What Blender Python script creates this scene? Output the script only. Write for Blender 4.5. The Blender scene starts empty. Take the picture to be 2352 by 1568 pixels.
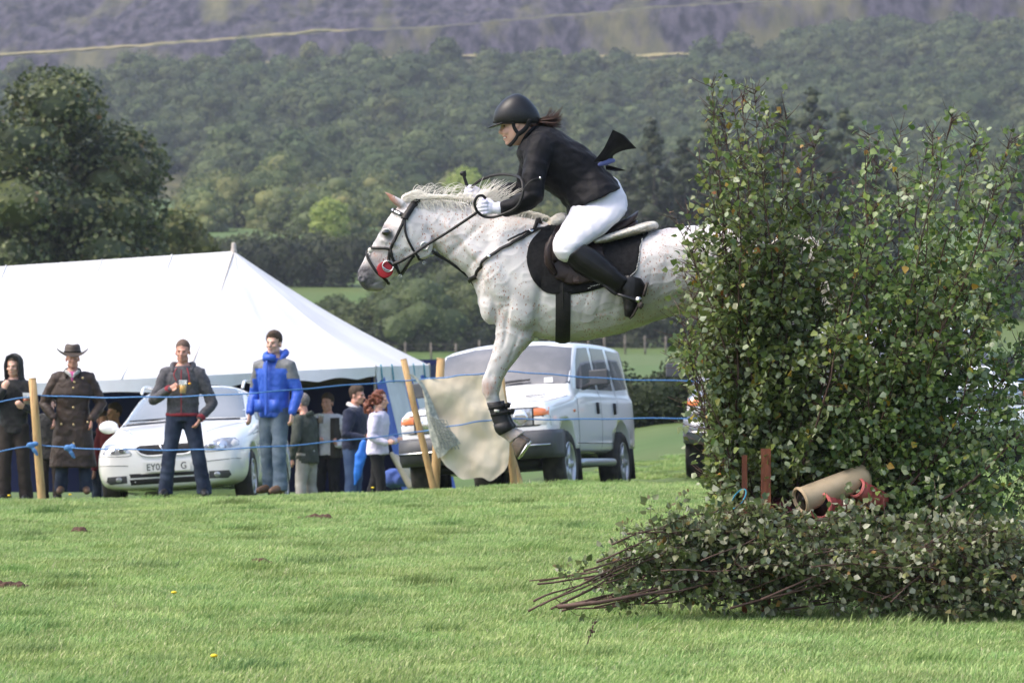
import bpy, bmesh, math, random
import numpy as np
from mathutils import Vector, Matrix, Euler, noise
from mathutils.bvhtree import BVHTree
random.seed(7); np.random.seed(7)
SC = bpy.context.scene
COL = SC.collection
R = math.radians
# ------------------------------------------------------------------ camera
FPX, CX, CY, CAMZ = 9120.0, 1176.0, 784.0, 1.59
cam_d = bpy.data.cameras.new('camera'); cam = bpy.data.objects.new('camera', cam_d); COL.objects.link(cam)
cam.location = (0, 0, CAMZ); cam.rotation_euler = (R(90), 0, 0)
cam_d.sensor_width = 22.2; cam_d.lens = FPX/2352*22.2
cam_d.clip_start = .5; cam_d.clip_end = 6000
cam_d.dof.use_dof = True; cam_d.dof.focus_distance = 23.9; cam_d.dof.aperture_fstop = 4.6
SC.camera = cam
# ------------------------------------------------------------------ light
w = bpy.data.worlds.new('World'); SC.world = w; w.use_nodes = True
nt = w.node_tree; bg = nt.nodes['Background']
sky = nt.nodes.new('ShaderNodeTexSky'); sky.sky_type = 'NISHITA'; sky.sun_disc = False
SUN_EL, SUN_AZ = R(53), R(-106)          # azimuth measured from +Y (away from camera) towards +X
sky.sun_elevation = SUN_EL; sky.sun_rotation = SUN_AZ
sky.air_density = 1.0; sky.dust_density = 4.0; sky.ozone_density = 1.0
nt.links.new(sky.outputs[0], bg.inputs[0]); bg.inputs[1].default_value = 0.15
sl = bpy.data.lights.new('sun', 'SUN'); sl.energy = .85; sl.angle = R(32); sl.color = (1, .95, .87)
so = bpy.data.objects.new('sun', sl); COL.objects.link(so)
sd = Vector((math.sin(SUN_AZ)*math.cos(SUN_EL), math.cos(SUN_AZ)*math.cos(SUN_EL), math.sin(SUN_EL)))
so.rotation_euler = sd.to_track_quat('Z', 'Y').to_euler(); so.location = (-20, 10, 40)
vs = SC.view_settings
SC.display_settings.display_device = 'sRGB'
vs.view_transform = 'Standard'; vs.look = 'None'; vs.gamma = 1; vs.use_curve_mapping = False; vs.exposure = 1.27
cy = SC.cycles
cy.use_denoising = True; cy.max_bounces = 6; cy.diffuse_bounces = 3; cy.glossy_bounces = 3
cy.transmission_bounces = 6; cy.transparent_max_bounces = 8; cy.volume_bounces = 1
cy.caustics_reflective = False; cy.caustics_refractive = False
# ------------------------------------------------------------------ helpers
def P(px, py, Y):
    "place on the photograph's line of sight px,py (2352-wide frame) at distance Y"
    return Vector(((px-CX)*Y/FPX, Y, CAMZ-(py-CY)*Y/FPX))
def tag(o, label=None, cat=None, group=None, kind=None):
    if label: o['label'] = label
    if cat: o['category'] = cat
    if group: o['group'] = group
    if kind: o['kind'] = kind
    return o
def empty(name, loc=(0, 0, 0), rz=0, label=None, cat=None, group=None):
    o = bpy.data.objects.new(name, None); COL.objects.link(o)
    o.location = loc; o.rotation_euler = (0, 0, rz); o.empty_display_size = .2
    return tag(o, label, cat, group)
def link(name, me, m=None, parent=None, smooth=True):
    o = bpy.data.objects.new(name, me); COL.objects.link(o)
    if m is not None:
        for mm in (m if isinstance(m, (list, tuple)) else [m]): me.materials.append(mm)
    if smooth: me.polygons.foreach_set('use_smooth', np.ones(len(me.polygons), bool))
    if parent is not None: o.parent = parent
    return o
def npmesh(name, V, F):
    "V (n,3), F (m,k) arrays, all faces with k corners"
    V = np.asarray(V, np.float32); F = np.asarray(F, np.int32)
    me = bpy.data.meshes.new(name)
    me.vertices.add(len(V)); me.vertices.foreach_set('co', V.ravel())
    k = F.shape[1]; me.loops.add(F.size); me.loops.foreach_set('vertex_index', F.ravel())
    me.polygons.add(len(F)); me.polygons.foreach_set('loop_start', np.arange(len(F), dtype=np.int32)*k)
    me.update(calc_edges=True); me.validate()
    return me
def pymesh(name, v, f):
    me = bpy.data.meshes.new(name); me.from_pydata([tuple(q) for q in v], [], f); me.update(); return me
class MB:
    "collects simple solids into one vertex / face list"
    def __init__(s): s.v = []; s.f = []; s.mi = []
    def add(s, v, f, mi=0):
        b = len(s.v); s.v += [tuple(q) for q in v]; s.f += [tuple(i+b for i in q) for q in f]; s.mi += [mi]*len(f); return s
    def box(s, c, d, rot=None, mi=0):
        c = Vector(c); hx, hy, hz = d[0]/2, d[1]/2, d[2]/2
        vs_ = [Vector((x*hx, y*hy, z*hz)) for x in (-1, 1) for y in (-1, 1) for z in (-1, 1)]
        if rot is not None: vs_ = [rot @ q for q in vs_]
        return s.add([q+c for q in vs_], [(0, 1, 3, 2), (4, 6, 7, 5), (0, 4, 5, 1), (2, 3, 7, 6), (0, 2, 6, 4), (1, 5, 7, 3)], mi)
    def ell(s, c, r, nu=14, nv=9, rot=None, mi=0):
        c = Vector(c); v = []; f = []
        for j in range(1, nv):
            t = math.pi*j/nv
            for i in range(nu):
                a = 2*math.pi*i/nu
                v.append(Vector((r[0]*math.sin(t)*math.cos(a), r[1]*math.sin(t)*math.sin(a), r[2]*math.cos(t))))
        v += [Vector((0, 0, r[2])), Vector((0, 0, -r[2]))]
        if rot is not None: v = [rot @ q for q in v]
        for j in range(nv-2):
            for i in range(nu):
                k = (i+1) % nu; f.append((j*nu+i, (j+1)*nu+i, (j+1)*nu+k, j*nu+k))
        n = len(v)
        for i in range(nu):
            k = (i+1) % nu; f.append((n-2, i, k)); f.append((n-1, (nv-2)*nu+k, (nv-2)*nu+i))
        return s.add([q+c for q in v], f, mi)
    def loft(s, rings, cap=True, mi=0):
        n = len(rings[0]); v = [q for r in rings for q in r]; f = []
        for j in range(len(rings)-1):
            for i in range(n):
                k = (i+1) % n; f.append((j*n+i, j*n+k, (j+1)*n+k, (j+1)*n+i))
        if cap: f.append(tuple(range(n-1, -1, -1))); f.append(tuple((len(rings)-1)*n+i for i in range(n)))
        return s.add(v, f, mi)
    def tube(s, pts, rad, n=10, up=(0, 0, 1), flat=1.0, cap='round', mi=0):
        "tapered tube along pts; flat scales the radius along the side axis"
        pts = [Vector(p) for p in pts]
        if not isinstance(rad, (list, tuple)): rad = [rad]*len(pts)
        if cap == 'round' and len(pts) > 1:
            d0 = (pts[0]-pts[1]).normalized(); d1 = (pts[-1]-pts[-2]).normalized()
            a, b = [], []
            for t in (80, 50, 25):
                a.append((pts[0]+d0*rad[0]*math.sin(R(t)), rad[0]*math.cos(R(t)))); b.append((pts[-1]+d1*rad[-1]*math.sin(R(t)), rad[-1]*math.cos(R(t))))
            pts = [q[0] for q in a]+pts+[q[0] for q in b[::-1]]; rad = [q[1] for q in a]+list(rad)+[q[1] for q in b[::-1]]
        rings = []; prev = None
        for i, p in enumerate(pts):
            t = (pts[min(i+1, len(pts)-1)]-pts[max(i-1, 0)])
            t = t.normalized() if t.length > 1e-9 else Vector((0, 0, 1))
            if prev is None:
                u = Vector(up); u = u-t*u.dot(t)
                if u.length < 1e-3: u = Vector((1, 0, 0))-t*t.x
                if u.length < 1e-3: u = Vector((0, 1, 0))
            else: u = prev-t*prev.dot(t)
            u.normalize(); prev = u; b = t.cross(u)
            rings.append([p+(u*math.cos(2*math.pi*k/n)+b*math.sin(2*math.pi*k/n)*flat)*rad[i] for k in range(n)])
        return s.loft(rings, True, mi)
    def mesh(s, name):
        me = pymesh(name, s.v, s.f)
        me.polygons.foreach_set('material_index', s.mi)
        return me
    def build(s, name, m=None, parent=None, smooth=True): return link(name, s.mesh(name), m, parent, smooth)
def spline(pts, n=8):
    "Catmull-Rom through pts, n steps a span"
    pts = [Vector(p) for p in pts]; out = []
    for i in range(len(pts)-1):
        p0, p1, p2, p3 = pts[max(i-1, 0)], pts[i], pts[i+1], pts[min(i+2, len(pts)-1)]
        for k in range(n):
            t = k/n; out.append(.5*((2*p1)+(p2-p0)*t+(2*p0-5*p1+4*p2-p3)*t*t+(3*p1-p0-3*p2+p3)*t**3))
    return out+[pts[-1]]
def fuse(mb, name, voxel=.01, smooth=6, fac=.5, ratio=None, after=None):
    "one continuous surface out of overlapping solids"
    me = mb.mesh(name) if isinstance(mb, MB) else mb
    o = bpy.data.objects.new('tmp', me); COL.objects.link(o)
    m = o.modifiers.new('r', 'REMESH'); m.mode = 'VOXEL'; m.voxel_size = voxel; m.use_smooth_shade = True
    if smooth: q = o.modifiers.new('s', 'SMOOTH'); q.factor = fac; q.iterations = smooth
    if ratio: q = o.modifiers.new('d', 'DECIMATE'); q.ratio = ratio
    dg = bpy.context.evaluated_depsgraph_get()
    out = bpy.data.meshes.new_from_object(o.evaluated_get(dg)); out.name = name
    out.materials.clear()
    bpy.data.objects.remove(o); bpy.data.meshes.remove(me)
    return out
def subsurf(me, lv=2, name=None):
    o = bpy.data.objects.new('tmp', me); COL.objects.link(o)
    m = o.modifiers.new('s', 'SUBSURF'); m.levels = lv; m.render_levels = lv
    dg = bpy.context.evaluated_depsgraph_get()
    out = bpy.data.meshes.new_from_object(o.evaluated_get(dg)); out.name = name or me.name
    bpy.data.objects.remove(o); return out
def boolean_cut(me, cutters, name):
    o = bpy.data.objects.new('tmp', me); COL.objects.link(o); cs = []
    for c in cutters:
        co = bpy.data.objects.new('cut', c); COL.objects.link(co); cs.append(co)
        m = o.modifiers.new('b', 'BOOLEAN'); m.operation = 'DIFFERENCE'; m.object = co; m.solver = 'EXACT'
    dg = bpy.context.evaluated_depsgraph_get()
    out = bpy.data.meshes.new_from_object(o.evaluated_get(dg)); out.name = name
    bpy.data.objects.remove(o)
    for co in cs: bpy.data.objects.remove(co)
    return out
def vget(me):
    a = np.empty(len(me.vertices)*3, np.float32); me.vertices.foreach_get('co', a); return a.reshape(-1, 3)
def vset(me, a): me.vertices.foreach_set('co', np.ascontiguousarray(a, np.float32).ravel()); me.update()
def nget(me):
    a = np.empty(len(me.vertices)*3, np.float32); me.vertices.foreach_get('normal', a); return a.reshape(-1, 3)
def wrinkle(me, amp, scale, aniso=(1, 1, 1), seed=0, f=None):
    "cloth folds: push the surface in and out along its normal"
    V = vget(me); N = nget(me); d = np.empty(len(V), np.float32); off = Vector((seed*3.7, seed*1.3, -seed*2.1))
    for i, p in enumerate(V):
        q = Vector((p[0]*aniso[0], p[1]*aniso[1], p[2]*aniso[2]))*scale+off
        d[i] = 1-2*abs(noise.noise(q))+.5*noise.noise(q*2.3)
    if f is not None: d *= f(V)
    vset(me, V+N*(d*amp-amp*.3)[:, None])
def bvh_of(me): return BVHTree.FromPolygons([v.co.copy() for v in me.vertices], [tuple(p.vertices) for p in me.polygons])
def inpoly(x, y, poly):
    c = False; n = len(poly); j = n-1
    for i in range(n):
        xi, yi = poly[i]; xj, yj = poly[j]
        if (yi > y) != (yj > y) and x < (xj-xi)*(y-yi)/(yj-yi)+xi: c = not c
        j = i
    return c
def patch(name, bvh, poly, tow, direc, off, m=None, parent=None, cuts=3, thick=None, keep=None):
    """lay a flat outline on a surface: poly in 2D, tow(u,v)->3D start, direc = way to the surface;
    the outline is triangulated, refined and dropped on the surface, off metres proud, rim turned in"""
    bm = bmesh.new(); d = Vector(direc).normalized()
    bm.faces.new([bm.verts.new((p[0], p[1], 0)) for p in poly])
    bmesh.ops.triangulate(bm, faces=bm.faces[:])
    for _ in range(cuts):
        L = sorted((e.calc_length() for e in bm.edges)); lim = L[int(len(L)*.45)]
        bmesh.ops.subdivide_edges(bm, edges=[e for e in bm.edges if e.calc_length() >= lim], cuts=1)
        bmesh.ops.triangulate(bm, faces=[f for f in bm.faces if len(f.verts) > 3])
    rim = {v for v in bm.verts if any(e.is_boundary for e in v.link_edges)}
    last = None; misses = []
    for v in bm.verts:
        s = tow(v.co.x, v.co.y); h = bvh.ray_cast(s, d)
        v.tag = False
        if h[0] is None: misses.append(v); continue
        nrm = h[1]
        if nrm.dot(d) > 0: nrm = -nrm
        v.co = h[0]+nrm*(off if v not in rim else off*.55) - d*(0 if v not in rim else 0)
        v.tag = True
    if keep is None: bmesh.ops.delete(bm, geom=misses, context='VERTS')
    if thick:
        rim_e = [e for e in bm.edges if e.is_boundary]
        r = bmesh.ops.extrude_edge_only(bm, edges=rim_e)
        for v in [g for g in r['geom'] if isinstance(g, bmesh.types.BMVert)]: v.co += d*thick
    bmesh.ops.recalc_face_normals(bm, faces=bm.faces[:])
    me = bpy.data.meshes.new(name); bm.to_mesh(me); bm.free()
    ff = [p for p in me.polygons]
    if ff and sum(p.normal.dot(d)*p.area for p in ff) > 0: me.flip_normals()
    return link(name, me, m, parent) if m is not None else me
def ribbon(mb, pts, nrms, wid, th, mi=0, side=None):
    "flat strap along pts; nrms = outward normals"
    rings = []
    n = len(pts)
    for i in range(n):
        t = (pts[min(i+1, n-1)]-pts[max(i-1, 0)]).normalized(); nn = (nrms[i]-t*nrms[i].dot(t)).normalized(); b = t.cross(nn)
        wd = wid[i] if isinstance(wid, (list, tuple)) else wid
        a, c = b*wd/2, nn*th
        rings.append([pts[i]-a, pts[i]-a*.9+c, pts[i]+a*.9+c, pts[i]+a])
    mb.loft(rings, True, mi)
def project_line(bvh, pts, direc, off, n=8, flat=None):
    "smooth line through pts dropped onto a surface"
    out, nr = [], []; d = Vector(direc)
    for p in spline(pts, n):
        h = bvh.ray_cast(p-d*2, d)
        if h[0] is None:
            h = bvh.find_nearest(p)
            nn = h[1]
        else: nn = h[1]
        if nn.dot(d) > 0: nn = -nn
        out.append(h[0]+nn*off); nr.append(nn)
    k = len(nr); sm = [(nr[max(i-1, 0)]+nr[i]*2+nr[min(i+1, k-1)]).normalized() for i in range(k)]
    return out, sm
# ------------------------------------------------------------------ materials
def _n(nt, t, **kw):
    n = nt.nodes.new(t)
    for k, v in kw.items(): setattr(n, k, v)
    return n
def mat(name, c, rough=.6, c2=None, sc=6, det=5, bump=0, bsc=60, metal=0, spec=.4, sheen=0, coat=0, trans=0, alpha=1, c3=None, stretch=None, emit=None, lo=.4, hi=.6, subs=0):
    m = bpy.data.materials.new(name); m.use_nodes = True; nt = m.node_tree; L = nt.links
    b = nt.nodes['Principled BSDF']; b.inputs['Base Color'].default_value = (*c, 1); b.inputs['Roughness'].default_value = rough
    b.inputs['Metallic'].default_value = metal; b.inputs['Specular IOR Level'].default_value = spec
    if sheen: b.inputs['Sheen Weight'].default_value = sheen
    if coat: b.inputs['Coat Weight'].default_value = coat; b.inputs['Coat Roughness'].default_value = .05
    if trans: b.inputs['Transmission Weight'].default_value = trans
    if subs: b.inputs['Subsurface Weight'].default_value = subs; b.inputs['Subsurface Radius'].default_value = (.01, .004, .002)
    if c2 or bump:
        tc = _n(nt, 'ShaderNodeTexCoord'); mp = _n(nt, 'ShaderNodeMapping'); L.new(tc.outputs['Object'], mp.inputs[0])
        if stretch: mp.inputs['Scale'].default_value = stretch
    if c2:
        nz = _n(nt, 'ShaderNodeTexNoise'); nz.inputs['Scale'].default_value = sc; nz.inputs['Detail'].default_value = det; L.new(mp.outputs[0], nz.inputs[0])
        r = _n(nt, 'ShaderNodeValToRGB'); L.new(nz.outputs[0], r.inputs[0]); e = r.color_ramp.elements
        e[0].position = lo; e[1].position = hi; e[0].color = (*c, 1); e[1].color = (*c2, 1)
        if c3: q = r.color_ramp.elements.new((lo+hi)/2); q.color = (*c3, 1)
        L.new(r.outputs[0], b.inputs['Base Color'])
    if bump:
        nb = _n(nt, 'ShaderNodeTexNoise'); nb.inputs['Scale'].default_value = bsc; nb.inputs['Detail'].default_value = 4; L.new(mp.outputs[0], nb.inputs[0])
        bp = _n(nt, 'ShaderNodeBump'); bp.inputs['Strength'].default_value = bump; bp.inputs['Distance'].default_value = .01
        L.new(nb.outputs[0], bp.inputs['Height']); L.new(bp.outputs[0], b.inputs['Normal'])
    return m
def leafmat(name, cols, trans=.35, rough=.5, spec=.3, big=None):
    "leaf colours picked per leaf; part of the light passes through"
    m = bpy.data.materials.new(name); m.use_nodes = True; nt = m.node_tree; L = nt.links
    b = nt.nodes['Principled BSDF']; out = nt.nodes['Material Output']
    g = _n(nt, 'ShaderNodeNewGeometry'); oi = _n(nt, 'ShaderNodeObjectInfo')
    r = _n(nt, 'ShaderNodeValToRGB'); e = r.color_ramp.elements
    pos, co = zip(*cols)
    e[0].position = pos[0]; e[0].color = (*co[0], 1); e[1].position = pos[-1]; e[1].color = (*co[-1], 1)
    for p, c in list(zip(pos, co))[1:-1]: q = e.new(p); q.color = (*c, 1)
    ad = _n(nt, 'ShaderNodeMath', operation='ADD'); fr = _n(nt, 'ShaderNodeMath', operation='FRACT')
    mu = _n(nt, 'ShaderNodeMath', operation='MULTIPLY'); mu.inputs[1].default_value = 7.31
    L.new(oi.outputs['Random'], mu.inputs[0])
    L.new(g.outputs['Random Per Island'], ad.inputs[0]); L.new(mu.outputs[0], ad.inputs[1]); L.new(ad.outputs[0], fr.inputs[0])
    L.new(fr.outputs[0], r.inputs[0]); col = r.outputs[0]
    # tint of the whole plant
    hs = _n(nt, 'ShaderNodeHueSaturation'); mr = _n(nt, 'ShaderNodeMapRange'); mr.inputs[3].default_value = .8; mr.inputs[4].default_value = 1.2
    L.new(oi.outputs['Random'], mr.inputs[0]); L.new(mr.outputs[0], hs.inputs['Value']); L.new(col, hs.inputs['Color']); col = hs.outputs[0]
    m2 = _n(nt, 'ShaderNodeMapRange'); m2.inputs[3].default_value = .485; m2.inputs[4].default_value = .515
    f2 = _n(nt, 'ShaderNodeMath', operation='FRACT'); L.new(mu.outputs[0], f2.inputs[0]); L.new(f2.outputs[0], m2.inputs[0]); L.new(m2.outputs[0], hs.inputs['Hue'])
    L.new(col, b.inputs['Base Color']); b.inputs['Roughness'].default_value = rough; b.inputs['Specular IOR Level'].default_value = spec
    t = _n(nt, 'ShaderNodeBsdfTranslucent'); mx = _n(nt, 'ShaderNodeMixShader'); mx.inputs[0].default_value = trans
    L.new(col, t.inputs[0]); L.new(b.outputs[0], mx.inputs[1]); L.new(t.outputs[0], mx.inputs[2]); L.new(mx.outputs[0], out.inputs[0])
    return m
def scatter(name, pts, rots, scl, idx, protos, kind='stuff'):
    "many small plants of a mass: one object, its copies placed by geometry nodes"
    c = bpy.data.collections.new(name+'_kinds')
    for i, me in enumerate(protos):
        o = bpy.data.objects.new('%s_kind_%02d' % (name, i), me); c.objects.link(o)
    me = bpy.data.meshes.new(name); n = len(pts)
    me.vertices.add(n); me.vertices.foreach_set('co', np.asarray(pts, np.float32).ravel())
    a = me.attributes.new('rot', 'FLOAT_VECTOR', 'POINT'); a.data.foreach_set('vector', np.asarray(rots, np.float32).ravel())
    a = me.attributes.new('scl', 'FLOAT', 'POINT'); a.data.foreach_set('value', np.asarray(scl, np.float32))
    a = me.attributes.new('idx', 'INT', 'POINT'); a.data.foreach_set('value', np.asarray(idx, np.int32))
    o = bpy.data.objects.new(name, me); COL.objects.link(o); o['kind'] = kind
    g = bpy.data.node_groups.new(name, 'GeometryNodeTree')
    g.interface.new_socket('Geometry', in_out='INPUT', socket_type='NodeSocketGeometry'); g.interface.new_socket('Geometry', in_out='OUTPUT', socket_type='NodeSocketGeometry')
    gi = g.nodes.new('NodeGroupInput'); go = g.nodes.new('NodeGroupOutput')
    ci = g.nodes.new('GeometryNodeCollectionInfo'); ci.inputs['Collection'].default_value = c
    ci.inputs['Separate Children'].default_value = True; ci.inputs['Reset Children'].default_value = True
    ip = g.nodes.new('GeometryNodeInstanceOnPoints'); ip.inputs['Pick Instance'].default_value = True
    def na(nm, t):
        q = g.nodes.new('GeometryNodeInputNamedAttribute'); q.data_type = t; q.inputs[0].default_value = nm; return q.outputs[0]
    er = g.nodes.new('FunctionNodeEulerToRotation')
    L = g.links
    L.new(gi.outputs[0], ip.inputs['Points']); L.new(ci.outputs[0], ip.inputs['Instance']); L.new(na('idx', 'INT'), ip.inputs['Instance Index'])
    L.new(na('rot', 'FLOAT_VECTOR'), er.inputs[0]); L.new(er.outputs[0], ip.inputs['Rotation']); L.new(na('scl', 'FLOAT'), ip.inputs['Scale'])
    L.new(ip.outputs[0], go.inputs[0])
    md = o.modifiers.new('scatter', 'NODES'); md.node_group = g
    return o
# ------------------------------------------------------------------ ground
def sm(a, b, t):
    t = min(1, max(0, (t-a)/(b-a))); return t*t*(3-2*t)
def ground(x, Y):
    z = (-.08+.19*sm(-4.8, 2, x))*sm(25, 41, Y)
    z -= sm(40.5, 46.5, Y)*(.32-.22*sm(1.6, 3.6, x))*(1+.15*sm(0, -5, x))
    z -= sm(46.5, 55, Y)*.50*sm(2.6, -1.2, x)*(1-sm(90, 160, Y)*.7)
    z -= sm(47, 70, Y)*.12
    z += sm(95, 285, Y)*.7
    if Y < 100: z += .022*noise.noise(Vector((x*.55, Y*.3, 0)))+.012*noise.noise(Vector((x*1.9, Y*1.1, 3)))
    return z
PROF = [(285, 817), (300, 800), (330, 686), (400, 555), (520, 500), (640, 455), (700, 425), (800, 300), (900, 215)]
def farz(x, Y):
    px = CX+x*FPX/Y
    yl = np.interp(px, [-400, 0, 760, 1760, 2352, 2900], [180, 168, 134, 128, 96, 60])
    yu = np.interp(px, [-400, 0, 760, 1000, 1500, 2352], [165, 130, 71, 60, 15, -30])
    yq = [p for p in PROF]+[(985, yl+14), (1024, yl+2), (1030, yl-.4*(yl-yu)), (1036, yu+4), (1058, yu), (1066, yu-24), (1085, yu-66), (1110, yu-122), (1150, yu-205), (1210, yu-330)]
    a = np.interp(Y, [q[0] for q in yq], [q[1] for q in yq])
    return CAMZ+(CY-a)*Y/FPX
def grid_mesh(name, ys, nx, wid, zf, jit=0):
    V = []; n = nx+1
    for y in ys:
        for i in range(n):
            x = wid(y)*(2*i/nx-1); V.append((x, y, zf(x, y)))
    F = [(j*n+i, j*n+i+1, (j+1)*n+i+1, (j+1)*n+i) for j in range(len(ys)-1) for i in range(nx)]
    return npmesh(name, V, F)
def field_z(x, Y):
    z0 = ground(x, Y)
    if Y > 285: t = sm(285, 300, Y); z0 = z0*(1-t)+farz(x, Y)*t
    return z0
def make_field_mat():
    m = mat('field_grass', (.055, .10, .016), .85, (.085, .14, .03), .9, 8, c3=(.065, .115, .02), lo=.3, hi=.7)
    nt = m.node_tree; L = nt.links; b = nt.nodes['Principled BSDF']
    tc = _n(nt, 'ShaderNodeTexCoord'); nz = _n(nt, 'ShaderNodeTexNoise'); nz.inputs['Scale'].default_value = .06; nz.inputs['Detail'].default_value = 3
    L.new(tc.outputs['Object'], nz.inputs[0])
    mx = _n(nt, 'ShaderNodeMix', data_type='RGBA'); mr = _n(nt, 'ShaderNodeMapRange'); mr.inputs[1].default_value = .42; mr.inputs[2].default_value = .62
    L.new(nz.outputs[0], mr.inputs[0]); L.new(mr.outputs[0], mx.inputs[0])
    src = b.inputs['Base Color'].links[0].from_socket; L.new(src, mx.inputs[6]); mx.inputs[7].default_value = (.10, .12, .035, 1)
    mm = _n(nt, 'ShaderNodeMath', operation='MULTIPLY'); mm.inputs[1].default_value = .45; L.new(mr.outputs[0], mm.inputs[0]); L.new(mm.outputs[0], mx.inputs[0])
    L.new(mx.outputs[2], b.inputs['Base Color'])
    return m
M_FIELD = make_field_mat()
ys = list(np.arange(-12, 15, 3.0))+list(np.arange(15, 60, .35))+list(np.arange(60, 120, 1.5))+list(np.geomspace(120, 640, 70))
tag(link('field', grid_mesh('field', ys, 120, lambda y: 9+abs(y)*.33, field_z), M_FIELD), kind='structure')
# ---- quarry hillside
def hill_z(x, Y):
    z = farz(x, Y)
    px = CX+x*FPX/Y
    if Y > 985:
        q = Vector((x*.055, Y*.010, z*.03)); rough = sm(985, 1075, Y)
        z += (noise.fractal(q, 1, 2, 5)*3.2-abs(noise.noise(q*2.1))*3)*rough*(sm(1060, 1080, Y)*.9+.10)
        z += noise.noise(Vector((x*.3, Y*.4, 0)))*.5
    return z
def make_hill_mat():
    m = bpy.data.materials.new('quarry_rock_and_turf'); m.use_nodes = True; nt = m.node_tree; L = nt.links; b = nt.nodes['Principled BSDF']
    b.inputs['Roughness'].default_value = .9; b.inputs['Specular IOR Level'].default_value = .1
    tc = _n(nt, 'ShaderNodeTexCoord'); g = _n(nt, 'ShaderNodeNewGeometry')
    def noi(s, d=6, st=(1, 1, 1)):
        mp = _n(nt, 'ShaderNodeMapping'); mp.inputs['Scale'].default_value = st; L.new(tc.outputs['Object'], mp.inputs[0])
        n = _n(nt, 'ShaderNodeTexNoise'); n.inputs['Scale'].default_value = s; n.inputs['Detail'].default_value = d; n.inputs['Roughness'].default_value = .62; L.new(mp.outputs[0], n.inputs[0]); return n.outputs[0]
    def ramp(s, a, b_, ca, cb):
        r = _n(nt, 'ShaderNodeValToRGB'); e = r.color_ramp.elements; e[0].position = a; e[1].position = b_; e[0].color = (*ca, 1); e[1].color = (*cb, 1); L.new(s, r.inputs[0]); return r.outputs[0]
    def mix(f, a, c):
        x = _n(nt, 'ShaderNodeMix', data_type='RGBA'); L.new(f, x.inputs[0]); L.new(a, x.inputs[6]); L.new(c, x.inputs[7]); return x.outputs[2]
    rock = ramp(noi(.42, 10, (1, .3, .5)), .40, .64, (.004, .004, .009), (.066, .058, .076))
    turf = ramp(noi(.3, 6, (1, .25, .4)), .3, .7, (.04, .046, .02), (.13, .12, .05))
    veg = ramp(noi(.05, 9, (1, .3, .5)), .52, .62, (0, 0, 0), (1, 1, 1))
    sx = _n(nt, 'ShaderNodeSeparateXYZ'); L.new(g.outputs['Normal'], sx.inputs[0])
    flat = ramp(sx.outputs[2], .965, .997, (0, 0, 0), (1, 1, 1))
    ad = _n(nt, 'ShaderNodeMix', data_type='RGBA', blend_type='SCREEN'); ad.inputs[0].default_value = 1
    vh = _n(nt, 'ShaderNodeMix', data_type='RGBA', blend_type='MULTIPLY'); vh.inputs[0].default_value = 1; L.new(veg, vh.inputs[6]); vh.inputs[7].default_value = (.8, .8, .8, 1)
    L.new(flat, ad.inputs[6]); L.new(vh.outputs[2], ad.inputs[7])
    L.new(mix(ad.outputs[2], rock, turf), b.inputs['Base Color'])
    return m
ys = list(np.arange(634, 985, 12.0))+list(np.arange(985, 1120, 1.6))+list(np.arange(1120, 1206, 3.5))
tag(link('quarry_hillside', grid_mesh('quarry_hillside', ys, 330, lambda y: 95+y*.17, hill_z), make_hill_mat()), kind='structure')
M_TURF = mat('dry_ledge_turf', (.22, .195, .09), .95, (.12, .125, .05), .12, 6, spec=.1, c3=(.27, .23, .11), lo=.3, hi=.7)
def ledge(name, pl, Y):
    top = []; n = 0
    for a, c in zip(pl[:-1], pl[1:]):
        for k in range(40):
            t = k/40; px = a[0]+(c[0]-a[0])*t; py = a[1]+(c[1]-a[1])*t; top.append((px, py))
    v = []; f = []
    for i, (px, py) in enumerate(top):
        h = .55+.45*noise.noise(Vector((px*.013, Y, 0)))+.25*noise.noise(Vector((px*.05, Y, 2))); h = max(.1, h)*.75*min(1, i/30, (len(top)-1-i)/30+.02); tp_ = min(1, i/40, (len(top)-1-i)/40); jt = noise.noise(Vector((px*.02, 5, Y)))*.35-(1-tp_)*1.6
        for dy, dz in ((-2.0, -1.1*h), (-1.0, -.3*h), (0, .35*h), (3.0, .5*h), (6.0, -.2)):
            q = P(px, py, Y+dy); v.append((q.x, q.y, P(px, py, Y).z+dz+jt))
    w_ = 5
    for i in range(len(top)-1):
        for j in range(w_-1): f.append((i*w_+j, (i+1)*w_+j, (i+1)*w_+j+1, i*w_+j+1))
    b = MB(); b.add(v, f); tag(b.build(name, M_TURF), kind='structure')
ledge('grassy_quarry_ledge', [(-250, 138), (0, 124), (234, 109), (527, 88), (761, 67), (860, 58)], 1046)
ledge('grassy_quarry_ledge', [(150, 166), (300, 158), (410, 153), (469, 146), (644, 141), (760, 133), (980, 131), (1113, 126), (1378, 129), (1560, 122), (1760, 118)], 1018)
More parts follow.
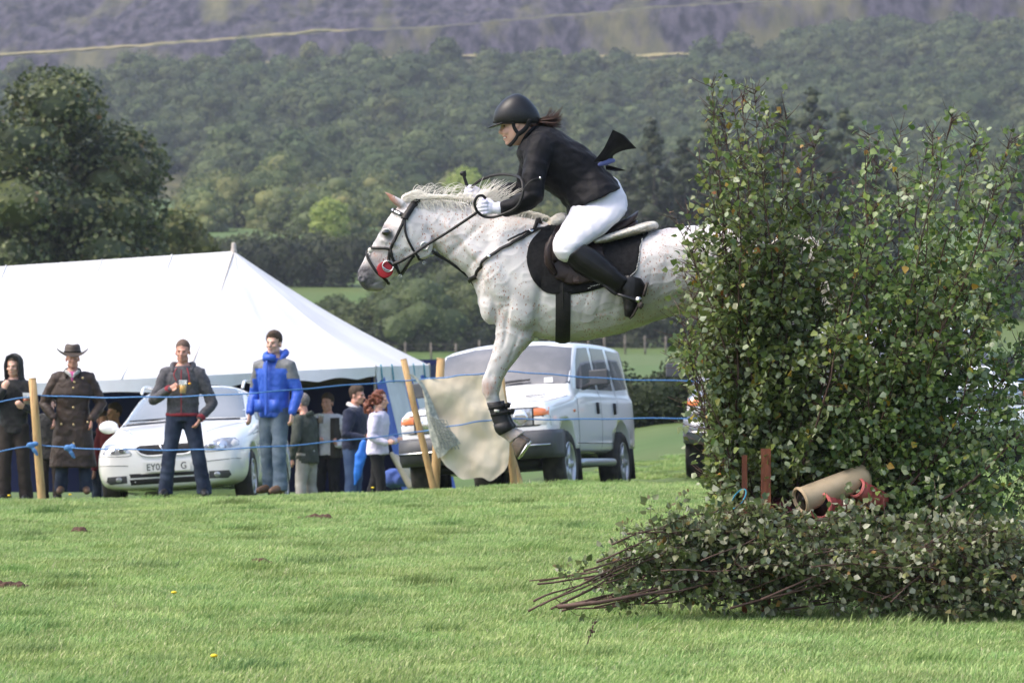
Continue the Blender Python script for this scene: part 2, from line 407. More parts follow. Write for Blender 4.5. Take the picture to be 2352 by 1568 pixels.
# ------------------------------------------------------------------ foliage
def crown(lobes, n, leaf, jit=.7, seed=0, core=.7, up=.25, asp=.75, shape=4):
    "crown of leaf clumps over uneven lobes; lobes = (centre, radii)"
    rs = np.random.RandomState(seed); C = np.array([l[0] for l in lobes], float); Q = np.array([l[1] for l in lobes], float)
    area = (Q[:, 0]*Q[:, 1]+Q[:, 0]*Q[:, 2]+Q[:, 1]*Q[:, 2]); k = rs.choice(len(lobes), n*5, p=area/area.sum())
    d = rs.normal(size=(n*5, 3)); d /= np.linalg.norm(d, axis=1)[:, None]
    r = 1-.32*rs.rand(n*5)**2+.10*rs.rand(n*5)
    bump = np.array([noise.noise(Vector(v*2.6)+Vector((i*5.1, seed, 0))) for v, i in zip(d, k)])
    p = C[k]+d*Q[k]*(r*(1+.22*bump))[:, None]
    e = ((p[:, None, :]-C[None])/Q[None]); inside = ((e**2).sum(2) < .62).any(1)
    s = np.where(~inside)[0][:n]; p = p[s]; d = d[s]*(1/Q[k[s]]); d /= np.linalg.norm(d, axis=1)[:, None]; m = len(s)
    nn = d+rs.normal(size=(m, 3))*jit+np.array([0, 0, up]); nn /= np.linalg.norm(nn, axis=1)[:, None]
    t = np.cross(nn, rs.normal(size=(m, 3))); t /= np.linalg.norm(t, axis=1)[:, None]; b = np.cross(nn, t)
    sz = leaf*(.6+.8*rs.rand(m))[:, None]
    if shape == 4: V = np.stack([p-t*sz*.5, p-b*sz*asp*.5+nn*sz*.1, p+t*sz*.5, p+b*sz*asp*.5+nn*sz*.1], 1).reshape(-1, 3)
    F = np.arange(m*4).reshape(-1, 4)
    if core:
        bm = bmesh.new(); bmesh.ops.create_icosphere(bm, subdivisions=2, radius=1)
        iv = np.array([v.co[:] for v in bm.verts]); fi = np.array([[v.index for v in f.verts] for f in bm.faces]); bm.free()
        for j in range(len(lobes)):
            o = np.array([1+.25*noise.noise(Vector(v*2.6)+Vector((j*5.1, seed, 0))) for v in iv])
            b0 = len(V); V = np.vstack([V, C[j]+iv*Q[j]*core*o[:, None]]); F = np.vstack([F, np.hstack([fi, fi[:, -1:]])+b0])
    tri = F[:, 2] == F[:, 3]
    me = bpy.data.meshes.new('crown')
    fl = [tuple(f) for f in F[~tri]]+[tuple(f[:3]) for f in F[tri]]
    me.from_pydata(V.tolist(), [], fl); me.update()
    return me
def round_lobes(w, h, n, seed, z0=.25, con=0):
    "lobes of a broad crown w wide, h tall standing on z=0"
    rs = random.Random(seed); L = [((0, 0, h*(.5+z0*.3)), (w*.36, w*.36, h*.36))]
    for i in range(n):
        a = i*2.4+rs.random(); t = (i+.5)/n; z = h*(z0+(.9-z0)*t)
        rr = w*.5*math.sin(math.pi*min(.96, .25+.72*t))*.62*(1-con*t); q = w*(.20+.10*rs.random())*(1-con*t*.6)
        L.append(((rr*math.cos(a), rr*math.sin(a), z), (q, q, q*.78)))
    return L
M_SYC = leafmat('sycamore_leaf', [(0, (0.029, 0.044, 0.017)), (.5, (0.059, 0.081, 0.029)), (.85, (0.146, 0.171, 0.061)), (.97, (0.171, 0.177, 0.073)), (1, (0.183, 0.098, 0.049))], .3, .5, .4)
M_WOOD = leafmat('woodland_leaf', [(0, (.045, .066, .03)), (.5, (.07, .097, .042)), (1, (.118, .148, .062))], .35, .8, .15)
M_DARK = leafmat('dark_leaf', [(0, (.020, .030, .014)), (.6, (.038, .052, .022)), (1, (.075, .088, .036))], .25, .6, .25)
M_HEDGE = leafmat('hedge_leaf', [(0, (.045, .065, .022)), (.5, (.08, .105, .035)), (1, (.15, .175, .06))], .35, .6, .3)
M_LIME = leafmat('lime_leaf', [(0, (.18, .25, .05)), (.5, (.28, .36, .08)), (1, (.40, .45, .13))], .45, .6, .3)
M_OLIVE = leafmat('olive_leaf', [(0, (0.085, 0.116, 0.039)), (.5, (0.139, 0.171, 0.054)), (1, (0.232, 0.232, 0.078))], .35, .6, .3)
M_WOOD2 = leafmat('pale_woodland_leaf', [(0, (.055, .078, .034)), (.5, (.085, .112, .048)), (1, (.13, .152, .066))], .35, .8, .15)
M_BARK = mat('bark', (.09, .075, .06), .9, (.05, .04, .035), 8, bump=.5, bsc=20)
M_POST = mat('peeled_post', (.42, .26, .11), .7, (.30, .16, .06), 5, 6, bump=.3, bsc=30, stretch=(6, 6, .8), c3=(.50, .33, .15), lo=.3, hi=.7)
M_GREYPOST = mat('weathered_post', (.20, .17, .14), .9, (.12, .10, .08), 5)
def plant_tree(name, x, Y, w, h, label, cat='tree', group=None, leafm=None, n=1500, leaf=.3, nl=12, seed=1, z0=.25, con=0, jit=.7, lobes=None, sink=0, trunk=True, core=.72, parts=True):
    z = field_z(x, Y) if Y < 640 else hill_z(x, Y)
    me = crown(lobes or round_lobes(w, h, nl, seed, z0, con), n, leaf, jit, seed, core)
    if not parts:
        o = link(name, me, leafm); o.location = (x, Y, z-sink); return tag(o, label, cat, group)
    r = empty(name, (x, Y, z-sink), 0, label, cat, group)
    link('crown', me, leafm, r, False)
    if trunk:
        b = MB(); b.tube([(0, 0, -.3), (.05, 0, h*.2), (0, .05, h*.45), (.1, 0, h*.75)], [w*.05, w*.04, w*.03, w*.012], 9)
        for i in range(5):
            a = i*1.3+seed; b.tube([(0, 0, h*(.22+.08*i)), (math.cos(a)*w*.16, math.sin(a)*w*.16, h*(.36+.09*i)), (math.cos(a)*w*.32, math.sin(a)*w*.32, h*(.46+.1*i))], [w*.022, w*.016, w*.006], 7)
        b.build('trunk', M_BARK, r)
    return r
def at(px, Y): return (px-CX)*Y/FPX
# the big sycamore on the left
rs = random.Random(5); LB = [((0, 0, 5.0), (4.3, 4.0, 4.2))]
for i in range(105):
    t = rs.random(); z = .7+9.7*t; rr = 5.9*math.sqrt(max(.03, 1-((z-3.4)/7.6)**2))*(.82+.18*rs.random()); a = rs.random()*2*math.pi
    q = .85+.6*rs.random(); LB.append(((rr*math.cos(a)*.93, rr*math.sin(a)*.85, z), (q*1.15, q*1.1, q*.8)))
plant_tree('sycamore_tree', at(-20, 130)+.0, 130, 11, 10.5, 'big dark green broad tree rising behind the white tent', 'tree', None, M_SYC, 52000, .19, seed=3, lobes=LB, jit=.75, core=.66)
plant_tree('yellow_green_bush', at(398, 150), 150, 3.2, 3.6, 'yellowish green bush at the right foot of the big dark tree', 'bush', None, M_OLIVE, 1500, .22, 9, seed=12, sink=-3.4)
# young bright tree and rounded trees on the slope behind the dark hedge
plant_tree('bright_young_tree', at(757, 392), 392, 4.3, 5.4, 'small bright lime green tree standing out above the dark hedge', 'tree', None, M_LIME, 1500, .3, 13, seed=21, sink=.4, core=.7)
plant_tree('bright_young_tree', at(1075, 430), 430, 5.5, 4.4, 'bright yellow green tree behind the riding crop and reins', 'tree', None, M_LIME, 1100, .34, 12, seed=22, sink=-2.6, core=.7)
plant_tree('rounded_tree', at(640, 560), 560, 8.5, 8.5, 'rounded tree with a yellowish top in the middle of the slope', 'tree', None, M_OLIVE, 1700, .42, 14, seed=23, sink=.5)
plant_tree('rounded_tree', at(500, 470), 470, 10, 6.4, 'broad dull green tree right of the big dark tree above the hedge', 'tree', None, M_OLIVE, 1700, .4, 14, seed=24, sink=.5)
plant_tree('rounded_tree', at(590, 520), 520, 8, 6, 'dull green tree low between the two rounded olive trees', 'tree', None, M_HEDGE, 1300, .4, 14, seed=25, sink=.5)
plant_tree('rounded_tree', at(860, 545), 545, 8, 6, 'grey green tree to the right of the small lime green tree', 'tree', None, M_WOOD, 1300, .42, 14, seed=27, sink=.5)
plant_tree('rounded_tree', at(950, 500), 500, 8, 5, "low grey green tree above the horse's ears", 'tree', None, M_WOOD, 1300, .42, 14, seed=28, sink=.5)
for i in range(96):
    rq = random.Random(500+i); y_ = 425+i*2; px = rq.uniform(430, 2500); w_ = rq.uniform(5.5, 9)
    plant_tree('valley_tree', at(px, y_), y_, w_, rq.uniform(4.2, 6.5), 'mixed green tree in the valley between the hedges and the wood', 'tree', 'trees in the valley below the wood', [M_OLIVE, M_WOOD, M_HEDGE][i % 3], 900, .4, 11, seed=510+i, sink=.6, z0=.1, parts=False)
# dark hedge below them
HL = []
rs = random.Random(9)
for i in range(78):
    x = at(330, 345)+i*.55+rs.uniform(-.3, .3); HL.append(((x, rs.uniform(-.6, .6), rs.uniform(.9, 3.4)), (1.3+rs.random()*.5, 1.2, 1.0+rs.random()*.5)))
plant_tree('tall_dark_hedge', 0, 345, 30, 4.5, 'long tall dark hedge behind the white tent and the horse head', 'hedge', None, M_DARK, 14000, .34, seed=31, lobes=HL, trunk=False, sink=.3, core=.7)
HB = []
for i in range(40):
    x = at(380, 372)+i*.72; HB.append(((x, rs.uniform(-.6, .6), rs.uniform(.6, 2.2+.9*math.sin(i*.8))), (1.6, 1.4, 1.4+rs.random()*.5)))
plant_tree('overgrown_hedge', 0, 372, 30, 4.5, 'olive green overgrown hedge just above the tall dark hedge', 'hedge', None, M_HEDGE, 9000, .36, seed=33, lobes=HB, trunk=False, sink=.2)
# bushes in front of the bank
for i, (px, w_, h_, lab) in enumerate([(960, 8.2, 5.0, "large rounded green bush below the horse's head"), (1075, 5.2, 5.0, "green bush just in front of the grey horse's chest"), (800, 4.6, 3.4, 'low green bush above the sloping right edge of the tent roof'), (880, 4.2, 3.6, 'small green bush between the two larger ones by the tent roof'), (1010, 5, 3.2, 'low bush at the foot of the largest round bush')]):
    plant_tree('round_bush', at(px, 300), 300+i*.8, w_, h_, lab, 'bush', 'bushes in front of the bank', M_HEDGE, 2200, .27, 14, seed=40+i, z0=.1, trunk=False, sink=.3)
for i, (px, w_, h_, lab) in enumerate([(765, 4.4, 3.3, 'low scrub bush at the foot of the bank beside the tent roof'), (905, 6, 4.6, 'green bush left of the largest round bush'), (1030, 7, 5.4, 'tall green bush right behind the largest round bush'), (1130, 7, 5.0, "green bush behind the grey horse's forearm"), (1200, 7, 4.6, "green bush hidden behind the horse's elbow")]):
    plant_tree('round_bush', at(px, 306), 306+i*.8, w_, h_, lab, 'bush', 'bushes in front of the bank', M_HEDGE, 2200, .27, 14, seed=440+i, z0=.1, trunk=False, sink=.3)
HE = []
for i in range(46):
    x = at(930, 405)+i*.62; HE.append(((x, rs.uniform(-.8, .8), rs.uniform(.6, 2.6)), (1.5, 1.4, 1.4)))
plant_tree('copse_edge', 0, 405, 30, 4.5, "dull green overgrown hedge behind the horse's mane", 'hedge', None, M_OLIVE, 6000, .36, seed=435, lobes=HE, trunk=False, sink=.2)
HC = []
for i in range(34):
    x = at(1090, 300)+i*.75; HC.append(((x, rs.uniform(-.5, .5), rs.uniform(.6, 3.0)), (1.2, 1.1, 1.0+rs.random()*.4)))
plant_tree('dark_field_hedge', 0, 300, 30, 4.5, "dark hedge behind the wire fence, seen under the horse's belly", 'hedge', None, M_DARK, 8000, .3, seed=47, lobes=HC, trunk=False, sink=.3)
HD = []
for i in range(24):
    x = at(720, 299)+i*.55; HD.append(((x, rs.uniform(-.4, .4), rs.uniform(.4, 1.3)), (.9, .9, .8+rs.random()*.3)))
plant_tree('scrub_hedge', 0, 298, 30, 3, 'dark scrubby hedge foot along the fence left of the white car', 'hedge', None, M_DARK, 2600, .26, seed=48, lobes=HD, trunk=False, sink=.2)
# tall dark conifers on the right
for i, (px, y_, h_, w_) in enumerate([(1500, 318, 16.2, 5), (1572, 322, 14.4, 5), (1640, 330, 16.8, 6), (1712, 318, 15.5, 6), (1790, 326, 17.2, 6), (1868, 320, 18.4, 6.4), (1940, 330, 16, 6), (2010, 320, 14, 6), (1445, 330, 11, 5), (2352, 318, 15.2, 5.5), (2420, 325, 17, 6)]):
    L = []
    rq = random.Random(60+i)
    for k in range(30):
        t = k/29; a = k*2.4; rr = w_*.55*(1-t)**.75*(.6+.6*rq.random()); q = w_*(.09+.22*(1-t)**.7)
        L.append(((rr*math.cos(a), rr*math.sin(a), h_*(.06+.93*t)), (q, q, q*.75)))
    where = ['tallest of the narrow pair left of the birch brush', 'second conifer from the horse, left of the birch brush', 'conifer behind the left edge of the birch brush', 'conifer behind the left tips of the birch brush', 'conifer just left of the dip in the birch brush', 'tallest conifer, standing in the dip of the birch brush', 'conifer right of the tallest, behind the birch twigs', 'shorter conifer behind the right birch tips', "short dark conifer just behind the rider's coat tail", "dark conifer cut by the photo's right edge", 'conifer at the far right, mostly outside the photo'][i]
    plant_tree('dark_conifer', at(px, y_), y_, w_, h_, where, 'conifer', 'dark conifers behind the jump', M_DARK, 1700, .42, seed=70+i, lobes=L, jit=.6, sink=.3)
# fence posts along the hedge, wire too thin to tell
fence = empty('wire_fence', (0, 290, 0), 0, 'field fence of grey posts along the dark hedge below the horse', 'fence')
for px in (760, 818, 876, 932, 991, 1048, 1101, 1156, 1208, 1262, 1306, 1350, 1389, 1436, 1482, 1529, 1576, 1625):
    x = at(px, 290); z = field_z(x, 290); b = MB(); l = random.uniform(-.05, .05)
    b.tube([(x, 0, z-.3), (x+l, 0, z+1.35+random.uniform(-.1, .15))], [.075, .065], 8, cap=None); b.build('post', M_GREYPOST, fence)
for zz in (.5, .9, 1.2):
    b = MB(); b.tube([(at(p, 290), 0, field_z(at(p, 290), 290)+zz) for p in range(730, 1640, 30)], .009, 5, cap=None); b.build('wire', M_GREYPOST, fence)
# trimmed hedge on the right
HT = []
for i in range(90):
    x = at(1395, 84)+i*.12; HT.append(((x, rs.uniform(-.25, .25), rs.uniform(.3, 1.42)), (.6, .5, .42)))
plant_tree('trimmed_hedge', 0, 84, 11, 1.6, 'trimmed dark green hedge beyond the white off-roader', 'hedge', None, M_DARK, 16000, .085, seed=52, lobes=HT, trunk=False, sink=-.42)
# woodland over the slope
protos = []
for i in range(7):
    w_ = 7.5+2.5*(i % 3)*.5; h_ = 6.5+i % 4
    me = crown(round_lobes(w_, h_, 11+i % 3, 100+i, .15), 620, .62, .65, 100+i, .74); me.materials.append(M_WOOD if i % 4 != 3 else M_WOOD2); protos.append(me)
spots = []
rs = random.Random(77); Y = 612
while Y < 1120:
    W = Y*.15+10; x = -W+rs.uniform(0, 4)
    while x < W:
        yy = Y+rs.uniform(-3, 3); px = CX+x*FPX/yy
        z = field_z(x, yy) if yy < 640 else hill_z(x, yy); py = CY-(z-CAMZ)*FPX/yy
        top = np.interp(px, [-600, 0, 250, 500, 760, 900, 1200, 1500, 1700, 1850, 2050, 2352, 2900], [215, 215, 215, 200, 195, 200, 190, 195, 185, 120, 95, 105, 105])
        gap = 320 < px < 490 and 400 < py < 475
        if py > top+rs.uniform(-4, 10) and not gap: spots.append((x, yy, z, px, py))
        x += rs.uniform(4.2, 7.6)
    Y += 6.5
spots.sort(key=lambda s: (not (-60 < s[3] < 2412), s[1]))
WG = 'trees of the hillside wood'
ntree = 285
for i, s in enumerate(spots[:ntree]):
    o = bpy.data.objects.new('woodland_tree', protos[i % 7]); COL.objects.link(o); o.location = (s[0], s[1], s[2]-.8)
    k = rs.uniform(.65, 1.15)*(1.28 if rs.random() < .2 else 1); o.scale = (k, k, k*rs.uniform(.8, 1.15)); o.rotation_euler = (0, 0, rs.uniform(0, 6.28))
    tag(o, 'broadleaf tree of the hazy wooded slope below the quarry', 'tree', WG)
rest = spots[ntree:]
q = scatter('hillside_wood', [(s[0], s[1], s[2]-.8) for s in rest], [(0, 0, rs.uniform(0, 6.28)) for s in rest], [rs.uniform(.6, 1.15)*(1.28 if rs.random() < .2 else 1) for s in rest], [rs.randrange(7) for s in rest], protos)
# single trees that stand out on the slope and on the quarry ledge
for i, (px, y_, w_, h_, lab, mm) in enumerate([(560, 1012, 9, 6.5, 'round tree on the quarry ledge, left one of the pair', M_WOOD), (714, 1014, 6, 4.5, 'small round tree on the quarry ledge, right one of the pair', M_OLIVE), (1030, 1010, 6.5, 5, 'small tree on the ledge under the dark quarry face', M_WOOD), (1415, 1010, 3.5, 3, "little bush on the ledge above the rider's coat tail", M_WOOD), (1085, 860, 7, 7, 'paler tree in the wood left of the rider helmet', M_OLIVE), (830, 905, 13, 11, "tall broad tree of the wood standing high left of the rider", M_WOOD), (1590, 870, 9, 8, 'tall pale tree of the wood above the left birch tips', M_OLIVE), (2090, 1075, 11, 9, 'tall tree at the crest of the wood below the quarry turf', M_WOOD)]):
    plant_tree('hillside_tree', at(px, y_), y_, w_, h_, lab, 'tree', None, mm, 900, .55, 13, seed=90+i, sink=.4, core=.7)
# ------------------------------------------------------------------ haze
hz = MB(); hz.box((0, 625, 80), (1100, 1300, 165)); hz.build('haze', None, None, False)
ho = bpy.data.objects['haze']; ho['kind'] = 'stuff'
hm = bpy.data.materials.new('haze_air'); hm.use_nodes = True; nt = hm.node_tree; nt.nodes.remove(nt.nodes['Principled BSDF'])
pv = nt.nodes.new('ShaderNodeVolumePrincipled'); pv.inputs['Color'].default_value = (.80, .82, 1, 1); pv.inputs['Density'].default_value = .00017; pv.inputs['Anisotropy'].default_value = .2
nt.links.new(pv.outputs[0], nt.nodes['Material Output'].inputs['Volume']); ho.data.materials.append(hm)
# ------------------------------------------------------------------ the grey horse
HY = 24.2
def H(px, py, dy=0):
    "side-view point of the horse and rider, dy metres behind the horse's mid plane"
    v = P(px, py, HY); return Vector((v.x, HY+dy, v.z))
S = HY/FPX
def sect(a, b, hw, n=22, pw=2.25, y0=0, skew=0):
    "closed ring through the side-view points a (upper) and b (lower), hw = half width in px"
    A, B = H(*a), H(*b); c = (A+B)/2; u = (A-B)/2; out = []
    for k in range(n):
        t = 2*math.pi*k/n; ct, st = math.cos(t), math.sin(t)
        e = 2/pw; x = math.copysign(abs(ct)**e, ct); y = math.copysign(abs(st)**e, st)
        out.append(c+u*x+Vector((0, (y*hw*(1-skew*x))*S+y0, 0)))
    return out
def leg_tube(mb, pts, y0, n=14):
    "limb from side-view spans (front x,y, back x,y, half width)"
    rings = [sect((f[0], f[1]), (f[2], f[3]), f[4], n, 2.2, y0+(f[5] if len(f) > 5 else 0)) for f in pts]
    mb.loft(rings)
def build_horse_mesh():
    b = MB()
    head = [((821, 630), (829, 656), 9), ((822, 622), (842, 667), 18), ((830, 606), (862, 668), 22), ((842, 584), (884, 655), 23), ((856, 560), (905, 636), 23.5), ((868, 540), (930, 620), 29), ((879, 520), (957, 605), 36),
            ((891, 500), (982, 592), 40), ((905, 483), (994, 572), 39), ((924, 468), (1000, 552), 33), ((945, 461), (1003, 545), 28)]
    b.loft([sect(a, c, hw, 24, 2.3, skew=.12) for a, c, hw in head])
    neck = [((930, 466), (996, 556), 25), ((962, 459), (1002, 573), 27), ((1000, 458), (1022, 594), 31), ((1045, 461), (1052, 617), 36), ((1090, 471), (1080, 640), 44), ((1136, 485), (1094, 668), 56), ((1180, 494), (1100, 700), 72)]
    b.loft([sect(a, c, hw, 24, 2.0, skew=.25) for a, c, hw in neck])
    trunk = [((1120, 500), (1096, 670), 50), ((1165, 493), (1100, 706), 74), ((1205, 498), (1134, 742), 90), ((1243, 507), (1180, 764), 96), ((1285, 520), (1240, 778), 103), ((1330, 534), (1290, 785), 112), ((1380, 546), (1352, 781), 118), ((1430, 548), (1420, 768), 118),
             ((1480, 538), (1475, 749), 114), ((1530, 525), (1525, 731), 108), ((1580, 518), (1570, 719), 106), ((1630, 515), (1622, 712), 106), ((1680, 519), (1676, 700), 102), ((1725, 532), (1728, 690), 92), ((1764, 555), (1768, 668), 70), ((1785, 585), (1786, 630), 34)]
    b.loft([sect(a, c, hw, 28, 2.1, skew=-.10 if a[0] > 1280 else .12) for a, c, hw in trunk])
    for s in (-1, 1):      # muscles and bone that show
        b.ell(H(967, 566, s*32*S), (30*S, 8*S, 32*S))                          # cheek
        b.ell(H(887, 533, s*31*S), (12*S, 7*S, 9*S))                           # eye socket
        b.tube([H(877, 552, s*25*S), H(915, 563, s*35*S)], [3*S, 4*S], 8)      # face crest
        b.ell(H(831, 640, s*19*S), (11*S, 6*S, 11*S))
        b.ell(H(1165, 640, s*70*S), (52*S, 22*S, 74*S), rot=Matrix.Rotation(R(-24), 3, 'Y'))      # shoulder
        b.ell(H(1200, 706, s*66*S), (46*S, 26*S, 52*S))                       # triceps
        b.ell(H(1130, 700, s*36*S), (30*S, 32*S, 46*S))                       # breast
        b.ell(H(1690, 610, s*70*S), (84*S, 38*S, 84*S))                       # haunch
        b.tube([H(1232, 512, s*10*S), H(1215, 560, s*52*S), H(1190, 620, s*76*S)], [8*S, 9*S, 10*S], 8)
        b.tube([H(1000, 500, s*18*S), H(1060, 545, s*30*S), H(1110, 600, s*50*S)], [11*S, 14*S, 16*S], 8)
    # fore legs: near one a touch in front of the far one
    def foreleg(dx, y0, fold):
        q = lambda *a: tuple(a)
        up = [(1128, 690, 1240, 700, 34), (1137, 740, 1232, 742, 30), (1138, 775, 1226, 779, 26), (1131, 803, 1198, 806, 22), (1120, 837, 1172, 838, 18), (1110, 862, 1154, 866, 16), (1106, 880, 1147, 884, 16.5), (1107, 900, 1143, 902, 15.5), (1114, 914, 1141, 913, 13)]
        lo = [(1113, 908, 1143, 908, 13), (1119, 930, 1147, 926, 10), (1127, 955, 1156, 947, 10), (1135, 976, 1166, 968, 11), (1140, 992, 1178, 980, 13), (1149, 1001, 1182, 984, 13)]
        pa = [(1148, 1000, 1182, 984, 12), (1162, 1008, 1190, 988, 12), (1170, 1018, 1201, 992, 15)]
        f = lambda L: [(a+dx, c, e+dx, g, h) for a, c, e, g, h in L]
        leg_tube(b, f(up), y0)
        if not fold: leg_tube(b, f(lo), y0); leg_tube(b, f(pa), y0)
        else:
            leg_tube(b, [(1117+dx, 900, 1146+dx, 890, 14), (1132+dx, 925, 1158+dx, 908, 10), (1150+dx, 945, 1172+dx, 925, 10), (1163+dx, 958, 1190+dx, 934, 12), (1180+dx, 962, 1205+dx, 938, 11), (1196+dx, 968, 1218+dx, 944, 14)], y0)
    foreleg(0, -44*S, False); foreleg(5, 44*S, False)
    # hind legs stretched out behind
    for s in (-1, 1):
        d = 14*s
        hl = [(1600, 640, 1740, 560, 40), (1640, 720, 1788, 610, 44), (1690, 752, 1806, 668, 36), (1744, 778, 1822, 716, 24), (1790, 800, 1846, 752, 17), (1818, 822, 1862, 776, 16)]
        leg_tube(b, [(a+d, c, e+d, g, h) for a, c, e, g, h in hl], s*58*S)
        lo = [(1820, 820, 1864, 778, 16), (1848, 846, 1880, 812, 12), (1876, 880, 1906, 852, 11), (1896, 905, 1928, 878, 13), (1912, 930, 1944, 908, 12), (1930, 952, 1962, 932, 14), (1944, 968, 1976, 944, 15)]
        leg_tube(b, [(a+d, c, e+d, g, h) for a, c, e, g, h in lo], s*52*S)
    # upper and lower lip, chin
    b.ell(H(846, 655), (15*S, 17*S, 12*S)); b.ell(H(868, 657), (17*S, 15*S, 12*S))
    # ears
    for s in (-1, 1):
        b.tube([H(928, 474, s*16*S), H(917, 466, s*19*S), H(904, 457, s*20*S), H(892, 447, s*19*S), H(882.5, 440.5, s*17*S)], [9*S, 10.5*S, 9*S, 5.5*S, 2*S], 10, flat=.7)
    return fuse(b, 'horse_body', .0085, 9, .5)
horse = empty('horse', H(1400, 660), 0, 'white flea-bitten grey horse in mid-air jumping past the birch brush', 'horse')
HM = build_horse_mesh()
V = vget(HM); N = nget(HM)
bump = np.array([noise.noise(Vector(p)*7)*.004+noise.noise(Vector(p)*19)*.0022+(1-2*abs(noise.noise(Vector(p)*11+Vector((3, 1, 7)))))**6*.0035 for p in V]); V = V+N*bump[:, None]
# nostril, mouth line, jaw groove, girth groove dented in
def dent(V, N, px, py, rx, rz, depth, rot=0, side=-1):
    c = H(px, py); x = (V[:, 0]-c.x)/S; z = (V[:, 2]-c.z)/S; ca, sa = math.cos(rot), math.sin(rot)
    u = (x*ca+z*sa)/rx; w_ = (-x*sa+z*ca)/rz; g = np.exp(-(u*u+w_*w_)); g *= (np.sign(V[:, 1]-HY) == side) | (side == 0)
    return V-N*(g*depth)[:, None]
for s in (-1, 1):
    V = dent(V, N, 830, 637, 4.5, 6.5, .022, .3, s); V = dent(V, N, 866, 648, 16, 2.2, .008, .35, s)
    V = dent(V, N, 928, 590, 26, 9, .008, .75, s); V = dent(V, N, 897, 553, 10, 5, .006, .9, s); V = dent(V, N, 905, 505, 8, 8, .008, 0, s)
    V = dent(V, N, 1010, 500, 10, 40, .010, .5, s); V = dent(V, N, 1238, 690, 9, 60, .018, -.12, s); V = dent(V, N, 1160, 560, 30, 8, .008, .75, s)
    V = dent(V, N, 1137, 720, 5, 26, .008, .1, s); V = dent(V, N, 1545, 690, 46, 9, .014, .35, s); V = dent(V, N, 1180, 800, 4, 40, .007, -.35, s); V = dent(V, N, 1160, 780, 4, 30, .006, -.25, s)
    V = dent(V, N, 1560, 600, 60, 40, .012, 0, s); V = dent(V, N, 1150, 600, 12, 70, .010, .55, s); V = dent(V, N, 1222, 600, 10, 80, .008, .35, s)
    V = dent(V, N, 1060, 560, 60, 7, .010, .75, s); V = dent(V, N, 1090, 600, 40, 6, .008, .85, s); V = dent(V, N, 1232, 745, 14, 30, .014, -.35, s); V = dent(V, N, 1165, 730, 5, 44, .009, -.15, s); V = dent(V, N, 975, 600, 8, 30, .006, .5, s)
    for rr in range(6): V = dent(V, N, 1345+rr*34, 690+rr*-4, 6, 60, .004, -.25, s)
    V = dent(V, N, 1128, 860, 7, 10, .007, 0, s); V = dent(V, N, 1132, 905, 5, 8, .005, 0, s); V = dent(V, N, 1440, 700, 70, 5, .004, .3, s); V = dent(V, N, 1500, 720, 60, 5, .006, .25, s)
V -= np.array([horse.location[:]]); vset(HM, V)
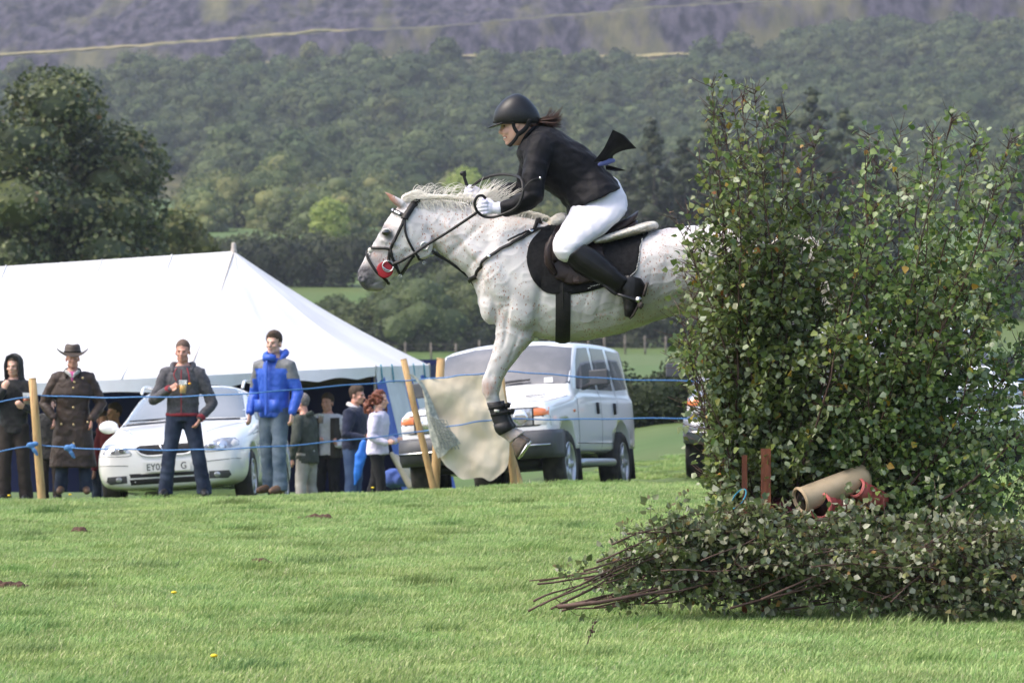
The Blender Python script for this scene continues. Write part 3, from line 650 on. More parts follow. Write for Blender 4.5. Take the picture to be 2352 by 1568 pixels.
# coat: white with rusty flecks, grey skin at muzzle and eyes, reddish knee
def coat_mat():
    m = bpy.data.materials.new('flea_bitten_coat'); m.use_nodes = True; nt = m.node_tree; L = nt.links; b = nt.nodes['Principled BSDF']
    b.inputs['Roughness'].default_value = .62; b.inputs['Specular IOR Level'].default_value = .25; b.inputs['Sheen Weight'].default_value = .12
    tc = _n(nt, 'ShaderNodeTexCoord')
    def noi(s, d=3, st=None):
        n = _n(nt, 'ShaderNodeTexNoise'); n.inputs['Scale'].default_value = s; n.inputs['Detail'].default_value = d
        mp = _n(nt, 'ShaderNodeMapping'); L.new(tc.outputs['Object'], mp.inputs[0])
        if st: mp.inputs['Scale'].default_value = st
        L.new(mp.outputs[0], n.inputs[0]); return n
    def mr(s, a, c, d=0, e=1):
        q = _n(nt, 'ShaderNodeMapRange'); q.inputs[1].default_value = a; q.inputs[2].default_value = c; q.inputs[3].default_value = d; q.inputs[4].default_value = e; L.new(s, q.inputs[0]); return q.outputs[0]
    def mix(f, a, c):
        x = _n(nt, 'ShaderNodeMix', data_type='RGBA'); L.new(f, x.inputs[0])
        for i, v in ((6, a), (7, c)):
            if isinstance(v, tuple): x.inputs[i].default_value = (*v, 1)
            else: L.new(v, x.inputs[i])
        return x.outputs[2]
    def mul(a, c):
        q = _n(nt, 'ShaderNodeMath', operation='MULTIPLY'); L.new(a, q.inputs[0]); L.new(c, q.inputs[1]); return q.outputs[0]
    base = mix(mr(noi(7, 5).outputs[0], .35, .65), (.50, .48, .48), (.66, .64, .625))
    def flecks(sc, rad, dens, seed):
        v = _n(nt, 'ShaderNodeTexVoronoi'); v.inputs['Scale'].default_value = sc
        mp = _n(nt, 'ShaderNodeMapping'); mp.inputs['Location'].default_value = (seed, seed*.7, 0); mp.inputs['Scale'].default_value = (1.25, 1, .8); L.new(tc.outputs['Object'], mp.inputs[0])
        wr = noi(60, 2); av = _n(nt, 'ShaderNodeVectorMath', operation='SCALE'); av.inputs['Scale'].default_value = .012; L.new(wr.outputs['Color'], av.inputs[0])
        ad = _n(nt, 'ShaderNodeVectorMath', operation='ADD'); L.new(mp.outputs[0], ad.inputs[0]); L.new(av.outputs[0], ad.inputs[1]); L.new(ad.outputs[0], v.inputs[0])
        cs = _n(nt, 'ShaderNodeSeparateColor'); L.new(v.outputs['Color'], cs.inputs[0])
        dn = mr(noi(5.5, 2).outputs[0], .35, .7, .0, dens)
        lt = _n(nt, 'ShaderNodeMath', operation='LESS_THAN'); L.new(cs.outputs[0], lt.inputs[0]); L.new(dn, lt.inputs[1])
        return mul(lt.outputs[0], mr(v.outputs['Distance'], rad*.5, rad, 1, 0))
    c = mix(flecks(34, .46, .34, 5.1), base, (.56, .44, .40)); c = mix(flecks(52, .32, .75, 0), c, (.40, .25, .20)); c = mix(flecks(88, .34, .8, 3.3), c, (.47, .33, .28)); c = mix(flecks(60, .40, .3, 8.1), c, (.30, .17, .13))
    at_ = _n(nt, 'ShaderNodeAttribute', attribute_name='skin'); cs = _n(nt, 'ShaderNodeSeparateColor'); L.new(at_.outputs['Color'], cs.inputs[0])
    gm = mix(mr(noi(50, 4).outputs[0], .4, .62), (.032, .031, .036), (.10, .095, .105))
    c = mix(cs.outputs[0], c, gm); c = mix(cs.outputs[1], c, (.34, .17, .12)); c = mix(cs.outputs[2], c, (.40, .30, .24))
    L.new(c, b.inputs['Base Color'])
    nb = noi(140, 3, (.5, 1, 1)); bp = _n(nt, 'ShaderNodeBump'); bp.inputs['Strength'].default_value = .25; bp.inputs['Distance'].default_value = .003; L.new(nb.outputs[0], bp.inputs['Height']); L.new(bp.outputs[0], b.inputs['Normal'])
    return m
def blob(px, py, rx, ry, soft=1.0, rot=0):
    x = (V[:, 0]+horse.location.x-H(px, py).x)/S; z = -(V[:, 2]+horse.location.z-H(px, py).z)/S
    ca, sa = math.cos(rot), math.sin(rot); u = (x*ca+z*sa)/rx; w_ = (-x*sa+z*ca)/ry
    return np.clip((1.15-np.sqrt(u*u+w_*w_))*2.2/soft, 0, 1)
nzv = np.array([noise.noise(Vector(p)*14)+.5*noise.noise(Vector(p)*40) for p in V])
grey = np.clip(np.maximum.reduce([blob(836, 640, 36, 40, 1.1, .9)*.95, blob(868, 656, 32, 14)*.7, blob(857, 606, 20, 30, 1.6, .6)*.55, blob(889, 537, 26, 17, 1.3, .9)*.75, blob(872, 560, 26, 14, 1.8, .9)*.4, blob(1150, 1010, 1, 1)])+nzv*.12*(blob(850, 630, 70, 60, 2) > 0), 0, 1)
red = np.clip(np.maximum.reduce([blob(1120, 890, 20, 24, 1.6)*.5, blob(1112, 905, 8, 20)*.3, blob(890, 448, 16, 12)*1.0, blob(906, 464, 10, 26, 1.4, -.9)*.8, blob(862, 585, 22, 14, 2)*.35, blob(898, 520, 14, 8, 1.6, .4)*.3])*(1+nzv*.8), 0, 1)
tan = np.clip(np.maximum.reduce([blob(1175, 998, 26, 16)*.6, blob(1110, 900, 14, 40)*.25, blob(870, 668, 22, 8)*.3])*(1+nzv*.5), 0, 1)
ca = HM.attributes.new('skin', 'FLOAT_COLOR', 'POINT'); ca.data.foreach_set('color', np.stack([grey, red, tan, np.ones(len(V))], 1).astype(np.float32).ravel())
M_COAT = coat_mat(); link('body', HM, M_COAT, horse)
HB_ = BVHTree.FromPolygons([Vector(p)+horse.location for p in vget(HM)], [tuple(p.vertices) for p in HM.polygons])
M_HOOF = mat('hoof_horn', (.16, .12, .09), .5, (.09, .07, .055), 30, stretch=(1, 1, 4), lo=.3, hi=.7)
M_STEEL = mat('bright_steel', (.7, .7, .7), .25, metal=1)
M_BLACKL = mat('black_leather', (.008, .0075, .0075), .45, (.014, .013, .0125), 30, spec=.3, bump=.25, bsc=150)
M_BROWNL = mat('dark_brown_leather', (.018, .011, .010), .4, (.03, .018, .016), 12, spec=.3, bump=.2, bsc=120)
M_EYE = mat('horse_eye', (.012, .008, .007), .05, spec=.8, coat=1)
hl = horse.location.copy()
def hpart(mb, name, m, parent=horse, base=None):
    o = mb.build(name, m, parent); off = base if base is not None else hl
    o.data.transform(Matrix.Translation(-off)); return o
for s in (-1, 1):
    b = MB(); b.ell(H(887.5, 535, s*35.5*S), (9.5*S, 5.5*S, 8*S)); hpart(b, 'eye', M_EYE)
    b = MB(); b.tube([H(877, 536, s*34*S), H(882, 528.5, s*37.5*S), H(892, 527.5, s*38*S), H(899, 533, s*36*S)], [1.5*S, 2.6*S, 2.6*S, 1.2*S], 8); hpart(b, 'eyelid', M_COAT)
def hoof(cx, cy_, y0, ang, name='hoof'):
    "hoof cup with steel shoe; ang = turn of the sole axis in the side view"
    o = empty('tmp', (0, 0, 0)); bpy.data.objects.remove(o)
    rot = Matrix.Rotation(ang, 3, 'Y'); c = H(cx, cy_, y0)
    def ring(h, rl, rw, sh=0): return [c+rot @ Vector((math.cos(t)*rl+sh, math.sin(t)*rw, h)) for t in [2*math.pi*k/20 for k in range(20)]]
    b = MB(); b.loft([ring(.052, .034, .034, .016), ring(.040, .042, .040, .012), ring(0, .058, .052, 0), ring(-.022, .064, .056, -.004), ring(-.024, .05, .044, -.004), ring(-.012, .03, .03, 0)])
    h = hpart(b, name, M_HOOF)
    b = MB(); n = 18; pts = [c+rot @ Vector((-math.cos(t)*.058-.004, math.sin(t)*.051, -.029)) for t in np.linspace(-2.35, 2.35, n)]
    b.tube(pts, .0075, 8, up=rot @ Vector((0, 0, 1)), flat=1.3); sh = b.build('horseshoe', M_STEEL, h); sh.data.transform(Matrix.Translation(-hl))
hoof(1195, 1024, -44*S, R(-58)); hoof(1201, 1022, 44*S, R(-58))
hoof(1960, 960, -52*S, R(-48)); hoof(1988, 960, 52*S, R(-48))
# mane, forelock and tail as locks of hair
M_HAIR = mat('pale_mane_hair', (.90, .87, .80), .6, (.76, .70, .60), 30, stretch=(3, 3, 3), lo=.35, hi=.75, spec=.4)
def locks(mb, roots, n, rad, seed, wild, fn):
    r = random.Random(seed)
    for i in range(n):
        pts = fn(r, i); k = len(pts)
        mb.tube(spline(pts, 3), [rad*(1-.85*(j/(3*(k-1)))) for j in range(3*(k-1)+1)], 4, cap=None)
CR = [(944, 462), (985, 459), (1030, 459), (1080, 469), (1134, 485), (1180, 494), (1236, 507)]
def crest(t):
    p = spline([(a, c, 0) for a, c in CR], 10); q = p[min(len(p)-1, max(0, int(t*(len(p)-1))))]; return q.x, q.y
mane = MB()
def mane_lock(r, i):
    t = r.random()*.56; x, y = crest(t); dy = r.uniform(-12, 12)*S
    hgt = (7+20*math.exp(-((x-1080)/50)**2)+9*math.exp(-((x-965)/40)**2)); h_ = hgt*(.25+.75*r.random()); bk = r.uniform(2, 26)
    return [H(x, y+5, dy), H(x+bk*.15, y-h_*.55, dy*1.6), H(x+bk*.6, y-h_, dy*2.3), H(x+bk*1.3+6, y-h_*(.8-.5*r.random()), dy*2.8+r.uniform(-6, 2)*S)]
locks(mane, None, 280, .0034, 5, 1, mane_lock)
def mane_tuft(r, i):        # the lock blown back in front of the rider's hand
    x = r.uniform(1085, 1140); y = crest((x-944)/292)[1]; dy = r.uniform(-16, 10)*S
    ex, ey = x+r.uniform(24, 74), y-r.uniform(4, 62)
    return [H(x, y+6, dy), H(x+8, y-14, dy), H((x+ex)/2+4, (y+ey)/2-10, dy*1.3), H(ex, ey, dy*1.6)]
locks(mane, None, 190, .0032, 6, 1, mane_tuft)
def mane_side(r, i):        # hair lying down over the near side of the crest
    t = r.random()*.62; x, y = crest(t); s = r.choice((-1, -1, 1)); d = (15+16*t)*S*s
    ln = r.uniform(4, 30); return [H(x, y-5, 0), H(x+2, y+1, d*.6), H(x+6+r.uniform(-3, 6), y+ln*.6, d*1.12), H(x+10+r.uniform(-4, 10), y+ln, d*1.22)]
locks(mane, None, 220, .0034, 7, 1, mane_side)
def mane_low(r, i):
    x = r.uniform(1168, 1242); y = np.interp(x, [1168, 1200, 1242], [492, 496, 508]); dy = r.uniform(-14, 10)*S
    return [H(x, y+5, dy), H(x+4, y-6, dy), H(x+10+r.uniform(0, 6), y-8-r.uniform(0, 6), dy*1.2), H(x+18+r.uniform(0, 10), y-r.uniform(-2, 8), dy*1.5)]
locks(mane, None, 150, .0042, 8, 1, mane_low)
def stray(r, i):
    t = r.random()*.5; x, y = crest(t); dy = r.uniform(-8, 8)*S; h_ = r.uniform(20, 40)*(1 if x < 1050 else 1.1); bk = r.uniform(20, 60)
    return [H(x, y, dy), H(x+bk*.2, y-h_*.7, dy), H(x+bk*.6, y-h_, dy), H(x+bk, y-h_*.75, dy)]
locks(mane, None, 70, .0015, 9, 1, stray)
hpart(mane, 'mane', M_HAIR)
fl = MB()
def fore(r, i):
    x = r.uniform(920, 948); y = 468-(x-920)*.25; dy = r.uniform(-12, 12)*S; h_ = r.uniform(6, 26); bk = r.uniform(6, 42)
    return [H(x, y+4, dy), H(x+bk*.1, y-h_*.6, dy*1.3), H(x+bk*.5, y-h_, dy*1.6), H(x+bk, y-h_*.8, dy*2)]
locks(fl, None, 130, .0036, 11, 1, fore); hpart(fl, 'forelock', M_HAIR)
tl = MB()
def tail(r, i):
    dy = r.gauss(0, 10)*S; e = r.gauss(0, 1)
    return [H(1770, 562, dy*.4), H(1812, 540+e*6, dy), H(1862, 575+e*14, dy*1.8), H(1900, 640+e*22, dy*2.4), H(1930+e*20, 710+abs(e)*25, dy*3)]
locks(tl, None, 320, .0055, 12, 1, tail); hpart(tl, 'tail', M_HAIR)
# ------------------------------------------------------------------ brushing boots (worn on the fore legs)
M_BOOTN = mat('black_neoprene', (.009, .009, .010), .55, (.014, .014, .015), 20)
M_STRAP = mat('black_webbing', (.012, .012, .012), .8)
M_TAGW = mat('pale_label', (.55, .55, .5), .6)
for s, dx, lab in ((-1, 0, "black brushing boot with pale label on the horse's near foreleg"), (1, 5, "black brushing boot on the horse's far foreleg, mostly hidden")):
    bt = empty('brushing_boot', H(1135+dx, 950, s*44*S), 0, lab, 'horse boot', 'brushing boots on the fore legs'); base = bt.location.copy(); y0 = s*44*S
    b = MB(); leg_tube(b, [(1118+dx, 924, 1153+dx, 920, 15), (1121+dx, 934, 1155+dx, 929, 16), (1129+dx, 958, 1166+dx, 950, 15.5), (1136+dx, 980, 1174+dx, 968, 17), (1138+dx, 990, 1180+dx, 976, 19), (1146+dx, 998, 1180+dx, 981, 18.5)], y0, 20)
    o = hpart(b, 'shell', M_BOOTN, bt, base)
    b = MB(); leg_tube(b, [(1133+dx, 974, 1170+dx, 964, 17.5), (1136+dx, 985, 1177+dx, 972, 20.5), (1143+dx, 995, 1181+dx, 978, 20), (1148+dx, 999, 1178+dx, 983, 17)], y0, 20); hpart(b, 'fetlock_cup', M_BOOTN, bt, base)
    for (a, c, e, g) in ((1122, 936, 1159, 931), (1127, 951, 1168, 945)):
        b = MB(); leg_tube(b, [(a+dx-1, c-4, e+dx+2, g-5, 17.2), (a+dx, c+4, e+dx+3, g+3, 17.2)], y0, 20); b.box(H(e+dx+4, g, y0), (9*S, 12*S, 12*S), Matrix.Rotation(.3, 3, 'Y')); hpart(b, 'strap', M_STRAP, bt, base)
    if s < 0: b = MB(); b.box(H(1141, 942, y0-17.6*S), (12*S, 1.2*S, 5.5*S), Matrix.Rotation(.1, 3, 'Y')); hpart(b, 'label', M_TAGW, bt, base)
# ------------------------------------------------------------------ saddle
sad = empty('saddle', H(1370, 560), 0, 'dark brown jumping saddle on a black pad and cream sheepskin', 'saddle'); sl_ = sad.location.copy()
near = Vector((0, 1, 0)); tow = lambda u, v: H(u, v, -1.2); 
M_PAD = mat('black_quilted_cotton', (.008, .008, .009), .95, (.014, .014, .015), 40, bump=.4, bsc=90, spec=.2)
M_WOOL = mat('cream_sheepskin', (.78, .73, .64), .95, (.60, .54, .44), 25, bump=1, bsc=120, spec=.1, sheen=.3)
M_BEAD = mat('white_beads', (.85, .85, .83), .3)
def smooth_poly(p, n=4):
    k = len(p); q = [(a, c, 0) for a, c in p]; s = spline([q[-1]]+q+[q[0], q[1]], n)[n:-n]; return [(v.x, v.y) for v in s[:-1]]
PADP = smooth_poly([(1262, 520), (1240, 534), (1220, 556), (1210, 584), (1211, 612), (1226, 648), (1250, 670), (1276, 677), (1328, 675), (1386, 660), (1444, 638), (1458, 624), (1464, 600), (1467, 576), (1474, 556), (1490, 536), (1470, 525), (1400, 540), (1320, 530)], 3)
for s in (1, -1):
    o = patch('saddle_pad', HB_, [(a, c) for a, c in PADP], lambda u, v: H(u, v, -1.2*s), (0, s, 0), .014, M_PAD, sad, 4, thick=.012); o.data.transform(Matrix.Translation(-sl_))
# pad binding and the row of beads
edge = [p for p in PADP if p[0] < 1500]
for nm, pl in (('beads', [(1474, 556), (1467, 577), (1463.5, 600), (1457, 622), (1444, 636)]), ('beads', [(1349, 662), (1377, 654)])):
    pts, nr = project_line(HB_, [H(a, c, -.6) for a, c in pl], (0, 1, 0), .019, 40); b = MB(); d = 0; last = None
    for p in pts:
        if last is None or (p-last).length > 3.4*S: b.ell(p, (1.15*S, 1.1*S, 1.15*S), 6, 4); last = p
    o = b.build(nm, M_BEAD, sad); o.data.transform(Matrix.Translation(-sl_))
def spart(mb, name, m, par, base): o = mb.build(name, m, par); o.data.transform(Matrix.Translation(-base)); return o
FLAP = smooth_poly([(1290, 520), (1268, 544), (1252, 572), (1251, 604), (1263, 626), (1284, 645), (1316, 656), (1360, 649), (1388, 624), (1386, 590), (1380, 560), (1394, 538), (1340, 520)], 3)
for s in (1, -1):
    o = patch('flap', HB_, FLAP, lambda u, v: H(u, v, -1.2*s), (0, s, 0), .036, M_BROWNL, sad, 4, thick=.02); o.data.transform(Matrix.Translation(-sl_))
b = MB()
b.tube([H(1267, 548, -118*S), H(1257, 575, -126*S), H(1259, 606, -126*S), H(1274, 628, -122*S)], [5*S, 8*S, 9*S, 5*S], 10); spart(b, 'knee_roll', M_BROWNL, sad, sl_)
b = MB(); b.loft([sect(a, c, hw, 20, 2.4) for a, c, hw in [((1284, 505), (1290, 540), 12), ((1305, 513), (1308, 546), 26), ((1340, 524), (1345, 552), 38), ((1375, 526), (1380, 550), 48), ((1410, 515), (1414, 545), 56), ((1440, 501), (1440, 531), 56), ((1460, 487), (1452, 519), 48), ((1466, 484), (1463, 502), 38)]])
o = spart(b, 'seat', M_BROWNL, sad, sl_)
b = MB(); b.loft([sect(a, c, hw, 18, 2.3) for a, c, hw in [((1400, 535), (1402, 552), 60), ((1435, 520), (1437, 540), 62), ((1456, 506), (1458, 526), 52), ((1464, 506), (1465, 516), 36)]]); spart(b, 'panel', M_BROWNL, sad, sl_)
b = MB(); b.loft([sect(a, c, hw, 26, 2.2) for a, c, hw in [((1360, 551), (1366, 566), 108), ((1378, 544), (1386, 562), 106), ((1420, 530), (1428, 550), 98), ((1460, 517), (1468, 538), 82), ((1490, 510), (1498, 528), 62), ((1504, 509), (1509, 525), 40), ((1510, 514), (1512, 520), 14)]])
b.loft([sect(a, c, hw, 22, 2.2) for a, c, hw in [((1250, 514), (1258, 526), 14), ((1262, 503), (1274, 526), 30), ((1278, 492), (1292, 522), 38), ((1294, 489), (1304, 520), 40), ((1310, 500), (1318, 522), 30)]])
me = fuse(b, 'sheepskin', .009, 3); wrinkle(me, .006, 30); me.transform(Matrix.Translation(-sl_)); link('sheepskin', me, M_WOOL, sad)
# girth round the barrel
def girth(px0, px1, wid, off, m, name, a0=-40, a1=220):
    rows = []
    for f in (0, .33, .67, 1):
        row = []
        for k in range(40):
            t = R(a0+(a1-a0)*k/39); c = H(px0+(px1-px0)*.5, 650); d = Vector((0, -math.cos(t), -math.sin(t)))
            px = px0+(px1-px0)*max(0, math.sin(t)); c = H(px+(f-.5)*wid, 650); h = HB_.ray_cast(c+d*1.2, -d)
            row.append((h[0] if h[0] else c+d*.3)+d*(off if 0 < f < 1 else off*.4))
        rows.append(row)
    v = [p for r_ in rows for p in r_]; f = [(j*40+i, j*40+i+1, (j+1)*40+i+1, (j+1)*40+i) for j in range(3) for i in range(39)]
    b = MB(); b.add(v, f); return spart(b, name, m, sad, sl_)
girth(1292, 1292, 34, .014, mat('black_girth', (.008, .0075, .008), .7, (.013, .012, .012), 30, bump=.3, bsc=60), 'girth')
girth(1292, 1292, 5, .019, M_BLACKL, 'girth_strap', -10, 30)
# ------------------------------------------------------------------ breastplate
brp = empty('breastplate', H(1120, 595), 0, 'black leather breast strap and martingale across the grey chest', 'breastplate'); bl_ = brp.location.copy()
def strap_pts(pl, off, s=1, n=8): return project_line(HB_, [H(a, c, -s*.6) for a, c in pl], (0, s, 0), off, n)
for s in (1, -1):
    p, n_ = strap_pts([(1262, 529), (1240, 530), (1226, 535), (1180, 560), (1126, 592), (1104, 615), (1096, 632)], .012, s)
    b = MB(); ribbon(b, p, n_, .021, .006); spart(b, 'breast_strap', M_BLACKL, brp, bl_)
    p, n_ = strap_pts([(1236, 505), (1230, 522), (1225, 535)], .012, s); b = MB(); ribbon(b, p, n_, .024, .005); spart(b, 'wither_strap', M_BLACKL, brp, bl_)
    p, n_ = strap_pts([(1228, 531), (1200, 541), (1168, 558)], .016, s); b = MB(); ribbon(b, p, n_, .012, .005); spart(b, 'loose_strap_end', M_BLACKL, brp, bl_)
    p, n_ = strap_pts([(1127, 590), (1124, 595)], .019, s, 2); b = MB(); ribbon(b, p, n_, .024, .004); spart(b, 'buckle', M_STEEL, brp, bl_)
    p, n_ = strap_pts([(1222, 533), (1217, 537)], .02, s, 3); b = MB(); ribbon(b, p, n_, .028, .004); spart(b, 'buckle', M_STEEL, brp, bl_)
q = [HB_.find_nearest(H(1086, 640, y*S)) for y in range(-54, 55, 6)]; p = [a_[0]+a_[1]*.01 for a_ in q]; n_ = [a_[1] for a_ in q]; b = MB(); ribbon(b, p, n_, .03, .007); spart(b, 'chest_strap', M_BLACKL, brp, bl_)
for y, px, py in ((-34, 976, 566), (30, 990, 577)):
    b = MB(); q = spline([H(1087, 646, y*.1*S), H(1060, 622, y*.35*S), H(1020, 594, y*.7*S), H(px+5, py+4, y*S)], 6)
    ribbon(b, q, [Vector((0, -1, .3))]*len(q), .017, .004); spart(b, 'martingale_strap', M_BLACKL, brp, bl_)
b = MB(); b.tube([H(1082, 640, -3*S), H(1090, 652, 0)], [6*S, 6*S], 10, flat=.6); spart(b, 'rubber_stop', M_STRAP, brp, bl_)
def ring_pts(c, r, n=24, ax=(0, 1, 0), sq=1): 
    rot = Vector((0, 1, 0)).rotation_difference(Vector(ax)).to_matrix(); return [c+rot @ Vector((r*math.cos(t), 0, r*math.sin(t)*sq)) for t in [2*math.pi*k/n for k in range(n+1)]]
for y, px, py in ((-40, 976, 566), (32, 990, 577)):
    b = MB(); b.tube(ring_pts(H(px, py, y*S), 8.5*S), 2*S, 8, cap=None); spart(b, 'martingale_ring', M_STEEL, brp, bl_)
# ------------------------------------------------------------------ bridle
br_ = empty('bridle', H(920, 560), 0, "black leather bridle with red bit guards on the horse's head", 'bridle'); bb = br_.location.copy()
M_RED = mat('red_rubber', (.34, .012, .02), .55, (.28, .012, .022), 20)
M_CRYST = mat('crystal_band', (.75, .75, .78), .15, (.35, .35, .38), 160, metal=.6, lo=.45, hi=.55)
def bstrap(name, pl, wid, off=.010, th=.005, m=None, both=True):
    for s in ((1, -1) if both else (1,)):
        p, n_ = project_line(HB_, [H(a, c, -s*.5) for a, c in pl], (0, s, 0), off, 7); b = MB(); ribbon(b, p, n_, wid*S, th); spart(b, name, m or M_BLACKL, br_, bb)
bstrap('headpiece', [(957, 464), (948, 474), (938, 490), (929, 505)], 14, .012, .006); bstrap('headpiece_padding', [(963, 466), (952, 478), (941, 496), (935, 506)], 6, .012, .005)
p = [H(943+abs(k)*1.2, 460+abs(k)*.8, k*8*S) for k in range(-3, 4)]
b = MB(); pp = [H(958+.2*k*k, 459+.6*k*k, k*7*S) for k in range(-3, 4)]; ribbon(b, spline(pp, 3), [(q-H(975, 510)).normalized() for q in spline(pp, 3)], 13*S, .006); spart(b, 'poll_strap', M_BLACKL, br_, bb)
bstrap('browband', [(932, 500), (922, 494), (912, 488), (905, 485)], 10, .011, .006)
bstrap('browband_crystals', [(922, 495), (912, 489), (905, 486)], 6, .018, .003, M_CRYST)
b = MB(); pp = [H(903+.06*k*k, 484+.06*k*k, k*4*S) for k in range(-6, 7)]; ribbon(b, pp, [Vector((-1, 0, .6)).normalized()]*len(pp), 10*S, .006); spart(b, 'brow_front', M_BLACKL, br_, bb)
bstrap('cheekpiece', [(929, 506), (922, 525), (909, 552), (898, 575), (894, 600)], 7.5)
bstrap('throat_lash', [(931, 506), (932, 530), (938, 550), (950, 573), (964, 594), (975, 603)], 5.5)
bstrap('cheek_strap', [(899, 574), (903, 592), (909, 606), (915, 622), (920, 632)], 6.5, .012)
bstrap('noseband', [(851, 572), (866, 571), (884, 571), (900, 573)], 6.5, .012)
bstrap('noseband', [(846, 579), (848, 594), (856, 610), (868, 627), (884, 640), (890, 648)], 6.5, .014)
bstrap('noseband', [(893, 598), (904, 608), (914, 618), (919, 630), (923, 634)], 6, .016)
b = MB(); b.ell(H(851, 575, -14*S), (6*S, 4*S, 6*S)); spart(b, 'nose_pad', M_WOOL, br_, bb)
for (a, c) in ((848, 583), (920, 634), (974, 604), (927, 508)):
    h = HB_.ray_cast(H(a, c, -.5), Vector((0, 1, 0))); q = h[0] if h[0] else H(a, c, -20*S)
    b = MB(); b.tube(ring_pts(q+Vector((0, -.012, 0)), 3*S, 12), .8*S, 6, cap=None); spart(b, 'buckle', M_STEEL, br_, bb)
for s in (1, -1):
    h = HB_.ray_cast(H(886, 619, -s*.5), Vector((0, s, 0))); y = (h[0].y-HY) if h[0] else -s*.08
    b = MB(); c = H(885, 620, y-s*.016)
    b.loft([[c+Vector((19*S*math.cos(t)*k, -s*d, 19*S*math.sin(t)*k)) for t in [2*math.pi*i/28 for i in range(28)]] for k, d in ((1, -.008), (1, .004), (.85, .006), (.3, .006))]); spart(b, 'bit_guard', M_RED, br_, bb)
    b = MB(); b.tube(ring_pts(H(892, 612, y-s*.026), 12.5*S, 28), 1.2*S, 8, cap=None); spart(b, 'bit_ring', M_STEEL, br_, bb)
    b = MB(); b.tube([H(880, 613, y-s*.026), H(888, 620, y-s*.03), H(897, 622, y-s*.026)], [1.3*S, 1.8*S, 1.3*S], 8); spart(b, 'bit_cheek', M_STEEL, br_, bb)
def free_strap(name, pl, wid, nrm=(0, -1, .15), par=br_, base=bb, th=.0045, m=None, n=8):
    q = spline([H(a, c, d*S) for a, c, d in pl], n); b = MB(); ribbon(b, q, [Vector(nrm).normalized()]*len(q), wid*S, th); return spart(b, name, m or M_BLACKL, par, base)
free_strap('rein', [(902, 609, -34), (925, 599, -42), (953, 583, -46), (972, 570, -44), (990, 558, -44), (1030, 534, -50), (1070, 508, -62), (1098, 489, -72)], 6.5)
free_strap('rein_grip', [(905, 607, -35), (918, 602, -39), (932, 595, -44)], 8.5, th=.006)
free_strap('rein', [(902, 609, 34), (953, 583, 46), (990, 558, 42), (1040, 520, 50), (1084, 452, 50)], 6.5)
# bight of the reins flying up behind the hands
free_strap('rein_bight', [(1078, 440, 46), (1084, 428, 38), (1108, 411, 18), (1146, 402, -20), (1180, 406, -60), (1197, 416, -104), (1201, 440, -124), (1196, 464, -128), (1184, 482, -124), (1160, 494, -112), (1132, 502, -100), (1110, 499, -96), (1096, 487, -98), (1091, 470, -102), (1097, 456, -102), (1108, 453, -96), (1116, 459, -88)], 6.5, n=8)
free_strap('rein_end', [(1198, 452, -126), (1208, 432, -126), (1224, 418, -122), (1243, 414, -116)], 3.5)
b = MB(); b.box(H(1240, 414, -118*S), (4*S, 3*S, 6*S)); spart(b, 'buckle', M_STEEL, br_, bb)
# ------------------------------------------------------------------ riding crop
crp = empty('riding_crop', H(1078, 440, 46*S), 0, "short black riding crop upright in the rider's far hand", 'riding crop'); cb = crp.location.copy()
b = MB(); b.tube([H(1065, 402, 44*S), H(1072, 424, 45*S), H(1079, 446, 46*S)], [3.6*S, 3.8*S, 3.6*S], 10); spart(b, 'grip', M_BLACKL, crp, cb)
b = MB(); b.tube([H(1061, 397, 44*S), H(1066, 395, 44*S), H(1067, 401, 44*S)], [5.5*S, 6.5*S, 4*S], 10); spart(b, 'knob', M_BLACKL, crp, cb)
b = MB(); b.tube([H(1079, 446, 46*S), H(1096, 490, 64*S), H(1116, 540, 80*S)], [2.4*S, 1.8*S, 1.2*S], 8); spart(b, 'shaft', M_BLACKL, crp, cb)
# ------------------------------------------------------------------ the rider
rid = empty('person', H(1390, 540), 0, 'woman rider in black jacket and white breeches leaning over the jumping horse', 'person'); rb = rid.location.copy()
SKIN = mat('skin', (.62, .36, .27), .5, (.68, .42, .33), 12, subs=.15, lo=.3, hi=.7)
SKINR = mat('ruddy_skin', (.55, .27, .20), .5, (.62, .34, .26), 12, subs=.15, lo=.3, hi=.7)
M_LIP = mat('lips', (.38, .14, .12), .45); M_EYED = mat('dark_eye', (.02, .014, .012), .2); M_TEETH = mat('teeth', (.75, .72, .66), .3)
M_HAIRD = mat('dark_brown_hair', (.03, .014, .009), .45, (.075, .03, .016), 60, stretch=(1, 1, 4))
M_JACK = mat('black_show_jacket', (.0055, .0055, .007), .6, (.010, .0095, .012), 30, sheen=.02, bump=.2, bsc=220, spec=.16)
M_BREE = mat('white_breeches', (.74, .72, .77), .8, (.80, .78, .82), 4, sheen=.1)  # white cloth; slight lilac of the blue sky fill put into the colour
M_GLOVE = mat('white_glove', (.72, .70, .82), .8, (.80, .78, .88), 20, bump=.25, bsc=120)  # white cloth with the sky's bluish fill light mixed into its colour
M_SOLE = mat('rubber_sole', (.05, .042, .036), .8)
M_VELV = mat('black_helmet', (.007, .007, .008), .4, (.016, .016, .017), 80, spec=.4, lo=.5, hi=.75)
M_HARN = mat('black_harness', (.008, .008, .009), .85)
M_LINING = mat('blue_satin_lining', (.10, .12, .30), .4)
def hs(y, a, c, hw, n=20, pw=2.2, tilt=0): return sect((a, y), (c, y+tilt), hw, n, pw)
b = MB()      # body: head, neck, trunk and limbs in one skin
b.loft([hs(*q) for q in [(250, 1160, 1222, 22), (262, 1152, 1234, 29), (274, 1150, 1237, 31), (283, 1150, 1236, 31), (290, 1154, 1232, 31), (297, 1154.5, 1228, 30.5), (304, 1155, 1224, 30), (311, 1157, 1216, 28), (318, 1159, 1212, 25), (325, 1163, 1206, 20), (331, 1168, 1200, 14), (334, 1174, 1194, 8)]])
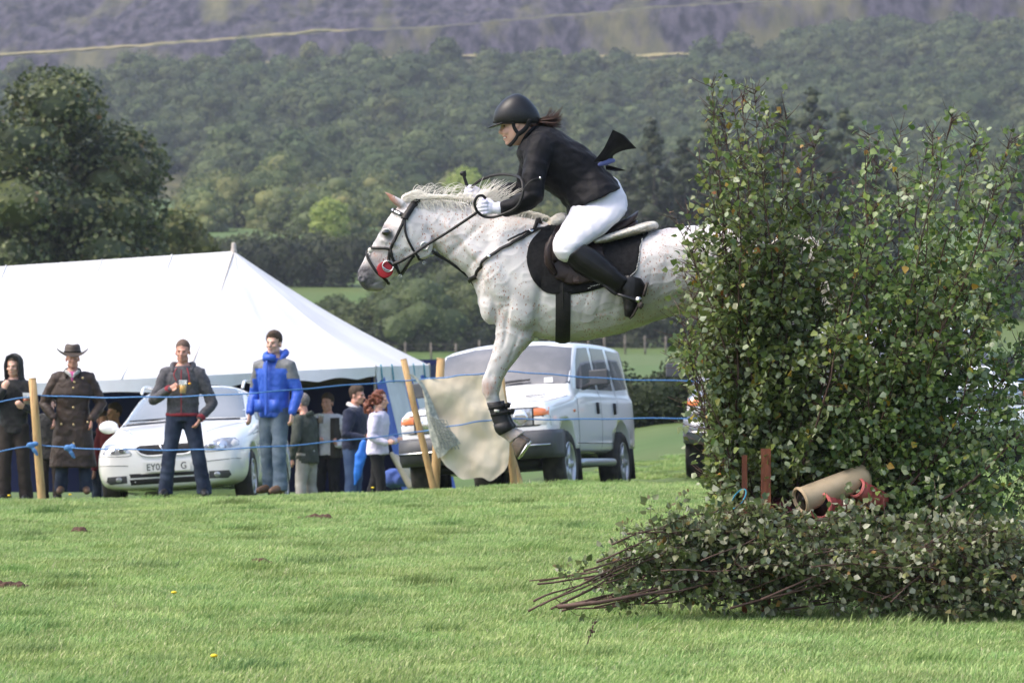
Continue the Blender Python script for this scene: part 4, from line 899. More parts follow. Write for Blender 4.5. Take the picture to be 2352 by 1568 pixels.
b.tube([H(1154, 288), H(1151, 297), H(1149, 304)], [2.6*S, 3.4*S, 4.6*S], 9); b.ell(H(1153, 306), (5*S, 6*S, 3.6*S))
b.ell(H(1157, 283.5), (5*S, 22*S, 3.4*S)); b.ell(H(1158.5, 313), (4.5*S, 10*S, 2.6*S)); b.ell(H(1160, 320.5), (4.5*S, 9*S, 2.8*S)); b.ell(H(1167, 328.5), (7*S, 10*S, 6*S))
for s in (-1, 1):
    b.ell(H(1164, 303, s*17*S), (10*S, 9*S, 9*S)); b.ell(H(1188, 288, s*31*S), (5.5*S, 4*S, 9.5*S), rot=Matrix.Rotation(.25, 3, 'Y'))
b.tube([H(1198, 300), H(1212, 318), H(1232, 342)], [21*S, 20*S, 24*S], 14)
b.tube([H(1236, 340), H(1270, 370), H(1320, 405), H(1372, 448)], [36*S, 46*S, 44*S, 50*S], 16, flat=1.25)
for s in (-1, 1):
    arm = [(1240, 346, 50), (1230, 400, 78), (1226, 452, 92), (1196, 467, 88), (1160, 481, 80), (1142, 480, 79), (1126, 480, 78)] if s < 0 else [(1240, 346, 50), (1218, 396, 76), (1205, 436, 88), (1170, 440, 76), (1130, 444, 60), (1106, 446, 52), (1094, 446, 48)]
    b.tube([H(a, c, s*d*S) for a, c, d in arm], [23*S, 20*S, 16*S, 15*S, 11.5*S, 8*S, 6*S], 12)
    b.tube([H(1384, 456, s*30*S), H(1352, 512, s*62*S), H(1298, 574, s*124*S), H(1340, 606, s*132*S), H(1420, 655, s*128*S), H(1442, 690, s*128*S), H(1438, 718, s*128*S)], [36*S, 27*S, 17*S, 16*S, 11*S, 9*S, 7*S], 14)
me = fuse(b, 'rider_body', .0055, 3, .45); me.transform(Matrix.Translation(-rb))
link('body', me, [SKIN, M_LIP, M_TEETH], rid)
def paint(me, base, px, py, rx, ry, mi, side=None, ymin=None):
    for p in me.polygons:
        c = p.center+base; u = ((c.x-H(px, py).x)/S/rx); v_ = ((c.z-H(px, py).z)/S/ry)
        if u*u+v_*v_ < 1 and (ymin is None or abs(c.y-HY) < ymin): p.material_index = mi
paint(me, rb, 1159, 316.5, 6, 3.6, 1); paint(me, rb, 1159, 316.8, 3.5, 1.3, 2)
for s in (-1, 1):
    b = MB(); b.ell(H(1158.5, 290.5, s*14*S), (2.6*S, 5*S, 2.2*S)); spart(b, 'eye', M_EYED, rid, rb)
    b = MB(); b.tube([H(1154.5, 284.5, s*6*S), H(1156, 283, s*16*S), H(1163, 284, s*25*S)], [1.2*S, 1.6*S, .8*S], 6); spart(b, 'eyebrow', M_HAIRD, rid, rb)
# helmet
b = MB(); b.loft([hs(*q, n=30, pw=2.1) for q in [(287, 1140, 1238, 37), (284, 1135, 1241, 41), (272, 1132.5, 1242, 43), (258, 1134.5, 1239, 43), (244, 1142, 1229, 39), (231, 1153, 1218, 31.5), (222, 1166, 1207, 22), (217, 1178, 1197, 11), (215.3, 1184, 1192, 3)]])
hme = b.mesh('helmet'); hme = subsurf(hme, 1, 'helmet'); hme.transform(Matrix.Translation(-rb)); hel = link('helmet', hme, M_VELV, rid)
b = MB(); rot = Matrix.Rotation(R(-17), 3, 'Y'); c = H(1153, 284.5)
top = [c+rot @ Vector((-34*S*math.cos(t)*(1 if abs(t) < 1.6 else .4), 38*S*math.sin(t), 0)) for t in np.linspace(-1.75, 1.75, 24)]
b.loft([[p+Vector((0, 0, -.004)) for p in top], [p+Vector((0, 0, .003)) for p in top]]); o = spart(b, 'peak', M_VELV, hel, rb)
b = MB(); b.tube([H(1134, 281, 0)+Vector((0, y*S, 0))+Vector(((abs(y)/41)**2*46*S, 0, (abs(y)/41)**2*2*S)) for y in range(-40, 41, 8)], 2.2*S, 8); spart(b, 'rim', M_HARN, hel, rb)
for s in (-1, 1):
    for nm, pl, rd in (('strap', [(1178, 280, 35), (1180, 292, 33.5), (1185, 302, 32.5), (1191, 309, 31)], 4), ('strap', [(1216, 280, 37), (1212, 290, 33), (1203, 301, 32), (1191, 310, 31)], 5.5), ('chin_strap', [(1190, 308, 31), (1186, 318, 29.5), (1178, 328, 21), (1171, 334, 8), (1170, 335, 0)], 4)):
        b = MB(); b.tube(spline([H(a, c, s*d*S) for a, c, d in pl], 4), rd*S, 8, flat=.5, up=(1, 0, .3)); spart(b, nm, M_HARN, hel, rb)
b = MB(); b.ell(H(1171, 332), (7*S, 9*S, 5*S)); spart(b, 'chin_cup', M_HARN, hel, rb)
# hair: nape and blown pony tail
b = MB(); b.ell(H(1220, 287), (17*S, 29*S, 12*S)); b.ell(H(1234, 281), (10*S, 12*S, 8*S))
def pony(r, i):
    dy = r.gauss(0, 4)*S; e = r.gauss(0, 1); L_ = r.uniform(30, 62)
    return [H(1232, 281+e*2, dy), H(1232+L_*.4, 279+e*4, dy*2), H(1232+L_*.75, 281+e*7-2, dy*2.6), H(1232+L_, 281+e*13-r.uniform(2, 16), dy*3+r.gauss(0, 4)*S)]
locks(b, None, 170, .0042, 15, 1, pony); spart(b, 'ponytail', M_HAIRD, rid, rb)
# jacket
b = MB()
b.loft([sect(a, c, hw, 22, 2.3) for a, c, hw in [((1234, 290), (1206, 326), 26), ((1246, 291), (1192, 338), 42), ((1265, 295), (1188, 352), 58), ((1290, 304), (1190, 366), 66), ((1322, 325), (1203, 394), 66), ((1350, 342), (1232, 424), 62), ((1368, 357), (1262, 440), 57), ((1377, 374), (1288, 458), 57), ((1398, 398), (1303, 476), 72), ((1414, 416), (1304, 484), 82), ((1427, 431), (1306, 492), 88)]])
for s in (-1, 1):
    arm = [(1244, 340, 46), (1234, 366, 60), (1224, 410, 80), (1224, 455, 93), (1204, 466, 90), (1164, 482, 80)] if s < 0 else [(1244, 340, 46), (1230, 362, 60), (1212, 405, 80), (1204, 434, 88), (1176, 440, 78), (1140, 444, 62)]
    b.tube([H(a, c, s*d*S) for a, c, d in arm], [32*S, 31*S, 26.5*S, 23.5*S, 22*S, 17.5*S], 16, cap='round' if s > 0 else 'round')
me = fuse(b, 'jacket', .0075, 5, .5)
wrinkle(me, .010, 7, (1, 1, 1.6), 3, lambda V: np.clip((V[:, 2]*0+1), 0, 1)); wrinkle(me, .002, 22, (1, 1, 1), 5)
me.transform(Matrix.Translation(-rb)); link('jacket', me, M_JACK, rid)
b = MB(); b.tube(spline([H(1238, 289, 0), H(1226, 296, -22*S), H(1212, 310, -27*S), H(1202, 326, -20*S), H(1197, 338, -4*S)], 4), [5*S]*17, 8, flat=.6); b.tube(spline([H(1238, 289, 0), H(1226, 296, 22*S), H(1212, 310, 27*S), H(1202, 326, 20*S), H(1197, 338, 4*S)], 4), [5*S]*17, 8, flat=.6); spart(b, 'collar', M_JACK, rid, rb)
def sheet(name, A, B, m, th=.004, par=rid, base=rb, n=10, bow=0):
    "cloth between two edges A and B (same number of points), bowed out by bow"
    A, B = spline(A, n), spline(B, n); k = 8; up = []; dn = []
    for a, c in zip(A, B):
        for j in range(k+1):
            t = j/k; p = a.lerp(c, t)+Vector((0, -bow*math.sin(math.pi*t)+.004*math.sin(t*17), 0)); up.append(p); dn.append(p+Vector((0, th, 0)))
    w_ = k+1; f = []; N_ = len(up)
    for i in range(len(A)-1):
        for j in range(k):
            q = (i*w_+j, i*w_+j+1, (i+1)*w_+j+1, (i+1)*w_+j); f.append(q); f.append(tuple(N_+z for z in q[::-1]))
    b = MB(); b.add(up+dn, f); return spart(b, name, m, par, base)
sheet('coat_tail', [H(1362, 374, -40*S), H(1384, 346, -52*S), H(1398, 318, -60*S), H(1406, 301, -64*S)], [H(1409, 372, -18*S), H(1409, 358, -20*S), H(1432, 347, -24*S), H(1461, 342.5, -30*S)], M_JACK, bow=.03)
sheet('coat_tail', [H(1406, 301, -64*S), H(1407, 302, -64*S)], [H(1461, 342.5, -30*S), H(1432, 313, -48*S)], M_JACK, bow=.01)
sheet('coat_tail', [H(1390, 378, -10*S), H(1412, 384, -6*S), H(1436, 391, -2*S)], [H(1392, 390, 2*S), H(1414, 393, 2*S), H(1437, 392, 0)], M_JACK, bow=.01)
b = MB(); b.tube([H(1376, 380, -40*S), H(1392, 374, -36*S), H(1408, 370, -30*S)], [4*S, 7.5*S, 5*S], 10, flat=.5); spart(b, 'lining', M_LINING, rid, rb)
# breeches
b = MB()
b.loft([sect(a, c, hw, 22, 2.2) for a, c, hw in [((1352, 396), (1386, 390), 28), ((1342, 415), (1419, 412), 42), ((1326, 440), (1440, 450), 62), ((1318, 462), (1442, 472), 74), ((1312, 482), (1434, 496), 74), ((1316, 500), (1414, 514), 56)]])
for s in (-1, 1):
    b.loft([sect(a, c, hw, 18, 2.1, s*y*S) for a, c, hw, y in [((1330, 446), (1436, 460), 34, 26), ((1314, 470), (1440, 484), 44, 38), ((1304, 494), (1420, 511), 46, 62), ((1289, 518), (1386, 540), 43, 90), ((1276, 541), (1352, 563), 37, 112), ((1267.5, 560), (1334, 573), 33, 126), ((1267, 579), (1322, 588), 30, 131), ((1281, 598), (1312, 598), 22, 131), ((1296, 606), (1306, 604), 10, 131)]])
me = fuse(b, 'breeches', .0075, 5, .5); wrinkle(me, .0035, 9, (1.5, 1, 1), 8); wrinkle(me, .003, 26, (.5, 1, 1.6), 5, lambda V: np.clip(1-np.abs(np.hypot(V[:, 0]-H(1300, 0).x, V[:, 2]-H(0, 560).z)/.10), 0, 1)+np.clip(1-np.hypot(V[:, 0]-H(1350, 0).x, V[:, 2]-H(0, 478).z)/.12, 0, 1)*.8); me.transform(Matrix.Translation(-rb)); link('breeches', me, M_BREE, rid)
# riding boots
for s in (-1, 1):
    b = MB(); y = s*131*S
    b.loft([sect(a, c, hw, 18, 2.1, y) for a, c, hw in [((1340, 563), (1293, 598), 29), ((1364, 575), (1318, 626), 30), ((1386, 592), (1348, 643), 29), ((1406, 611), (1379, 656), 26), ((1424, 628), (1404, 668), 22), ((1436, 640), (1416, 676), 19)]])
    b.loft([sect(a, c, hw, 18, 2.2, y-s*3*S) for a, c, hw in [((1434, 633), (1470, 642), 14), ((1420, 645), (1478, 658), 17), ((1416, 662), (1472, 680), 18), ((1427, 690), (1462, 701), 18.5), ((1429, 711), (1453, 719), 17), ((1431, 727), (1445, 731), 11)]])
    me = fuse(b, 'riding_boot', .006, 3); wrinkle(me, .0016, 18, (1, 1, 1), 4, lambda V: (V[:, 0] > H(1395, 0).x).astype(float)); me.transform(Matrix.Translation(-rb)); bo = link('riding_boot', me, mat('boot_leather', (.006, .0055, .0055), .36, (.011, .010, .0095), 9, spec=.32), rid)
    b = MB(); b.loft([sect(a, c, hw, 16, 2.5, y-s*3*S) for a, c, hw in [((1479, 650), (1486, 651), 15), ((1470, 680), (1477, 683), 17)]]); b.loft([sect(a, c, hw, 16, 2.5, y-s*3*S) for a, c, hw in [((1463, 684), (1468, 687), 15), ((1458, 702), (1464, 705), 18), ((1447, 722), (1453, 726), 16), ((1440, 731), (1444, 734), 9)]]); spart(b, 'sole', M_SOLE, bo, rb)
    b = MB(); b.tube(spline([H(1432, 640, y-s*21*S), H(1446, 660, y-s*23*S), H(1462, 668, y-s*21*S), H(1474, 668, y-s*12*S)], 4), 1.8*S, 6); spart(b, 'spur_strap', M_BLACKL, bo, rb)
    b = MB(); b.tube([H(1437, 643, y-s*21*S), H(1433, 656, y-s*23*S)], [1.6*S, 1.8*S], 8); b.ell(H(1432, 659, y-s*24*S), (3*S, 2*S, 3*S)); spart(b, 'spur', M_STEEL, bo, rb)
# gloves: palm, four curled fingers, thumb
for s, cx, cy_, d in ((-1, 1122, 480, 79), (1, 1090, 446, 47)):
    b = MB(); y = s*d*S; k = 1.0
    b.tube([H(cx+24, cy_+1, y), H(cx+17, cy_+1, y)], [15*S, 13*S], 14, flat=.8); b.tube([H(cx+14, cy_, y), H(cx+4, cy_, y), H(cx-6, cy_, y)], [12*S, 16*S, 15*S], 14, flat=.62)
    for i in range(4):
        yy = cy_-12.5+8*i; e = (0, -1.5, 0, 3)[i]; r_ = (4.7, 4.9, 4.6, 3.9)[i]
        b.tube([H(cx-4+e*.3, yy, y+s*7*S), H(cx-14+e, yy+1, y+s*6*S), H(cx-21+e, yy+2, y-s*1*S), H(cx-17+e, yy+3, y-s*9*S), H(cx-7+e, yy+3, y-s*10*S)], [r_*S, r_*S, r_*.95*S, r_*.9*S, r_*.8*S], 9)
    b.tube([H(cx+8, cy_-11, y-s*4*S), H(cx-2, cy_-17, y-s*5*S), H(cx-12, cy_-19, y-s*3*S), H(cx-18, cy_-17, y-s*1*S)], [6*S, 5.4*S, 4.8*S, 4*S], 9)
    me = fuse(b, 'glove', .0036, 2, .4); wrinkle(me, .001, 60); me.transform(Matrix.Translation(-rb)); link('glove', me, M_GLOVE, rid)
# ------------------------------------------------------------------ stirrups (hang from the saddle)
for s in (-1, 1):
    y = s*131*S; g = empty('stirrup', H(1440, 690, y), 0, 'dark stirrup iron with steel edge under the rider\'s near boot' if s < 0 else "stirrup iron under the rider's far boot, hidden by the horse", 'stirrup'); gb = g.location.copy()
    b = MB(); q = spline([H(1384, 655, s*140*S), H(1398, 668, s*146*S), H(1412, 678, s*146*S)], 4); ribbon(b, q, [Vector((0, s, 0))]*len(q), 8*S, .004); spart(b, 'stirrup_leather', M_BLACKL, g, gb)
    for e in (-22, 20):
        b = MB(); b.tube([H(1410, 675, y+s*4*S), H(1420, 679, y+e*S), H(1440, 686, y+e*S), H(1463, 694, y+e*S)], [3*S, 3.4*S, 3.8*S, 4*S], 8); spart(b, 'side_bar', mat('stirrup_black', (.02, .02, .022), .3), g, gb)
    b = MB(); b.tube([H(1410, 675, y+s*3*S), H(1424, 680, y-s*-16*S)], [3.4*S, 3.2*S], 8); spart(b, 'eye_loop', M_STEEL, g, gb); b = MB(); b.tube([H(1462, 690, y-26*S), H(1462, 690, y-18*S)], [7*S, 7*S], 12, cap=None); spart(b, 'steel_fitting', M_STEEL, g, gb)
    b = MB(); b.loft([sect((1460, 688), (1458, 706), 0.1, 4)]*0+[[H(1466, 690, y+e*S), H(1474, 700, y+e*S), H(1468, 712, y+e*S), H(1460, 704, y+e*S)] for e in (-26, 26)]); spart(b, 'tread', M_SOLE, g, gb)
# ------------------------------------------------------------------ cars
M_GLASS = mat('car_glass', (.03, .034, .038), .08, spec=.5)
M_WSC2 = mat('tinted_windscreen', (.10, .105, .115), .06, (.17, .17, .18), 2.2, spec=.7, metal=.15, coat=.5)
M_WSCR = mat('windscreen_glass', (.26, .28, .28), .06, (.32, .33, .33), 1.5, spec=1, coat=1, metal=.35)  # pale base colour stands in for the bright sky reflected in the glass
M_WHITEP = mat('white_car_paint', (.82, .82, .82), .25, coat=.8, spec=.5)
M_SILVERP = mat('silver_car_paint', (.26, .27, .30), .3, metal=.4, coat=.8)
M_GREYPL = mat('dark_grey_plastic', (.055, .057, .065), .5, (.075, .078, .085), 6)
M_BLACKPL = mat('black_plastic', (.012, .012, .013), .5)
M_TYRE = mat('tyre_rubber', (.025, .024, .023), .85, (.05, .045, .04), 9)
M_ALLOY = mat('alloy_wheel', (.55, .56, .58), .35, metal=.7)
M_LAMP = mat('lamp_glass', (.55, .57, .60), .1, (.30, .31, .34), 14, metal=.5, coat=1, spec=.8)
M_REFL = mat('lamp_reflector', (.75, .76, .78), .15, metal=.9)
M_AMBER = mat('amber_lens', (.75, .22, .08), .2, coat=1); M_CLEAR = mat('clear_lens', (.70, .68, .66), .15, coat=1)
M_PLATE = mat('white_plate', (.72, .72, .70), .4); M_BLACK = mat('black_print', (.01, .01, .01), .6); M_CHROME = mat('chrome', (.65, .66, .68), .15, metal=1)
M_REDL = mat('red_lens', (.5, .02, .02), .2, coat=1)
def car_body(st, name, lv=2, crease=()):
    n = len(st[0][1]); rings = []
    for y, pr in st: rings.append([Vector((-x, y, z)) for x, z in pr[::-1][:-1]][0:0]+[Vector((x, y, z)) for x, z in pr]+[Vector((-x, y, z)) for x, z in pr[::-1][1:-1]])
    b = MB(); b.loft(rings); me = b.mesh(name); rn = len(rings[0])
    if crease:
        at_ = me.attributes.new('crease_edge', 'FLOAT', 'EDGE'); cr = np.zeros(len(me.edges), np.float32)
        for e in me.edges:
            a, c = e.vertices[0] % rn, e.vertices[1] % rn
            if a == c and min(a, rn-a) in crease: cr[e.index] = .62
        at_.data.foreach_set('value', cr)
    return subsurf(me, lv, name)
def cyl(c, r, h, ax='x', n=28):
    b = MB(); c = Vector(c)
    rg_ = lambda s: [c+Vector((s, r*math.cos(2*math.pi*k/n), r*math.sin(2*math.pi*k/n))) for k in range(n)]
    b.loft([rg_(-h/2), rg_(h/2)]); return b.mesh('cut')
def wheel(par, x, y, r, w_, spokes, name='wheel'):
    s = 1 if x > 0 else -1; wo = empty(name, (x, y, r)); wo.parent = par
    def lathe(prof, n=32):
        b = MB(); b.loft([[Vector((s*a, q*math.cos(2*math.pi*k/n), q*math.sin(2*math.pi*k/n))) for k in range(n)] for a, q in prof], False); return b
    b = lathe([(-w_/2, r*.62), (-w_/2, r*.9), (-w_*.4, r*.985), (-w_*.2, r), (w_*.2, r), (w_*.4, r*.985), (w_/2, r*.9), (w_/2*1.03, r*.75), (w_/2*.9, r*.63)]); b.build('tyre', M_TYRE, wo)
    b = lathe([(w_*.46, r*.655), (w_*.5, r*.63), (w_*.42, r*.60), (w_*.1, r*.58), (-w_*.3, r*.58)]); ri = b.build('rim', M_ALLOY, wo)
    b = MB()
    for k in range(spokes):
        a = 2*math.pi*k/spokes; d = Vector((0, math.cos(a), math.sin(a))); t = Vector((0, -math.sin(a), math.cos(a))); o = Vector((s*w_*.36, 0, 0)); o2 = Vector((s*w_*.44, 0, 0))
        b.loft([[o+d*r*q-t*r*h_-o*.3, o2+d*r*q-t*r*h_*.8, o2+d*r*q+t*r*h_*.8, o+d*r*q+t*r*h_-o*.3] for q, h_ in ((.08, .07), (.35, .075), (.61, .10))])
    b.ell((s*w_*.4, 0, 0), (w_*.1, r*.16, r*.16)); b.build('spokes', M_ALLOY, wo)
    b = lathe([(w_*.0, r*.59), (w_*.0, .001)]); b.build('brake_disc', M_BLACKPL, wo)
    return wo
def place(o, px, Y, z, yaw, pitch=0, roll=0):
    o.location = (at(px, Y), Y, z); o.rotation_euler = Euler((R(-pitch), R(-roll), R(-yaw)), 'XYZ')
def seam(par, bvh, pl, axis, wid=.007, name='panel_gap'):
    "dark gap between two panels"
    d = {'x': Vector((-1, 0, 0)), '-x': Vector((1, 0, 0)), 'y': Vector((0, 1, 0)), 'z': Vector((0, 0, -1))}[axis]
    p, n_ = project_line(bvh, pl, d, .0012, 6); b = MB(); ribbon(b, p, n_, wid, .0012); return b.build(name, M_BLACKPL, par)
def fp(par, bvh, name, poly, m, off=.004, cuts=3, thick=None): return patch(name, bvh, poly, lambda u, v: Vector((u, -2, v)), (0, 1, 0), off, m, par, cuts, thick)
def sp(par, bvh, name, poly, m, s, off=.004, cuts=3): return patch(name, bvh, poly, lambda u, v: Vector((s*3, u, v)), (-s, 0, 0), off, m, par, cuts)
def text_mesh(txt, size, name):
    c = bpy.data.curves.new(name, 'FONT'); c.body = txt; c.size = size; c.extrude = .001; c.align_x = 'LEFT'
    o = bpy.data.objects.new('tmp', c); COL.objects.link(o); dg = bpy.context.evaluated_depsgraph_get()
    me = bpy.data.meshes.new_from_object(o.evaluated_get(dg)); me.name = name; bpy.data.objects.remove(o); return me
def mirror_poly(p): return [(-x, z) for x, z in p[::-1]]
# ---- the white estate car
def estate():
    t = empty('estate_car', (0, 0, 0), 0, 'white estate car with roof rails parked nose-on behind the spectators', 'car')
    st = [(.02, [(0, .22), (.46, .22), (.62, .30), (.66, .46), (.63, .58), (.57, .64), (.43, .67), (.23, .685), (0, .69)]), (.10, [(0, .19), (.60, .19), (.77, .27), (.80, .48), (.77, .62), (.69, .70), (.5, .74), (.25, .755), (0, .76)]),
          (.45, [(0, .18), (.72, .18), (.85, .28), (.86, .55), (.83, .70), (.76, .80), (.55, .835), (.28, .85), (0, .855)]), (1.0, [(0, .18), (.74, .18), (.855, .28), (.86, .58), (.84, .78), (.78, .88), (.58, .92), (.3, .94), (0, .945)]),
          (1.26, [(0, .18), (.74, .18), (.855, .28), (.86, .6), (.845, .83), (.80, .92), (.62, .96), (.32, .98), (0, .985)]), (1.34, [(0, .18), (.74, .18), (.855, .28), (.86, .6), (.845, .84), (.805, .93), (.70, 1.0), (.35, 1.02), (0, 1.025)]),
          (1.95, [(0, .18), (.74, .18), (.855, .28), (.86, .6), (.85, .86), (.81, .94), (.63, 1.36), (.36, 1.42), (0, 1.435)]), (2.1, [(0, .18), (.74, .18), (.855, .28), (.86, .6), (.85, .86), (.81, .94), (.625, 1.375), (.36, 1.435), (0, 1.45)]),
          (2.9, [(0, .18), (.74, .18), (.855, .28), (.86, .6), (.85, .87), (.81, .95), (.62, 1.385), (.36, 1.45), (0, 1.46)]), (3.85, [(0, .2), (.74, .2), (.85, .3), (.855, .6), (.84, .88), (.79, .96), (.60, 1.36), (.35, 1.425), (0, 1.435)]),
          (4.2, [(0, .26), (.66, .26), (.80, .35), (.82, .6), (.79, .88), (.74, .96), (.55, 1.22), (.33, 1.28), (0, 1.29)]), (4.29, [(0, .3), (.6, .3), (.72, .4), (.74, .6), (.7, .85), (.64, .92), (.5, 1.0), (.3, 1.03), (0, 1.04)])]
    me = car_body(st, 'body'); me = boolean_cut(me, [cyl((s*.82, y, .31), .375, .46) for s in (-1, 1) for y in (.86, 3.46)], 'body')
    link('body', me, M_WHITEP, t); bv = bvh_of(me)
    for s in (-1, 1):
        for y in (.86, 3.46): wheel(t, s*.745, y, .305, .195, 7)
    fp(t, bv, 'windscreen', [(-.70, 1.0), (-.665, 1.10), (-.575, 1.36), (-.35, 1.40), (0, 1.41), (.35, 1.40), (.575, 1.36), (.665, 1.10), (.70, 1.0), (.35, 1.015), (0, 1.02), (-.35, 1.015)], M_WSCR, .005, 5)
    fp(t, bv, 'scuttle', [(-.72, .965), (-.71, .995), (0, 1.015), (.71, .995), (.72, .965), (0, .99)], M_BLACKPL, .004, 4)
    for s in (-1, 1):
        for nm, pl in (('side_window', [(1.66, .985), (1.85, 1.15), (2.06, 1.31), (2.45, 1.36), (2.5, .995)]), ('side_window', [(2.57, .995), (2.53, 1.36), (3.15, 1.35), (3.25, 1.0)]), ('side_window', [(3.34, 1.0), (3.24, 1.345), (3.75, 1.30), (3.95, 1.03)])):
            sp(t, bv, nm, pl, M_GLASS, s)
        hp = [(.40, .605), (.46, .665), (.60, .715), (.73, .715), (.775, .68), (.78, .63), (.70, .595), (.55, .588)]
        h = fp(t, bv, 'headlight', hp if s > 0 else mirror_poly(hp), M_LAMP, .006, 3)
        for q, r_ in ((.50, .045), (.62, .05)):
            c = [(s*q+r_*math.cos(a), .64+r_*math.sin(a)*.85) for a in np.linspace(0, 2*math.pi, 16)[:-1]]; fp(h, bv, 'reflector', c, M_REFL, .011, 2)
        ip = [(.725, .70), (.77, .68), (.775, .635), (.73, .61), (.70, .64)]; fp(h, bv, 'indicator', ip if s > 0 else mirror_poly(ip), M_CLEAR, .010, 2)
        fg = [(.46, .27), (.46, .35), (.68, .35), (.70, .30), (.66, .265)]; f = fp(t, bv, 'fog_lamp_recess', fg if s > 0 else mirror_poly(fg), M_GREYPL, .004, 3)
        c = [(s*.55+.035*math.cos(a), .31+.03*math.sin(a)) for a in np.linspace(0, 2*math.pi, 14)[:-1]]; fp(f, bv, 'fog_lamp', c, M_LAMP, .012, 2)
        b = MB(); b.ell((s*.945, 1.72, 1.0), (.115, .06, .075)); b.tube([(s*.84, 1.72, .96), (s*.90, 1.71, .97)], [.03, .03], 8); mo = b.build('mirror', M_WHITEP, t)
        b = MB(); b.box((s*.945, 1.775, 1.0), (.17, .012, .11)); b.build('mirror_glass', M_BLACKPL, mo)
        b = MB(); b.tube(spline([(s*.59, 2.02, 1.385), (s*.59, 2.14, 1.45), (s*.585, 2.35, 1.475), (s*.585, 2.7, 1.482), (s*.58, 3.1, 1.478), (s*.57, 3.5, 1.465), (s*.56, 3.72, 1.44), (s*.555, 3.82, 1.39)], 4), .018, 8); b.build('roof_rail', M_WHITEP, t)
        seam(t, bv, [(s*2, 1.42, .9), (s*2, 1.42, .6), (s*2, 1.5, .26)], 'x' if s > 0 else '-x'); seam(t, bv, [(s*2, 2.52, .98), (s*2, 2.54, .6), (s*2, 2.5, .26)], 'x' if s > 0 else '-x')
        seam(t, bv, [(s*2, 1.0, .78), (s*2, 1.42, .84)], 'x' if s > 0 else '-x')
        b = MB(); b.box((s*.868, 2.36, .80), (.03, .16, .03)); b.build('door_handle', M_WHITEP, t)
        seam(t, bv, [(s*.40, .3, 2), (s*.50, .6, 2), (s*.66, 1.1, 2), (s*.72, 1.25, 2)], 'z', .006)
        seam(t, bv, [(s*.44, -2, .46), (s*.62, -2, .47), (s*.80, -2, .48)], 'y', .006); seam(t, bv, [(s*.40, -2, .60), (s*.42, -2, .57), (s*.60, -2, .57), (s*.78, -2, .59)], 'y', .006)
    gr = fp(t, bv, 'grille', [(-.34, .655), (-.30, .60), (-.22, .565), (.22, .565), (.30, .60), (.34, .655), (.30, .675), (-.30, .675)], M_BLACKPL, .006, 3)
    b = MB(); yq = -.012
    pts, n_ = project_line(bv, [Vector((x, -2, z)) for x, z in ((-.36, .665), (-.31, .595), (-.22, .555), (0, .552), (.22, .555), (.31, .595), (.36, .665))], Vector((0, 1, 0)), .006, 4); ribbon(b, pts, n_, .022, .014); b.build('grille_surround', M_WHITEP, gr)
    em = empty('emblem', (0, 0, 0)); em.parent = gr
    b = MB()
    for s in (-1, 1): b.loft([[Vector((s*.012+q*s*.052, -.03, .565+q*.105))+Vector(v) for v in ((-.010, 0, 0), (-.006, -.012, 0), (.006, -.012, 0), (.010, 0, 0))] for q in (0, 1)])
    e_ = b.build('vee', M_CHROME, gr); bpy.data.objects.remove(em)
    b = MB(); b.ell((0, -.026, .625), (.026, .01, .03)); b.build('badge', M_CHROME, gr)
    for z, hh in ((.345, .022), (.275, .03)):
        fp(t, bv, 'lower_grille', [(-.42, z-hh), (-.43, z+hh), (.43, z+hh), (.42, z-hh)], M_BLACKPL, .005, 3)
    pl = empty('number_plate', (0, -.02, .43)); pl.parent = t
    b = MB(); b.box((0, 0, 0), (.525, .012, .112)); b.build('plate', M_PLATE, pl, False); fp(t, bv, 'plate_plinth', [(-.30, .36), (-.30, .50), (.30, .50), (.30, .36)], M_WHITEP, .012, 2)
    for tx, x in (('EY05', -.228), ('G', .155)):
        m = text_mesh(tx, .105, 'plate_letters'); o = link('plate_letters', m, M_BLACK, pl, False); o.rotation_euler = (R(90), 0, 0); o.scale = (.92, 1.0, 1); o.location = (x, -.0075, -.037)
    b = MB(); b.tube(spline([(-.62, 1.30, 1.03), (-.2, 1.36, 1.04), (.15, 1.40, 1.06)], 5), .008, 6); b.build('wiper', M_BLACKPL, t)
    return t
ast = estate(); place(ast, 388, 45.2, -.27, 4.5, 4.0, 3.6); ast.scale = (1.03, 1.03, 1.03)
